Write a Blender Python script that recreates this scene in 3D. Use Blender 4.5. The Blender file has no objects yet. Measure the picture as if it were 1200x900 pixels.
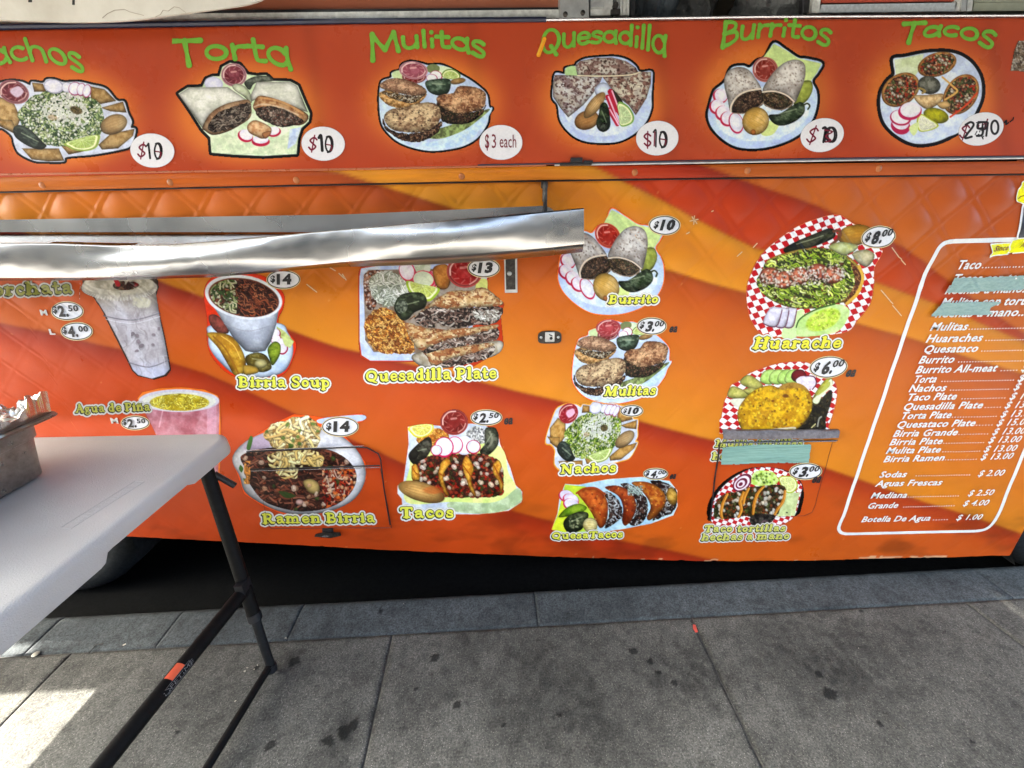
import bpy, bmesh, math, random
import numpy as np
from mathutils import Vector, Matrix
R = math.radians
SC = bpy.context.scene
COL = SC.collection

# ------------------------------------------------------------------ camera
CAM_H, PITCH, ROLL, FPX = 1.35, R(21.6), 0.018, 500.0
W0, H0 = 1200.0, 900.0
_r0 = np.array([1., 0, 0]); _u0 = np.array([0, math.sin(PITCH), math.cos(PITCH)])
FWD = np.array([0, math.cos(PITCH), -math.sin(PITCH)])
RGT = _r0 * math.cos(ROLL) - _u0 * math.sin(ROLL)
UPV = _u0 * math.cos(ROLL) + _r0 * math.sin(ROLL)
cam = bpy.data.cameras.new('camera')
cam.sensor_width = 36.0
cam.lens = 36.0 * FPX / W0
cam.clip_start = 0.02
cam.clip_end = 500
camo = bpy.data.objects.new('camera', cam)
COL.objects.link(camo)
camo.matrix_world = Matrix(((RGT[0], UPV[0], -FWD[0], 0), (RGT[1], UPV[1], -FWD[1], 0),
                            (RGT[2], UPV[2], -FWD[2], CAM_H), (0, 0, 0, 1)))
SC.camera = camo

# ------------------------------------------------------------------ sky, sun, exposure
SUN_ELEV = R(46)
SUN_DIR = Vector((-math.cos(SUN_ELEV), -0.02, math.sin(SUN_ELEV))).normalized()   # towards the sun: from the left along the kerb
w = bpy.data.worlds.new('World'); SC.world = w; w.use_nodes = True
nt = w.node_tree
bg = nt.nodes['Background']
sky = nt.nodes.new('ShaderNodeTexSky'); sky.sky_type = 'NISHITA'; sky.sun_disc = False
sky.sun_elevation = SUN_ELEV; sky.sun_rotation = math.atan2(SUN_DIR.x, SUN_DIR.y)
sky.air_density = 0.55; sky.dust_density = 5.0; sky.ozone_density = 0.7
_wb = nt.nodes.new('ShaderNodeMix'); _wb.data_type = 'RGBA'; _wb.blend_type = 'MULTIPLY'; _wb.inputs[0].default_value = 1; _wb.inputs[7].default_value = (.95, 1.03, .97, 1)
nt.links.new(sky.outputs[0], _wb.inputs[6]); nt.links.new(_wb.outputs[2], bg.inputs[0]); bg.inputs[1].default_value = 0.15
sl = bpy.data.lights.new('sun', 'SUN'); sl.energy = 2.9; sl.angle = R(0.5); sl.color = (1, .95, .86)
so = bpy.data.objects.new('sun', sl); COL.objects.link(so)
so.rotation_euler = (-SUN_DIR).to_track_quat('-Z', 'Y').to_euler()
SC.view_settings.view_transform = 'Standard'; SC.view_settings.look = 'None'
SC.view_settings.gamma = 1.0; SC.view_settings.exposure = 3.85

# ------------------------------------------------------------------ places
D = 1.30                       # the truck's side stands in the plane y = D
PANEL_Y = D - 0.016            # face of the upper sign panel
def rays(px, py):
    px = np.asarray(px, float); py = np.asarray(py, float)
    a = (px - W0 / 2) / FPX; b = -(py - H0 / 2) / FPX
    return FWD + a[..., None] * RGT + b[..., None] * UPV
def on_y(px, py, Y=D):
    d = rays(px, py); t = Y / d[..., 1]
    p = d * t[..., None]; p[..., 2] += CAM_H
    return p
def on_z(px, py, Z=0.0):
    d = rays(px, py); t = (Z - CAM_H) / d[..., 2]
    p = d * t[..., None]; p[..., 2] += CAM_H
    return p
def on_x(px, py, X):
    d = rays(px, py); t = X / d[..., 0]
    p = d * t[..., None]; p[..., 2] += CAM_H
    return p
def topx(p):
    p = np.asarray(p, float) - np.array([0, 0, CAM_H])
    z = p @ FWD
    return np.stack([W0 / 2 + FPX * (p @ RGT) / z, H0 / 2 - FPX * (p @ UPV) / z], -1)

# ------------------------------------------------------------------ numpy noise
def h2(ix, iy, s=0):
    a = (ix.astype(np.int64) * 374761393 + iy.astype(np.int64) * 668265263 + s * 974634777) & 0xffffffff
    a = ((a ^ (a >> 13)) * 1274126177) & 0xffffffff
    a = ((a ^ (a >> 16)) * 2246822519) & 0xffffffff
    return ((a ^ (a >> 15)) & 0xffffff) / float(0xffffff)
def vn(x, y, s=0):
    ix = np.floor(x); iy = np.floor(y); fx = x - ix; fy = y - iy
    fx = fx * fx * (3 - 2 * fx); fy = fy * fy * (3 - 2 * fy)
    return (h2(ix, iy, s) * (1 - fx) + h2(ix + 1, iy, s) * fx) * (1 - fy) + (h2(ix, iy + 1, s) * (1 - fx) + h2(ix + 1, iy + 1, s) * fx) * fy
def fbm(x, y, s=0, o=4):
    v = 0; a = .5; t = 0
    for k in range(o):
        v = v + a * vn(x * 2 ** k + 7.3 * k, y * 2 ** k - 3.1 * k, s + k); t += a; a *= .55
    return v / t
def worley(x, y, s=0):
    ix = np.floor(x); iy = np.floor(y)
    f1 = np.full(x.shape, 9.); f2 = np.full(x.shape, 9.); idv = np.zeros(x.shape)
    for dx in (-1, 0, 1):
        for dy in (-1, 0, 1):
            cx = ix + dx; cy = iy + dy
            d = np.hypot(cx + h2(cx, cy, s) - x, cy + h2(cx, cy, s + 11) - y)
            i_ = h2(cx, cy, s + 23)
            m = d < f1
            f2 = np.where(m, f1, np.minimum(f2, d)); idv = np.where(m, i_, idv); f1 = np.where(m, d, f1)
    return f1, f2, idv
def s2l(c):
    c = np.clip(np.asarray(c, float), 0, 1)
    return np.where(c <= .04045, c / 12.92, ((c + .055) / 1.055) ** 2.4)
PRINT_K = 0.86
def ink(rgb, k=PRINT_K):
    return s2l(np.asarray(rgb, float) / 255.) * k
def sstep(a, b, x):
    t = np.clip((x - a) / (b - a), 0, 1); return t * t * (3 - 2 * t)

# ------------------------------------------------------------------ objects and materials
def tag(o, label=None, cat=None, group=None, kind=None):
    if label: o['label'] = label
    if cat: o['category'] = cat
    if group: o['group'] = group
    if kind: o['kind'] = kind
    return o
def empty(name, loc, parent=None):
    o = bpy.data.objects.new(name, None); o.empty_display_size = .1
    COL.objects.link(o); o.location = loc
    if parent: o.parent = parent; o.matrix_parent_inverse = Matrix.Translation(parent_loc(parent)).inverted()
    return o
def parent_loc(p):
    v = Vector(p.location)
    q = p.parent
    return v if q is None else v      # all parents carry their world location (inverse kept below)
def link(name, me, parent=None, mat=None):
    """mesh given in world coordinates; children keep world coordinates"""
    o = bpy.data.objects.new(name, me); COL.objects.link(o)
    if mat is not None:
        me.materials.clear(); me.materials.append(mat)
    if parent is not None:
        o.parent = parent
        o.matrix_parent_inverse = world_of(parent).inverted()
    return o
def world_of(o):
    m = o.matrix_basis.copy()
    if o.parent is not None:
        m = world_of(o.parent) @ o.matrix_parent_inverse @ m
    return m
class MB:
    def __init__(s): s.bm = bmesh.new()
    def box(s, x0, x1, y0, y1, z0, z1, M=None, bev=0):
        vs = [s.bm.verts.new(v) for v in [(x0, y0, z0), (x1, y0, z0), (x1, y1, z0), (x0, y1, z0), (x0, y0, z1), (x1, y0, z1), (x1, y1, z1), (x0, y1, z1)]]
        fs = [s.bm.faces.new([vs[i] for i in f]) for f in [(0, 3, 2, 1), (4, 5, 6, 7), (0, 1, 5, 4), (1, 2, 6, 5), (2, 3, 7, 6), (3, 0, 4, 7)]]
        if bev:
            es = list({e for f in fs for e in f.edges})
            r = bmesh.ops.bevel(s.bm, geom=es, offset=bev, segments=2, profile=.6, affect='EDGES')
            vs = list({v for v in vs if v.is_valid} | set(r['verts']))
        if M is not None: bmesh.ops.transform(s.bm, matrix=M, verts=[v for v in vs if v.is_valid])
        return vs
    def tube(s, pts, r, n=10, cap=True):
        pts = [Vector(p) for p in pts]; rs = r if isinstance(r, (list, tuple)) else [r] * len(pts)
        rings = []; up = None
        for i, p in enumerate(pts):
            if i == 0: t = pts[1] - pts[0]
            elif i == len(pts) - 1: t = pts[-1] - pts[-2]
            else: t = (pts[i + 1] - p).normalized() + (p - pts[i - 1]).normalized()
            t.normalize()
            if up is None: up = Vector((0, 0, 1)) if abs(t.z) < .9 else Vector((1, 0, 0))
            a = t.cross(up).normalized(); b = a.cross(t).normalized(); up = b
            rings.append([s.bm.verts.new(p + (a * math.cos(k * 2 * math.pi / n) + b * math.sin(k * 2 * math.pi / n)) * rs[i]) for k in range(n)])
        for A, B in zip(rings, rings[1:]):
            for k in range(n): s.bm.faces.new((A[k], A[(k + 1) % n], B[(k + 1) % n], B[k]))
        if cap: s.bm.faces.new(rings[0][::-1]); s.bm.faces.new(rings[-1])
    def prism(s, pts, y0, y1):
        """outline of (x, z) points extruded from y0 to y1"""
        a = [s.bm.verts.new((x, y0, z)) for x, z in pts]; b = [s.bm.verts.new((x, y1, z)) for x, z in pts]
        n = len(a)
        s.bm.faces.new(a); s.bm.faces.new(b[::-1])
        for i in range(n): s.bm.faces.new((a[i], b[i], b[(i + 1) % n], a[(i + 1) % n]))
    def dome(s, c, r, h, n=12, axis='-y'):
        c = Vector(c); rings = []
        for j in range(4):
            a = j / 4 * math.pi / 2; rr = r * math.cos(a); hh = h * math.sin(a)
            rings.append([s.bm.verts.new(c + Vector((rr * math.cos(k * 2 * math.pi / n), -hh, rr * math.sin(k * 2 * math.pi / n))) if axis == '-y'
                          else c + Vector((rr * math.cos(k * 2 * math.pi / n), rr * math.sin(k * 2 * math.pi / n), hh))) for k in range(n)])
        t = s.bm.verts.new(c + (Vector((0, -h, 0)) if axis == '-y' else Vector((0, 0, h))))
        for A, B in zip(rings, rings[1:]):
            for k in range(n): s.bm.faces.new((A[k], A[(k + 1) % n], B[(k + 1) % n], B[k]))
        for k in range(n): s.bm.faces.new((rings[-1][k], rings[-1][(k + 1) % n], t))
    def build(s, name, mat, parent=None, smooth=False, fixn=True):
        if fixn: bmesh.ops.recalc_face_normals(s.bm, faces=s.bm.faces)
        me = bpy.data.meshes.new(name); s.bm.to_mesh(me); s.bm.free()
        if smooth:
            for p in me.polygons: p.use_smooth = True
            me.set_sharp_from_angle(angle=R(40)) if hasattr(me, 'set_sharp_from_angle') else None
        return link(name, me, parent, mat)
def grid_mesh(name, P, Cc=None, keep=None, smooth=True):
    """P (h,w,3) vertex positions, Cc (h,w,3) linear colours, keep (h-1,w-1) face mask"""
    h, w_ = P.shape[:2]
    idx = np.arange(h * w_).reshape(h, w_)
    f = np.stack([idx[:-1, :-1], idx[1:, :-1], idx[1:, 1:], idx[:-1, 1:]], -1).reshape(-1, 4)
    if keep is not None: f = f[keep.reshape(-1)]
    used = np.unique(f); remap = np.full(h * w_, -1, np.int64); remap[used] = np.arange(len(used))
    f = remap[f]; V = P.reshape(-1, 3)[used]
    me = bpy.data.meshes.new(name)
    me.vertices.add(len(V)); me.vertices.foreach_set('co', V.astype(np.float32).ravel())
    me.loops.add(f.size); me.loops.foreach_set('vertex_index', f.astype(np.int32).ravel())
    me.polygons.add(len(f)); me.polygons.foreach_set('loop_start', np.arange(0, f.size, 4, dtype=np.int32))
    me.polygons.foreach_set('use_smooth', np.full(len(f), smooth))
    if Cc is not None:
        at = me.color_attributes.new('Col', 'FLOAT_COLOR', 'POINT')
        c = np.ones((len(V), 4), np.float32); c[:, :3] = Cc.reshape(-1, 3)[used]
        at.data.foreach_set('color', c.ravel())
    me.update(); me.validate()
    return me
class NT:
    def __init__(s, name):
        s.m = bpy.data.materials.new(name); s.m.use_nodes = True; s.t = s.m.node_tree
        s.b = s.t.nodes['Principled BSDF']
    def n(s, typ, **kw):
        n = s.t.nodes.new('ShaderNode' + typ)
        for k, v in kw.items():
            if k.startswith('_'): setattr(n, k[1:], v)
            else:
                n.inputs[k if not k.isdigit() else int(k)].default_value = v
        return n
    def l(s, a, b): s.t.links.new(a, b)
    def geo(s): return s.n('NewGeometry').outputs['Position']
    def noise(s, scale, detail=4, rough=.5, vec=None, stretch=None):
        n = s.n('TexNoise', Scale=scale, Detail=detail, Roughness=rough)
        v = vec or s.geo()
        if stretch:
            mp = s.n('Mapping'); mp.inputs['Scale'].default_value = stretch; s.l(v, mp.inputs[0]); v = mp.outputs[0]
        s.l(v, n.inputs['Vector']); return n.outputs['Fac']
    def ramp(s, fac, stops):
        r = s.n('ValToRGB'); e = r.color_ramp.elements
        while len(e) < len(stops): e.new(.5)
        for i, (p, c) in enumerate(stops): e[i].position = p; e[i].color = (*c, 1) if len(c) == 3 else c
        s.l(fac, r.inputs[0]); return r.outputs[0]
    def mix(s, fac, a, b, mode='MIX'):
        n = s.n('Mix', _data_type='RGBA', _blend_type=mode)
        for v, i in ((fac, 0), (a, 6), (b, 7)):
            if hasattr(v, 'links') or hasattr(v, 'is_linked'): s.l(v, n.inputs[i])
            else: n.inputs[i].default_value = (*v, 1) if isinstance(v, tuple) else v
        return n.outputs[2]
    def bump(s, h, st, dist=.002):
        b = s.n('Bump', Strength=st, Distance=dist); s.l(h, b.inputs['Height']); s.l(b.outputs[0], s.b.inputs['Normal'])
    def set(s, **kw):
        for k, v in kw.items(): s.b.inputs[k.replace('_', ' ')].default_value = v
        return s
def paint_mat(name, col, rough=.5, metal=0., var=.12, sc=30, bump=.15, spec=.5, coat=0.):
    m = NT(name)
    f = m.noise(sc, 5, .6); c = tuple(x * (1 - var) for x in col); c2 = tuple(min(1, x * (1 + var)) for x in col)
    m.l(m.ramp(f, [(.3, c), (.7, c2)]), m.b.inputs['Base Color'])
    m.set(Metallic=metal, Specular_IOR_Level=spec, Coat_Weight=coat)
    g = m.noise(sc * 2.3, 3, .6)
    m.l(m.ramp(g, [(.3, (rough * .8,) * 3), (.7, (min(1, rough * 1.25),) * 3)]), m.b.inputs['Roughness'])
    if bump: m.bump(m.noise(sc * 8, 3, .6), bump, .001)
    return m.m
def vinyl_mat(name, rough=.36, spec=.19, grain=.10, bump=.12):
    m = NT(name)
    a = m.n('VertexColor'); a.layer_name = 'Col'
    f = m.noise(900, 2, .6)
    v = m.ramp(f, [(.3, (1 - grain,) * 3), (.7, (1, 1, 1))])
    m.l(m.mix(1.0, a.outputs[0], v, 'MULTIPLY'), m.b.inputs['Base Color'])
    m.set(Specular_IOR_Level=spec)
    g = m.noise(9, 5, .65)
    m.l(m.ramp(g, [(.3, (rough * .75,) * 3), (.75, (rough * 1.5,) * 3)]), m.b.inputs['Roughness'])
    m.bump(m.noise(60, 4, .6), bump, .0012)
    return m.m
FLAP_Y = -.25                       # outer edge of the raised flap
_k = SUN_DIR.x / SUN_DIR.z          # metres of shadow shift per metre of height (negative x: sun on the left)
def flap_x(px, py): 
    p = on_z(px, py, 0.0); return float(p[0] + _k * 2.38)
FLAP_X0 = flap_x(128, 812)          # left end of the flap: its shadow ends beside the sunlit patches
FLAP_GAP = flap_x(1160, 700) + .04
# ================================================================== printed pictures (flat print, drawn as coloured mesh)
def dense(pts, n=6, closed=True):
    """Catmull-Rom through the points"""
    P = np.asarray(pts, float); k = len(P); out = []
    rng = range(k) if closed else range(k - 1)
    for i in rng:
        if closed: a, b, c, d = P[(i - 1) % k], P[i], P[(i + 1) % k], P[(i + 2) % k]
        else: a, b, c, d = P[max(i - 1, 0)], P[i], P[i + 1], P[min(i + 2, k - 1)]
        for j in range(n):
            t = j / n
            out.append(.5 * ((2 * b) + (-a + c) * t + (2 * a - 5 * b + 4 * c - d) * t * t + (-a + 3 * b - 3 * c + d) * t ** 3))
    if not closed: out.append(P[-1])
    return np.array(out)
def seg_sdf(X, Y, pts, r):
    """distance to a polyline with a radius at each point"""
    P = np.asarray(pts, float); r = np.broadcast_to(np.asarray(r, float), (len(P),))
    best = np.full(X.shape, 1e9)
    for i in range(len(P) - 1):
        dx, dy = P[i + 1] - P[i]; L = dx * dx + dy * dy + 1e-9
        t = np.clip(((X - P[i, 0]) * dx + (Y - P[i, 1]) * dy) / L, 0, 1)
        best = np.minimum(best, np.hypot(X - P[i, 0] - t * dx, Y - P[i, 1] - t * dy) - (r[i] + (r[i + 1] - r[i]) * t))
    if len(P) == 1: best = np.hypot(X - P[0, 0], Y - P[0, 1]) - r[0]
    return best
def poly_sdf(X, Y, P):
    d = np.full(X.shape, 1e18); ins = np.zeros(X.shape, bool); n = len(P)
    for i in range(n):
        ax, ay = P[i]; bx, by = P[(i + 1) % n]; ex, ey = bx - ax, by - ay
        wx, wy = X - ax, Y - ay
        t = np.clip((wx * ex + wy * ey) / (ex * ex + ey * ey + 1e-12), 0, 1)
        d = np.minimum(d, (wx - ex * t) ** 2 + (wy - ey * t) ** 2)
        c = ((ay > Y) != (by > Y)) & (X < (bx - ax) * (Y - ay) / (by - ay + 1e-12) + ax)
        ins ^= c
    d = np.sqrt(d); return np.where(ins, -d, d)
def tex(pal, sc, seed=0, ax=1., ang=0., edge=.35, var=.25):
    """chunks of the palette's colours, each chunk shaded at its rim"""
    pal = np.asarray(pal, float) / 255.
    def f(U, V, edge=edge * .72):
        c, s = math.cos(ang), math.sin(ang)
        u = (U * c + V * s) / (sc * ax); v = (-U * s + V * c) / sc
        u = u + .5 * (vn(U / sc * .8, V / sc * .8, seed + 5) - .5); v = v + .5 * (vn(U / sc * .8, V / sc * .8, seed + 6) - .5)
        f1, f2, i_ = worley(u, v, seed)
        col = pal[np.minimum((i_ * len(pal)).astype(int), len(pal) - 1)]
        sh = 1 - edge * (1 - sstep(0, .35, f2 - f1)) + var * (fbm(U / sc / 1.6, V / sc / 1.6, seed + 9, 3) - .5) * 2
        return np.clip(col * sh[..., None], 0, 1)
    return f
def grad(a, b, sc, seed=0, ax=1., ang=0., lo=.3, hi=.7, o=5):
    """cloudy change between two colours"""
    a = np.asarray(a, float) / 255.; b = np.asarray(b, float) / 255.
    def f(U, V):
        c, s = math.cos(ang), math.sin(ang)
        n = sstep(lo, hi, fbm((U * c + V * s) / (sc * ax), (-U * s + V * c) / sc, seed, o))[..., None]
        return a * (1 - n) + b * n
    return f
class Pic:
    def __init__(s, box, M, step=.8):
        """box in local units; M maps local to photo pixels: (ox, oy, sx) or a 2x3 matrix"""
        if len(M) == 3 and np.ndim(M[0]) == 0: M = [[1 / M[2], 0, M[0]], [0, 1 / M[2], M[1]]]
        s.M = np.asarray(M, float); s.box = box
        a = np.array([[box[0], box[1]], [box[2], box[1]], [box[2], box[3]], [box[0], box[3]]], float)
        p = a @ s.M[:, :2].T + s.M[:, 2]
        x = np.arange(p[:, 0].min(), p[:, 0].max() + step, step); y = np.arange(p[:, 1].min(), p[:, 1].max() + step, step)
        s.PX, s.PY = np.meshgrid(x, y)
        q = (np.stack([s.PX, s.PY], -1) - s.M[:, 2]) @ np.linalg.inv(s.M[:, :2]).T
        s.U, s.V = q[..., 0], q[..., 1]
        s.C = np.zeros(s.U.shape + (3,)); s.A = np.zeros(s.U.shape)
        s.soft = step * math.sqrt(abs(np.linalg.det(np.linalg.inv(s.M[:, :2]))))
        s.rng = random.Random(int(abs(box[0] + 3 * box[1] + box[2] * 7)) + 5)
    def m(s, sdf, soft=None): return np.clip(.5 - sdf / (soft or s.soft), 0, 1)
    def put(s, mask, col, clip=None):
        c = col(s.U, s.V) if callable(col) else np.asarray(col, float) / 255.
        if clip is not None: mask = mask * clip
        s.C = s.C * (1 - mask[..., None]) + c * mask[..., None]; s.A = np.maximum(s.A, mask)
        return mask
    def poly(s, pts, col, smooth=True, grow=0, wob=0, soft=None, clip=None, shade=0):
        P = dense(pts) if smooth else np.asarray(pts, float)
        d = poly_sdf(s.U, s.V, P) - grow
        if wob: d = d + wob * (fbm(s.U / wob / 3, s.V / wob / 3, 3, 3) - .5) * 2
        mk = s.put(s.m(d, soft), col, clip)
        if shade: s.dark(mk * np.exp(np.minimum(d, 0) / shade), .45); s.dark(mk * np.exp(np.minimum(d, 0) / (shade * 2.6)) * sstep(-.2, 1, ((s.V - s.V[mk > .5].mean()) / (s.V[mk > .5].std() + 1e-6) if (mk > .5).any() else s.V * 0) * .6 + .1), .30)
        return mk
    def dark(s, mask, k): s.C = s.C * (1 - (mask * k)[..., None])
    def light(s, mask, k): s.C = s.C + (1 - s.C) * (mask * k)[..., None]
    def ell(s, cx, cy, rx, ry, col, rot=0, clip=None, shade=0, wob=0, soft=None):
        c, sn = math.cos(R(rot)), math.sin(R(rot)); u = s.U - cx; v = s.V - cy
        a = (u * c + v * sn) / rx; b = (-u * sn + v * c) / ry; q = np.hypot(a, b)
        d = (q - 1) * min(rx, ry)
        if wob: d = d + wob * (fbm(s.U / wob / 3, s.V / wob / 3, 7, 3) - .5) * 2
        mk = s.put(s.m(d, soft), col, clip)
        if shade: s.dark(mk * np.exp(np.minimum(d, 0) / shade), .45); s.dark(mk * np.exp(np.minimum(d, 0) / (shade * 2.6)) * sstep(-.2, 1, ((s.V - s.V[mk > .5].mean()) / (s.V[mk > .5].std() + 1e-6) if (mk > .5).any() else s.V * 0) * .6 + .1), .30)
        return mk
    def line(s, pts, r, col, smooth=True, clip=None, alpha=1.):
        P = np.asarray(pts, float)
        if smooth and len(P) > 2: P = dense(P, 5, False)
        rr = np.interp(np.linspace(0, 1, len(P)), np.linspace(0, 1, len(r)), r) if np.ndim(r) else r
        mx = np.max(rr) + s.soft * 2
        sel = (s.U > P[:, 0].min() - mx) & (s.U < P[:, 0].max() + mx) & (s.V > P[:, 1].min() - mx) & (s.V < P[:, 1].max() + mx)
        if not sel.any(): return
        ys, xs = np.where(sel); y0, y1, x0, x1 = ys.min(), ys.max() + 1, xs.min(), xs.max() + 1
        d = seg_sdf(s.U[y0:y1, x0:x1], s.V[y0:y1, x0:x1], P, rr)
        mk = np.clip(.5 - d / s.soft, 0, 1) * alpha
        if clip is not None: mk = mk * clip[y0:y1, x0:x1]
        c = np.asarray(col, float) / 255.
        s.C[y0:y1, x0:x1] = s.C[y0:y1, x0:x1] * (1 - mk[..., None]) + c * mk[..., None]
        s.A[y0:y1, x0:x1] = np.maximum(s.A[y0:y1, x0:x1], mk)
    def strands(s, mask, n, L, r, pal, ang=None, curl=.5, alpha=.9, seed=1, edge=.5):
        rg = random.Random(seed * 77 + n); ys, xs = np.where(mask > .5)
        if not len(ys): return
        for _ in range(n):
            k = rg.randrange(len(ys)); u, v = s.U[ys[k], xs[k]], s.V[ys[k], xs[k]]
            a = rg.uniform(0, math.pi) if ang is None else R(ang) + rg.gauss(0, .35)
            l = L * rg.uniform(.5, 1.3); cu = rg.uniform(-curl, curl) * l
            dx, dy = math.cos(a), math.sin(a); c = np.array(pal[rg.randrange(len(pal))]) * rg.uniform(.85, 1.08)
            p0 = (u - dx * l / 2, v - dy * l / 2); p1 = (u - dy * cu, v + dx * cu); p2 = (u + dx * l / 2, v + dy * l / 2)
            rr = r * rg.uniform(.7, 1.25); smooth_ = L > 3 * r
            if edge: s.line([(p0[0], p0[1] + rr * .45), (p1[0], p1[1] + rr * .45), (p2[0], p2[1] + rr * .45)], rr * 1.45, np.clip(c * .34, 0, 255), smooth=smooth_, clip=mask, alpha=edge * alpha)
            s.line([p0, p1, p2], rr, np.clip(c, 0, 255), smooth=smooth_, clip=mask, alpha=alpha)
            if rr > s.soft * 1.6: s.line([(p0[0], p0[1] - rr * .3), (p1[0], p1[1] - rr * .3), (p2[0], p2[1] - rr * .3)], rr * .35, np.clip(c * 1.25, 0, 255), smooth=smooth_, clip=mask, alpha=.6 * alpha)
    def specks(s, mask, n, r, pal, seed=1, alpha=.9):
        s.strands(mask, n, r * .9, r, pal, seed=seed + 40, alpha=alpha * .72, edge=.28)
    # ---- things that come again on many plates
    def salsa(s, cx, cy, r, ry=None, rim=(200, 120, 110), sauce=(150, 35, 25), rot=0):
        ry = ry or r * .85
        rim = tuple(v * .86 for v in rim); sauce = tuple(v * .78 for v in sauce)
        s.ell(cx, cy, r, ry, rim, rot); s.ell(cx, cy, r * .9, ry * .9, tuple(v * .72 for v in rim), rot)
        s.ell(cx, cy, r * .84, ry * .84, tuple(min(255, v * 1.0) for v in rim), rot)
        s.ell(cx, cy, r * .76, ry * .76, grad(sauce, tuple(min(255, v * 1.15 + 10) for v in sauce), r * .5, 3), rot)
        s.ell(cx, cy, r * .42, ry * .42, grad(tuple(min(255, v * 1.1 + 30) for v in sauce), tuple(min(255, v * 1.05 + 8) for v in sauce), r * .3, 5), rot)
        s.line([(cx - r * .80, cy + ry * .2), (cx - r * .78, cy - ry * .3), (cx - r * .4, cy - ry * .76), (cx + r * .1, cy - ry * .84)], r * .045, (240, 214, 206), alpha=.75); s.line([(cx + r * .3, cy + ry * .78), (cx + r * .66, cy + ry * .5), (cx + r * .82, cy + ry * .1)], r * .04, (236, 206, 196), alpha=.55)
        s.line([(cx - r * .2, cy - ry * .25), (cx + r * .15, cy - ry * .3)], r * .07, (236, 200, 190), alpha=.5)
        for k in range(9):
            a = k * .7 + cx; s.line([(cx + math.cos(a) * r * .52, cy + math.sin(a) * ry * .52), (cx + math.cos(a + .25) * r * .72, cy + math.sin(a + .25) * ry * .72)], r * .035, (225, 190, 180), alpha=.35)
    def radish(s, cx, cy, r, ry=None, rot=0, skin=(175, 25, 55), flesh=(228, 226, 238), off=(.06, .05)):
        ry = ry or r
        s.ell(cx + r * off[0], cy + ry * off[1], r * 1.06, ry * 1.06, skin, rot)
        s.ell(cx, cy, r * .92, ry * .92, grad(flesh, tuple(v * .93 for v in flesh), r * .6, 8), rot)
        s.ell(cx, cy, r * .5, ry * .5, tuple(min(255, v * 1.02) for v in flesh), rot, soft=r * .5)
    def lime(s, pts, c, rind=(120, 160, 60), pulp=(196, 212, 130)):
        mk = s.poly(pts, rind); P = np.asarray(pts, float); q = c + (P - np.asarray(c)) * .86
        mk2 = s.poly(q, (222, 228, 180)); q = c + (P - np.asarray(c)) * .74
        mk3 = s.poly(q, grad(pulp, tuple(v * .85 for v in pulp), 6, 4))
        for k in range(0, len(P), 1): s.line([c, c + (P[k] - np.asarray(c)) * .8], s.soft * .35, (225, 232, 185), clip=mk3, alpha=.7)
    def onion(s, cx, cy, rx, ry, rot=0, a=(196, 158, 92), b=(226, 196, 140)):
        mk = s.ell(cx, cy, rx, ry, grad(b, a, rx * .6, 4), rot, shade=rx * .18)
        c, sn = math.cos(R(rot)), math.sin(R(rot))
        for k in (-.6, -.3, 0, .3, .6):
            p = [(cx + c * t * rx - sn * k * ry * math.sqrt(1 - t * t) , cy + sn * t * rx + c * k * ry * math.sqrt(1 - t * t)) for t in (-.9, -.4, 0, .4, .9)]
            s.line(p, s.soft * .4, tuple(v * .78 for v in a), clip=mk, alpha=.6)
    def chile(s, pts, a=(52, 62, 36), b=(110, 122, 84), shade=8):
        mk = s.poly(pts, grad(a, b, 22, 6, 1.5, .4, .35, .75), shade=shade)
        P = np.asarray(pts, float); c = P.mean(0)
        s.line([c + (P[0] - c) * .5 + (0, -4), c + (P[len(P) // 2] - c) * .5 + (0, -4)], s.soft * 1.1, (190, 200, 170), clip=mk, alpha=.45)
        return mk
    def check(s, mask, sz, rot=0., skew=0., red=(178, 32, 40), white=(226, 222, 228), px=1.):
        c, sn = math.cos(R(rot)), math.sin(R(rot)); u = s.U * c + s.V * sn; v = -s.U * sn + s.V * c; u = u + skew * v
        k = (np.floor(u / sz) + np.floor(v / (sz * px))) % 2
        col = np.where(k[..., None] > .5, np.array(red) / 255., np.array(white) / 255.)
        s.C = s.C * (1 - mask[..., None]) + col * mask[..., None]; s.A = np.maximum(s.A, mask)
    def finish(s, name, parent, off, Y=None, label=None, sat=1., k=1., mat=None):
        Cc = np.clip(s.C, 0, 1)
        n = (fbm(s.PX / 1.5, s.PY / 1.5, 77, 2) - .5)[..., None]; n2 = (fbm(s.PX / 6., s.PY / 6., 79, 3) - .5)[..., None]
        kk = .0 if name in ('caption', 'heading', 'price_bubble', 'price_oval') else 1.
        if 0:
            for ax_ in (0, 1):
                w_ = [.27, .46, .27]; Cc = sum(w_[j + 1] * np.roll(Cc, j, ax_) * 1.0 for j in (-1, 0, 1)) if True else Cc
        Cc = np.clip((Cc - .42 * kk) * (1 + .26 * kk) + .43 * kk, 0, 1) * (1 + (.05 + .07 * kk) * n + .13 * kk * n2)
        Cc = np.clip(Cc, 0, 1)
        return decal(name, s.PX, s.PY, Cc * 255, s.A, parent, off, Y, label, k, mat)
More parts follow.
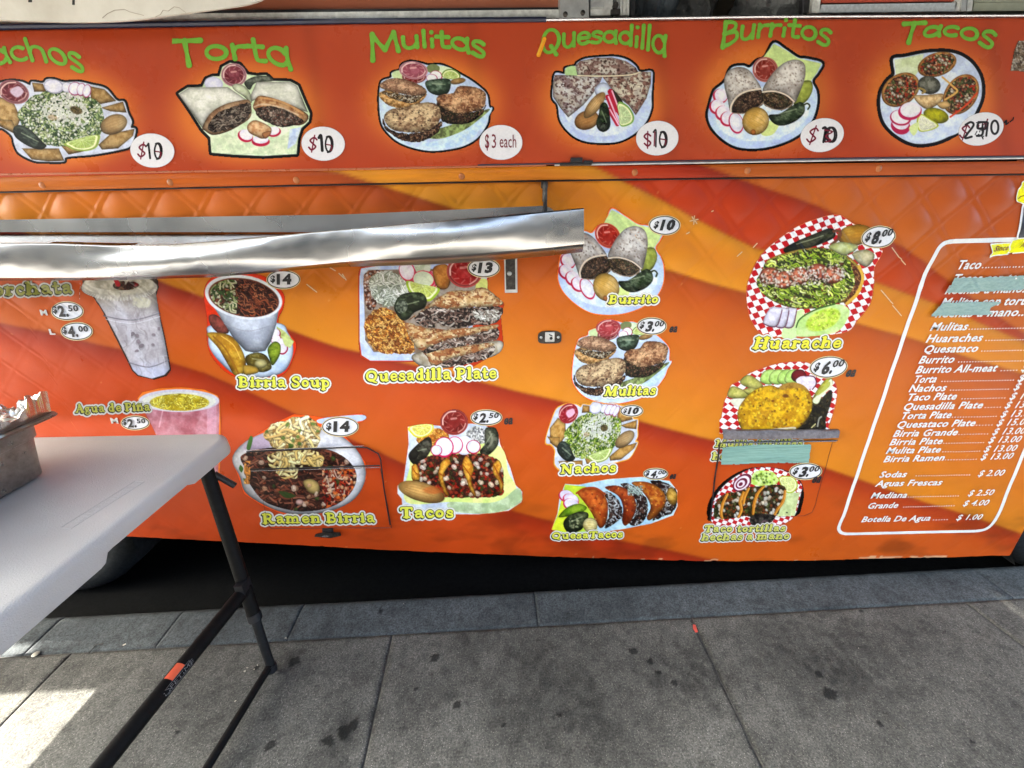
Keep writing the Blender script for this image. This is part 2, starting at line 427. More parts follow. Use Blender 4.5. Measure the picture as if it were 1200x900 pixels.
def relief(x, z):
    """pressed diamond quilting of the sheet metal: raised creases, strongest at the upper corners"""
    a = (x * 1.0 + z * .95) / .145; b = (x * 1.0 - z * .95) / .145
    wob = .10 * (vn(x * 6, z * 6, 4) - .5)
    fa = np.abs((a + wob) % 1 - .5) * 2; fb = np.abs((b - wob) % 1 - .5) * 2     # 1 on a crease
    cre = np.maximum(sstep(.84, 1., fa), sstep(.84, 1., fb))
    pil = (1 - fa ** 2) * (1 - fb ** 2)
    amp = .42 + .80 * sstep(1.02, 1.22, z) + .5 * sstep(.9, 1.5, x) * sstep(.75, 1.2, z)
    fold = fbm(x * 5, z * 7, 31, 4) - .5
    return amp * (1 + .5 * sstep(1.08, 1.26, z) ) * (.0020 * cre + .0044 * pil) * (.6 + .8 * vn(x * 2.2, z * 2.2, 9)) + .0035 * fold
def decal(name, PX, PY, C255, A, parent, off, Y=None, label=None, k=1., mat=None):
    base = D if Y is None else Y
    P = on_y(PX, PY, base)
    P[..., 1] = base - off - (relief(P[..., 0], P[..., 2]) if Y is None else 0)
    if Y is not None: P[..., 0] *= 1
    keep = (A[:-1, :-1] + A[1:, :-1] + A[1:, 1:] + A[:-1, 1:]) > 2.0
    lin = ink(C255) * k
    me = grid_mesh(name, P, lin, keep, True)
    o = link(name, me, parent, mat or M_VINYL)
    if label: o['label'] = label
    return o
# ================================================================== materials
M_VINYL = vinyl_mat('printed_vinyl')
M_SIGN = vinyl_mat('glossy_sign_vinyl', rough=.28, spec=.22, grain=.06, bump=.05)
M_STEEL = NT('brushed_steel')
def _steel():
    m = M_STEEL
    f = m.noise(6, 3, .5); g = m.noise(4, 2, .4)
    m.l(m.ramp(f, [(.25, (.40, .40, .395)), (.75, (.54, .54, .53))]), m.b.inputs['Base Color'])
    m.l(m.ramp(f, [(.25, (.22,) * 3), (.75, (.32,) * 3)]), m.b.inputs['Roughness'])
    m.set(Metallic=1.0); m.bump(g, .12, .006)
_steel(); M_STEEL = M_STEEL.m
M_ALU = paint_mat('dull_aluminium', (.52, .53, .52), .42, .85, .18, 40, .2)
M_ALU2 = paint_mat('scuffed_pale_aluminium', (.62, .63, .60), .5, .5, .25, 60, .3)
M_BLACK = paint_mat('black_metal', (.018, .018, .02), .4, .3, .3, 60, .2)
M_DARKM = paint_mat('dark_corroded_metal', (.055, .05, .045), .42, .8, .5, 90, .4)
M_CHASSIS = paint_mat('black_underbody', (.012, .012, .013), .8, 0, .4, 20, .3, spec=.2)
M_NAVY = paint_mat('navy_rubber_trim', (.018, .022, .05), .35, 0, .3, 30, .1)
M_CHROME = paint_mat('bright_trim', (.72, .70, .72), .22, .9, .1, 50, .1)
M_RUBBER = paint_mat('tyre_rubber', (.016, .018, .02), .75, 0, .3, 40, .4, spec=.3)
M_WHITE = paint_mat('white_print', (.74, .74, .72), .4, 0, .05, 200, 0)
M_INKBLACK = paint_mat('black_print', (.012, .011, .012), .4, 0, .2, 200, 0)
M_INKRED = paint_mat('dark_red_marker', (.16, .008, .02), .4, 0, .2, 200, 0)
M_INTER = paint_mat('dark_interior_panel', (.03, .03, .028), .6, 0, .3, 12, .1)

# ================================================================== wrap artwork (stripes of the printed wrap)
C_OR, C_RED, C_YE, C_DO, C_RO = (202, 102, 30), (176, 46, 20), (228, 150, 30), (200, 92, 24), (196, 62, 20)
# each swoosh edge: control points (px), colour just above, colour just below
EDGES = [
    ([(-300, -500), (600, 95), (800, 186), (870, 212), (960, 242), (1060, 292), (1110, 330), (1200, 392), (1700, 760)], (206, 108, 42), (176, 48, 22)),
    ([(-300, -320), (400, 85), (690, 192), (800, 249), (885, 290), (1000, 322), (1090, 352), (1200, 402), (1700, 640)], (200, 66, 28), (240, 160, 44)),
    ([(-300, 60), (-20, 120), (400, 202), (530, 243), (650, 284), (800, 322), (870, 341), (1010, 380), (1060, 394), (1200, 440), (1700, 610)], (246, 166, 46), (196, 84, 28)),
    ([(-300, 200), (0, 262), (200, 335), (340, 386), (400, 408), (500, 430), (620, 461), (720, 486), (820, 512), (960, 546), (1090, 590), (1200, 628), (1700, 800)], (238, 154, 38), (186, 52, 22)),
    ([(-300, 300), (0, 378), (145, 410), (240, 436), (400, 510), (600, 598), (720, 632), (830, 655), (1000, 700), (1700, 900)], (212, 102, 28), (182, 54, 22)),
    ([(-300, 900), (1700, 1500)], (196, 66, 20), (190, 60, 20)),
]
FADE = [40, 55, 46, 50, 36, 40, 60]
MID = [(186, 80, 38), (200, 66, 28), (222, 126, 34), (210, 98, 28), (212, 84, 28), (212, 80, 26), (196, 66, 20)]
def wrap_rgb(px, py):
    out = np.zeros(px.shape + (3,)); ys = []
    for pts, a, b in EDGES:
        P = np.array(pts, float); ys.append(np.interp(px, P[:, 0], P[:, 1]) + 3.0 * (vn(px / 60, px * 0 + 3, len(ys)) - .5))
    prevy = ys[0] - 160; prevc = np.array((186, 80, 38.))
    for i, (pts, a, b) in enumerate(EDGES):
        t = np.clip((py - prevy) / np.maximum(ys[i] - prevy, 20), 0, 1)
        hi = np.array(a, float)
        tt = t ** 1.4; fs = sstep(0, FADE[i], py - prevy)[..., None]; c0 = prevc * (1 - fs) + np.array(MID[i], float) * fs
        c = c0 * (1 - tt[..., None]) + hi * tt[..., None]
        w_ = np.clip((py - prevy) / 4.5 + .5, 0, 1)[..., None] if i else 1.0
        out = out * (1 - w_) + c * w_
        prevy = ys[i]; prevc = np.array(b, float)
    # short soft dark rim just above every edge and soft blend across it
    for i, yv in enumerate(ys[:-1]):
        d = py - yv
        k = np.exp(-np.maximum(d, 0) / 7.) * (d > 0) * .16 + np.exp(np.minimum(d, 0) / 2.) * (d <= 0) * .10
        out = out * (1 - k[..., None])
    n = fbm(px / 90, py / 70, 50, 4)[..., None] - .5
    out = out * (1 + .10 * n)
    out = out * np.array((.97, .93, .80))
    rt = (sstep(820, 1080, px) * .42)[..., None]; out = out * (1 - rt) + (out * .45 + np.array((206, 112, 40.)) * .55) * rt
    return np.clip(out, 0, 255)

# ================================================================== food truck
truck = tag(empty('food_truck', (0.2, D + .9, -.15)),
            'orange and red printed food truck with menu pictures parked along the kerb', 'food truck')
XL, XR = -3.95, 3.5
WH = [(-1.925, .23, .445), (2.375, .25, .43)]           # wheel arches: x, z, radius
_b = on_y(*np.array([(145, 628), (220, 632), (300, 636), (480, 645.5), (650, 652.5), (830, 657.5), (960, 656.5), (1040, 654), (1100, 653), (1190, 650.5)], float).T)
BX, BZ = _b[:, 0], _b[:, 2]
TOPZ = float(on_y(600, 210)[2])                          # lower edge of the drip rail
def zbot(x):
    z = np.interp(x, BX, BZ)
    z = z + .0016 * (vn(x * 40, x * 0, 3) - .5) + .004 * np.maximum(0, vn(x * 23, x * 0 + 5, 8) - .8) / .2
    for cx, cz, r in WH:
        d = np.abs(x - cx); a = np.where(d < r, cz + np.sqrt(np.maximum(r * r - d * d, 0)), -9); z = np.maximum(z, a)
    return z
def skin():
    xs = np.arange(-2.36, 2.75, .005); n = 245
    zt = TOPZ + .01; zb = zbot(xs)
    t = np.linspace(0, 1, n)[:, None]
    Z = zb[None, :] * (1 - t) + zt * t; X = np.broadcast_to(xs, Z.shape)
    Y = D - relief(X, Z)
    P = np.stack([X, Y, Z], -1)
    px = topx(np.stack([X, np.full_like(X, D), Z], -1))
    C = wrap_rgb(px[..., 0], px[..., 1])
    # wear: pale scratches and chips
    e = (Z - zb[None, :])
    ch = (e < .003 + .010 * vn(X * 30, Z * 0, 12)) & (vn(X * 28, Z * 90, 13) > .80 - .35 * ((X > 1.35) & (X < 1.7)) + .3 * (X < .3))
    C = np.where(ch[..., None], np.array((222, 170, 130.)), C)
    sc = (fbm(X * 60, Z * 60, 15, 2) > .935)
    C = np.where(sc[..., None], C * .6 + np.array((235, 170, 110.)) * .4, C)
    dirt = sstep(.55, .8, fbm(X * 4, Z * 9, 21, 4)) * sstep(.55, .1, Z)
    C = C * (1 - .22 * dirt[..., None])
    me = grid_mesh('side_panel', P, ink(C), None, True)
    return link('side_panel', me, truck, M_VINYL)
side = skin()
# scratch marks seen on the wrap
def scratch(pts, r, name='scratch'):
    x0 = min(p[0] for p in pts) - 4; x1 = max(p[0] for p in pts) + 4; y0 = min(p[1] for p in pts) - 4; y1 = max(p[1] for p in pts) + 4
    p = Pic((x0, y0, x1, y1), (0, 0, 1), .5)
    p.line(pts, r, (238, 196, 150), smooth=False)
    decal(name, p.PX, p.PY, p.C * 255, p.A, side, .0008)
for a in ([(387, 313), (394, 317)], [(398, 320), (404, 326)], [(360, 333), (372, 342)], [(1032, 340), (1046, 356)], [(1046, 358), (1056, 370)],
          [(882, 290), (886, 285)], [(402, 321), (406, 328)], [(862, 300), (868, 295)], [(1043, 290), (1060, 310)], [(808, 259), (817, 257)], [(810, 254), (816, 262)], [(813, 253), (812, 263)],
          [(804, 274), (807, 272)], [(833, 248), (835, 247)]):
    scratch(a, .8)

# body behind the skin (real volume)
def body():
    mb = MB()
    mb.box(XL, XR, D + .02, D + .04, .60, TOPZ)                 # inner sheet behind the wrap
    mb.build('inner_wall', M_CHASSIS, truck)
    mb = MB(); mb.box(XL, XR, D + .04, D + 2.15, .28, .36)
    mb.build('floor_pan', M_CHASSIS, truck)
    mb = MB(); mb.box(XL, XR, D + 2.10, D + 2.15, -.145, 2.75)  # lowered almost to the road to keep light out under the truck
    mb.build('far_side_wall', M_INTER, truck)
    for x in (XL - .03, XR): 
        mb = MB(); mb.box(x, x + .03, D, D + 2.15, -.12, 2.75); mb.build('end_wall', M_ORPAINT, truck)  # end walls also brought down to block light underneath
    mb = MB(); mb.box(XL - .03, XR + .03, D - .002, D + 2.15, 2.752, 2.80, bev=.01); mb.build('roof', M_ALU2, truck)
    mb = MB(); mb.box(XL, XR, D + .045, D + .5, 1.70, 1.735); mb.build('inner_counter', M_ALU, truck)
    for x in (-1.2, .6):
        mb = MB(); mb.box(x, x + .09, D + .5, D + 1.9, .10, .28); mb.build('chassis_rail', M_CHASSIS, truck)
M_ORPAINT = paint_mat('orange_body_paint', (.46, .10, .015), .35, 0, .1, 5, .05)
body()
# plain painted sides outside the printed stretch
mb = MB(); mb.box(XL, -2.36, D, D + .02, .30, TOPZ + .01); mb.build('rear_side_panel', M_ORPAINT, truck)
mb = MB(); mb.box(2.745, XR, D, D + .02, .12, TOPZ + .01); mb.build('front_side_panel', M_ORPAINT, truck)
# wheels
for cx, cz, r in WH:
    mb = MB(); n = 40; prof = [(.20, -.10), (.30, -.115), (.345, -.11), (.37, -.085), (.378, -.06), (.378, .06), (.37, .085), (.30, .11), (.2, .1)]
    rings = [[mb.bm.verts.new((cx + rr * math.cos(a), D + .20 + yy, .228 + rr * math.sin(a))) for a in [k * 2 * math.pi / n for k in range(n)]] for rr, yy in prof]
    for A, B in zip(rings, rings[1:]):
        for k in range(n): mb.bm.faces.new((A[k], A[(k + 1) % n], B[(k + 1) % n], B[k]))
    wheel = mb.build('wheel', M_RUBBER, truck, True)
    mb = MB(); mb.tube([(cx, D + .12, .228), (cx, D + .30, .228)], .198, 28)
    for k in range(8):
        a = k * math.pi / 4; mb.tube([(cx + .08 * math.cos(a), D + .10, .228 + .08 * math.sin(a)), (cx + .08 * math.cos(a), D + .125, .228 + .08 * math.sin(a))], .011, 6)
    mb.build('rim', M_ALU, wheel)
    mb = MB(); rings = []
    for yy in (D + .02, D + .36):
        rings.append([mb.bm.verts.new((cx + (r + .004) * math.cos(a), yy, cz + (r + .004) * math.sin(a))) for a in [k * math.pi / 24 - .3 for k in range(32)]])
    for k in range(31): mb.bm.faces.new((rings[0][k], rings[0][k + 1], rings[1][k + 1], rings[1][k]))
    mb.build('wheel_arch', M_CHASSIS, truck)

RIV = paint_mat('painted_rivet', (.42, .13, .03), .35, 0, .1, 50, 0)
# drip rail with rivets, coloured by the same wrap
def strip(name, yline_top, yline_bot, yfront, par=truck, n=6, mat=None, bulge=0., wrap=True, x0=-330, x1=1560, step=6, cfun=None):
    px = np.arange(x0, x1, step, dtype=float); rows = []
    t = np.linspace(0, 1, n)
    yt = np.interp(px, *np.array(yline_top, float).T); yb = np.interp(px, *np.array(yline_bot, float).T)
    PX = np.broadcast_to(px, (n, len(px))); PY = yb[None] * (1 - t[:, None]) + yt[None] * t[:, None]
    P = on_y(PX, PY, yfront)
    P[..., 1] = yfront - bulge * (np.sin(t * math.pi) ** .7)[:, None]
    # turn the long edges back to the wall so that the strip has thickness
    a = P[:1].copy(); a[..., 1] = D + .01; b = P[-1:].copy(); b[..., 1] = D + .01
    P = np.concatenate([a, P, b], 0)
    PYf = np.concatenate([PY[:1], PY, PY[-1:]], 0); PXf = np.broadcast_to(px, PYf.shape)
    C = ink(wrap_rgb(PXf, PYf) if cfun is None else cfun(PXf, PYf)) if wrap else None
    return link(name, grid_mesh(name, P, C, None, False), par, mat or M_VINYL)
def rail_rgb(px, py):
    c = wrap_rgb(px, py)
    return c * (.92 + .08 * vn(px / 30, py / 3, 4))[..., None]
rail = strip('drip_rail', [(-330, 210), (0, 206), (640, 195), (1200, 189), (1560, 186)], [(-330, 229), (0, 224), (400, 215), (640, 210.5), (1200, 203), (1560, 199)], D - .014, bulge=.004, cfun=rail_rgb)
for px, py in [(49, 217), (199, 213.5), (347, 211), (541, 206.5), (744, 202), (876, 200), (1030, 197.5), (-120, 219)]:
    mb = MB(); c = on_y(px, py, D - .018); mb.dome((c[0], D - .0165, c[2]), .009, .004); mb.build('rivet', RIV, rail, True)
mb = MB()
pp = on_y(np.array([-330., 0, 400, 640, 1200, 1560]), np.array([230, 225.5, 216.5, 212, 204.5, 200.5]), D - .0105)
mb.tube([tuple(p) for p in pp], .0022, 6); mb.build('seam', M_BLACK, truck)

# ------------------------------------------------------------------ upper sign panel
def panel():
    px = np.arange(-60., 1262., 3.)
    top = np.interp(px, [-60, 0, 400, 640, 1200, 1262], [37, 35.5, 28.5, 25, 20.5, 20]); bot = np.interp(px, [-60, 0, 640, 1200, 1262], [209.5, 208, 193, 186, 185.5])
    n = 64; t = np.linspace(0, 1, n)[:, None]
    PX = np.broadcast_to(px, (n, len(px))); PY = bot[None] * (1 - t) + top[None] * t
    P = on_y(PX, PY, PANEL_Y)
    P[..., 1] = PANEL_Y - .0014 * (fbm(P[..., 0] * 5, P[..., 2] * 6, 61, 3) - .5)
    base = np.array((184, 70, 36.))
    C = np.zeros(P.shape) + base
    C += np.array((8, 8, 6.)) * (vn(PX / 50, PY / 50, 3) - .5)[..., None]
    for cx, cy, rx, ry in [(75, 140, 95, 66), (290, 132, 96, 68), (508, 122, 86, 62), (706, 118, 80, 66), (895, 112, 84, 70), (1090, 114, 84, 70)]:
        q = np.hypot((PX - cx) / rx, (PY - cy) / ry)
        g = np.exp(-np.maximum(q - .68, 0) ** 2 / .075)[..., None] * .82
        C = C * (1 - g) + np.array((236, 132, 50.)) * g
    for xs_ in (370, 560, 778, 958, 1170):   # faint printed seams between the fields
        C *= (1 - .07 * np.exp(-((PX - xs_ + (PY - 100) * -.12) / 9.) ** 2))[..., None]
    low = sstep(178, 200, PY + (PX - 600) * .013)[..., None]
    C = C * (1 - .25 * low) + np.array((196, 60, 24.)) * .25 * low
    a = P[:1].copy(); a[..., 1] = D; b = P[-1:].copy(); b[..., 1] = D
    P = np.concatenate([a, P, b]); C = np.concatenate([C[:1], C, C[-1:]])
    o = link('sign_panel', grid_mesh('sign_panel', P, ink(C), None, True), truck, M_SIGN)
    o['label'] = 'glossy upper panel with six large food pictures and green headings'
    return o
sign = panel()
def pxrod(name, pts, yv, r, mat, par=truck, n=8, flat=False):
    P = on_y(*np.array(pts, float).T, yv); mb = MB(); mb.tube([tuple(p) for p in P], r, n); return mb.build(name, mat, par, True)
pxrod('upper_trim', [(-60, 32), (0, 31.5), (200, 28.5), (400, 25), (640, 23.3)], PANEL_Y + .002, .0062, M_NAVY, sign)
pxrod('upper_trim', [(640, 23.4), (680, 22.8), (900, 19.7), (1262, 17.8)], PANEL_Y + .002, .0036, M_CHROME, sign)
pxrod('lower_trim', [(-60, 206), (0, 204.5), (400, 198.5), (640, 193.5)], PANEL_Y + .001, .0028, paint_mat('orange_trim', (.40, .10, .03), .3, 0, .1), sign)
pxrod('lower_trim', [(650, 193.4), (800, 191), (1000, 187.6), (1262, 184.5)], PANEL_Y + .001, .0028, M_ALU, sign)
pxrod('lower_trim', [(560, 193.4), (640, 192), (800, 188.6), (1000, 185.4), (1262, 182.4)], PANEL_Y - .0015, .0018, M_NAVY, sign)
# black hinge at the foot of the sign panel
mb = MB()
c = on_y(675, 190, PANEL_Y); x, z = c[0], c[2]
mb.box(x - .016, x + .016, PANEL_Y - .012, PANEL_Y + .004, z - .002, z + .010, bev=.002)
mb.box(x - .044, x + .042, PANEL_Y - .007, PANEL_Y + .004, z - .008, z - .001, bev=.002)
mb.box(x + .02, x + .044, PANEL_Y - .009, PANEL_Y + .004, z - .004, z + .003, bev=.001)
mb.build('panel_catch', M_BLACK, sign)

# sill and window strip above the sign
def pbox(mb, px0, py0, px1, py1, ya, yb, bev=0, slope=True):
    """box between two photo corners, front face at ya"""
    a = on_y(px0, py0, ya); b = on_y(px1, py1, ya)
    mb.box(min(a[0], b[0]), max(a[0], b[0]), ya, yb, min(a[2], b[2]), max(a[2], b[2]), bev=bev)
def pquad(mb, pts, ya, yb):
    P = on_y(*np.array(pts, float).T, ya); mb.prism([(p[0], p[2]) for p in P], ya, yb)
win = empty('service_window', (0, D, 1.82), truck)
mb = MB(); pquad(mb, [(-60, 30), (300, 25), (655, 22), (655, 11), (300, 15), (-60, 19)], D - .004, D + .05); mb.build('window_sill', M_ALU2, win)
mb = MB(); pquad(mb, [(-60, 19), (300, 15), (655, 11), (655, 8.5), (300, 11.5), (-60, 15)], D + .012, D + .05); mb.build('sill_gap_strip', M_BLACK, win)  # black strip filling the dark gap above the sill
scr = NT('orange_screen_mesh')
_w = scr.n('TexWave', Scale=170.0, Distortion=1.5, Detail=2.0); _w.bands_direction = 'X'; scr.l(scr.geo(), _w.inputs['Vector'])
_n = scr.noise(45, 5, .7)
scr.l(scr.mix(_n, scr.ramp(_w.outputs['Fac'], [(.2, (.20, .045, .018)), (.8, (.42, .12, .05))]), (.30, .08, .03)), scr.b.inputs['Base Color'])
scr.bump(_w.outputs['Fac'], .5, .002); scr.set(Roughness=.6)
mb = MB(); pquad(mb, [(-60, 16), (300, 12), (640, 9), (655, 9), (655, -90), (-60, -90)], D + .02, D + .028); mb.build('window_screen', scr.m, win)
mb = MB(); pquad(mb, [(656, 20.5), (690, 20), (691, -90), (656, -90)], D - .018, D + .03); lp = mb.build('lock_plate', M_ALU, win)
mb = MB()
for q in ((662.5, 16.8), (683, 15)):
    mb = MB(); c = on_y(*q, D - .018); mb.dome((c[0], D - .018, c[2]), .006, .004); mb.build('bolt', M_DARKM, lp, True)
mb = MB(); pquad(mb, [(692, 18.5), (718, 17.8), (720, -90), (692, -90)], D - .002, D + .03); mb.build('frame_post', M_ALU2, win)
mb = MB(); pquad(mb, [(692, 9), (708, 8), (708, 2), (692, 3)], D - .012, D - .002); mb.build('frame_clip', M_ALU, win)
mb = MB(); c = on_y(721, 7, D - .006); mb.tube([(c[0], D - .012, c[2]), (c[0], D + .01, c[2])], .007, 8); pquad(mb, [(716, 17), (727, 16.5), (727, 10), (716, 11)], D - .008, D + .0); mb.build('post_screw', M_DARKM, win)
for k in range(4):
    mb = MB(); x0 = 722 + k * 4.0; pquad(mb, [(x0, 18), (x0 + 3.2, 18), (x0 + 4.4, -90), (x0 + 1.2, -90)], D - .001 - .002 * (k % 2), D + .03); mb.build('frame_ridge', M_ALU2, win)
mb = MB(); pquad(mb, [(739, 18.5), (744, 18.4), (746, -90), (741, -90)], D + .004, D + .03); mb.build('frame_edge', M_BLACK, win)
# right hand window: posts, pale sill, red band, olive panel
mb = MB(); pquad(mb, [(942, 15), (951, 14.8), (953, -90), (944, -90)], D + .01, D + .03); mb.build('frame_edge', M_BLACK, win)
for k in range(2):
    mb = MB(); pquad(mb, [(951 + k * 5, 15.2), (955.2 + k * 5, 15.0), (966 + k * 5, -90), (961 + k * 5, -90)], D - .001 - .002 * k, D + .03); mb.build('frame_ridge', M_ALU2, win)
mb = MB(); pquad(mb, [(960, 14.8), (1119, 13.2), (1122, 3), (963, 5.4)], D - .001, D + .03); mb.build('pale_sill', paint_mat('speckled_grey_sill', (.46, .50, .52), .5, .3, .2, 150, .2), win)
mb = MB(); pquad(mb, [(963, 4.8), (1122, 2.5), (1122, 0.8), (963, 3.2)], D + .008, D + .03); mb.build('dark_gap', M_BLACK, win)
mb = MB(); pquad(mb, [(963, 3.4), (1122, 1), (1135, -90), (963, -90)], D + .004, D + .03); mb.build('red_panel', paint_mat('red_window_panel', (.40, .06, .03), .4), win)
for k in range(3):
    mb = MB(); x0 = 1119 + k * 7; pquad(mb, [(x0, 13.2), (x0 + 6, 13), (x0 + 16, -90), (x0 + 10, -90)], D - .001 - .004 * (k % 2), D + .03); mb.build('frame_ridge', M_ALU2 if k != 1 else M_ALU, win)
mb = MB(); pquad(mb, [(1140, 13), (1262, 12), (1262, 2.0), (1142, 3.2)], D + .002, D + .03); mb.build('olive_panel', paint_mat('olive_grey_panel', (.27, .29, .22), .5), win)
mb = MB(); pquad(mb, [(1142, 2.2), (1262, 1.0), (1262, -90), (1158, -90)], D + .0, D + .03); mb.build('olive_panel', bpy.data.materials['olive_grey_panel'], win)
# wall above and around the openings, header, flap
zh = float(on_y(600, -90, D)[2])
mb = MB(); mb.box(XL, XR, D, D + .04, zh - .01 if zh < 2.3 else 2.3, 2.75)
mb.bm.free()
mb = MB(); mb.box(XL, XR, D, D + .04, 2.35, 2.75); mb.build('upper_wall', M_ORPAINT, truck)
xl_, xr_ = on_y(-60, 0, D)[0], on_y(1262, 0, D)[0]
zt_ = float(on_y(600, 22, D)[2])
mb = MB(); mb.box(XL, xl_, D - .001, D + .03, TOPZ + .012, 2.35); mb.build('rear_upper_panel', M_ORPAINT, truck)
mb = MB(); mb.box(xr_, XR, D - .001, D + .03, TOPZ + .012, 2.35); mb.build('front_upper_panel', M_ORPAINT, truck)
mb = MB(); mb.box(xl_, xr_, D + .0, D + .03, TOPZ + .012, zt_ - .02); mb.build('panel_backing', M_CHASSIS, truck)
# unseen flap added for shade: two leaves, their gap shaped to pass a sun streak
def leaf(x0, x1, cut0, cut1, name='added_shade_flap'):
    yj = 1.13; g = .024
    pts = [(x0 + (g if cut0 else 0), FLAP_Y), (x1 - (g if cut1 else 0), FLAP_Y), (x1 - (g if cut1 else 0), yj), (x1, yj), (x1, D - .003), (x0, D - .003), (x0, yj), (x0 + (g if cut0 else 0), yj)]
    P = []
    for p in pts:
        if not P or abs(P[-1][0] - p[0]) + abs(P[-1][1] - p[1]) > 1e-4: P.append(p)
    def ex(z0, z1, nm, mt, par):
        mb = MB(); a = [mb.bm.verts.new((x, y, z0)) for x, y in P]; b = [mb.bm.verts.new((x, y, z1)) for x, y in P]; n = len(a)
        mb.bm.faces.new(a[::-1]); mb.bm.faces.new(b)
        for i in range(n): mb.bm.faces.new((a[i], a[(i + 1) % n], b[(i + 1) % n], b[i]))
        return mb.build(nm, mt, par)
    f_ = ex(2.362, 2.40, name, M_ORPAINT, truck); ex(2.352, 2.359, 'flap_lining', M_ALU2, f_)
leaf(FLAP_X0, FLAP_GAP, False, True)
for y0_, y1_, dx in ((.865, .983, .38), (.986, D - .003, 1.9)):  # unseen extensions added to shade the kerb beside the small sun patch
    mb = MB(); mb.box(FLAP_X0 - dx, FLAP_X0 - .002, y0_, y1_, 2.362, 2.40, bev=.005); mb.build('added_shade_extension', M_ORPAINT, truck); leaf(FLAP_GAP + .002, XR + .6, True, False)
for x0 in (FLAP_X0 + .75, XR):
    mb = MB(); mb.tube([(x0, D - .003, 1.95), (x0, FLAP_Y + .25, 2.36)], .012, 8); mb.build('flap_strut', M_ALU, truck)
# ================================================================== steel shelf along the side
def shelf():
    root = empty('steel_shelf', (-.7, D - .05, 1.35), truck)
    root['label'] = 'dented stainless steel folding shelf running from the left'
    px = np.arange(-420., 655.1, 4.)
    # back flange on the wall
    top = np.interp(px, [-420, 0, 400, 640, 655], [264, 257.5, 251.5, 241, 242]); bot = np.interp(px, [-420, 0, 400, 640, 655], [279, 272, 272, 262, 260])
    top = np.where(px > 636, top + ((px - 636) / 19.) ** 2 * 11, top)
    rows = []
    for t, dy in ((0, .0), (0, .012), (1, .012)):
        P = on_y(px, top * (1 - t) + bot * t, D - .02); P[:, 1] = D - .02 - dy + .012; rows.append(P)
    Pk = np.stack([np.where(np.arange(3)[None] == 1, D + .0, rows[0]), rows[1], rows[2]], 0)
    nb = 6; t = np.linspace(0, 1, nb)[:, None]
    face = rows[1][None] * (1 - t[..., None]) + rows[2][None] * t[..., None]
    back = face[:1].copy(); back[..., 1] = D - .002
    low = face[-1:].copy(); low[..., 1] = D - .002
    link('back_flange', grid_mesh('back_flange', np.concatenate([back, face, low]), None, None, False), root, M_STEEL)
    # tray floor: from the flange down and out to the lip
    px = np.arange(-420., 686.1, 4.)
    LY = D - .135
    lt = np.interp(px, [-420, 0, 60, 130, 200, 260, 330, 400, 500, 600, 686], [286, 284.5, 285, 287.5, 286.5, 281.5, 275.5, 269, 260.5, 251.5, 243.5])
    lb = np.interp(px, [-420, 0, 120, 240, 330, 400, 480, 560, 640, 686], [325, 325.5, 325, 321.5, 314, 307, 302, 297, 290.5, 285.5])
    n = 22; rows = []
    yv = LY + .006 * np.sin(px / 95.) + .010 * np.exp(-((px - 120) / 90.) ** 2)
    tpt = [on_y(px, lt, yv)[..., 2], on_y(px, lb, yv)[..., 2]]; X = on_y(px, lt, yv)[..., 0]; Xb = on_y(px, lb, yv)[..., 0]
    for k, t in enumerate(np.linspace(0, 1, n)):
        z = tpt[0] * (1 - t) + tpt[1] * t; x = X * (1 - t) + Xb * t
        wave = .005 * np.sin(math.pi * t) * np.sin(px / 48.) + .004 * np.exp(-((px - 150) / 70.) ** 2 - ((t - .25) / .25) ** 2) - .004 * np.exp(-((px - 330) / 60.) ** 2)
        wave = wave + .0012 * vn(px / 14, px * 0 + t * 4, 6)
        rows.append(np.stack([x, yv + wave - .011 * math.sin(math.pi * (.06 + .90 * t)) ** .8, z], -1))
    P = np.stack(rows)
    und = P[-1:].copy(); und[..., 1] += .016; und[..., 2] -= .010 + .012 * sstep(330, 520, px)[None]
    und2 = und.copy(); und2[..., 1] += .05; und2[..., 2] += .022
    ins = P[:1].copy(); ins[..., 1] += .004; ins2 = P[:1].copy(); ins2[..., 1] += .0045; ins2[..., 2] -= .012
    link('front_lip', grid_mesh('front_lip', np.concatenate([ins2, ins, P]), None, None, True), root, M_STEEL)
    link('underside_fold', grid_mesh('underside_fold', np.concatenate([P[-1:] + np.array([0, .001, -.0005]), und, und2]), None, None, True), root, M_STEEL)
    # tray sheet, cut open over a short stretch to give the truck's red reflection
    xs = np.linspace(float(X[0]), float(X[-1]) - .03, 180); fl = []
    zf = on_y(600, 262, D - .02)[2]
    ft = np.interp(topx(np.stack([xs, xs * 0 + D - .02, xs * 0 + float(zf)], -1))[..., 0], [-420, 0, 400, 655], [275, 274.5, 274.5, 262])
    pxs = topx(np.stack([xs, xs * 0 + D - .02, xs * 0 + float(zf)], -1))[..., 0]
    z0 = on_y(pxs, ft, D - .018)[..., 2]
    z1 = np.interp(xs, X, tpt[0]) - .012
    m = 8; t = np.linspace(0, 1, m)[:, None]
    Z = z0[None] * (1 - t) + np.minimum(z1, z0)[None] * t; Yv = (D - .018) * (1 - t) + (LY + .012) * t
    keep = np.ones((m - 1, len(xs) - 1), bool); pc_ = (pxs[1:] + pxs[:-1]) / 2
    keep[5:, :] &= ~((pc_ > 45) & (pc_ < 200))[None]; keep[4:5, :] &= ~((pc_ > 80) & (pc_ < 175))
    link('tray_sheet', grid_mesh('tray_sheet', np.stack([np.broadcast_to(xs, Z.shape), np.broadcast_to(Yv, Z.shape), Z], -1), None, keep, True), root, M_STEEL)
    # bolt and threaded rod at the right end
    pxrod('threaded_rod', [(638.5, 213), (639, 250)], D - .026, .0056, M_BLACK, root)
    mb = MB(); c = on_y(638.5, 222, D - .03)
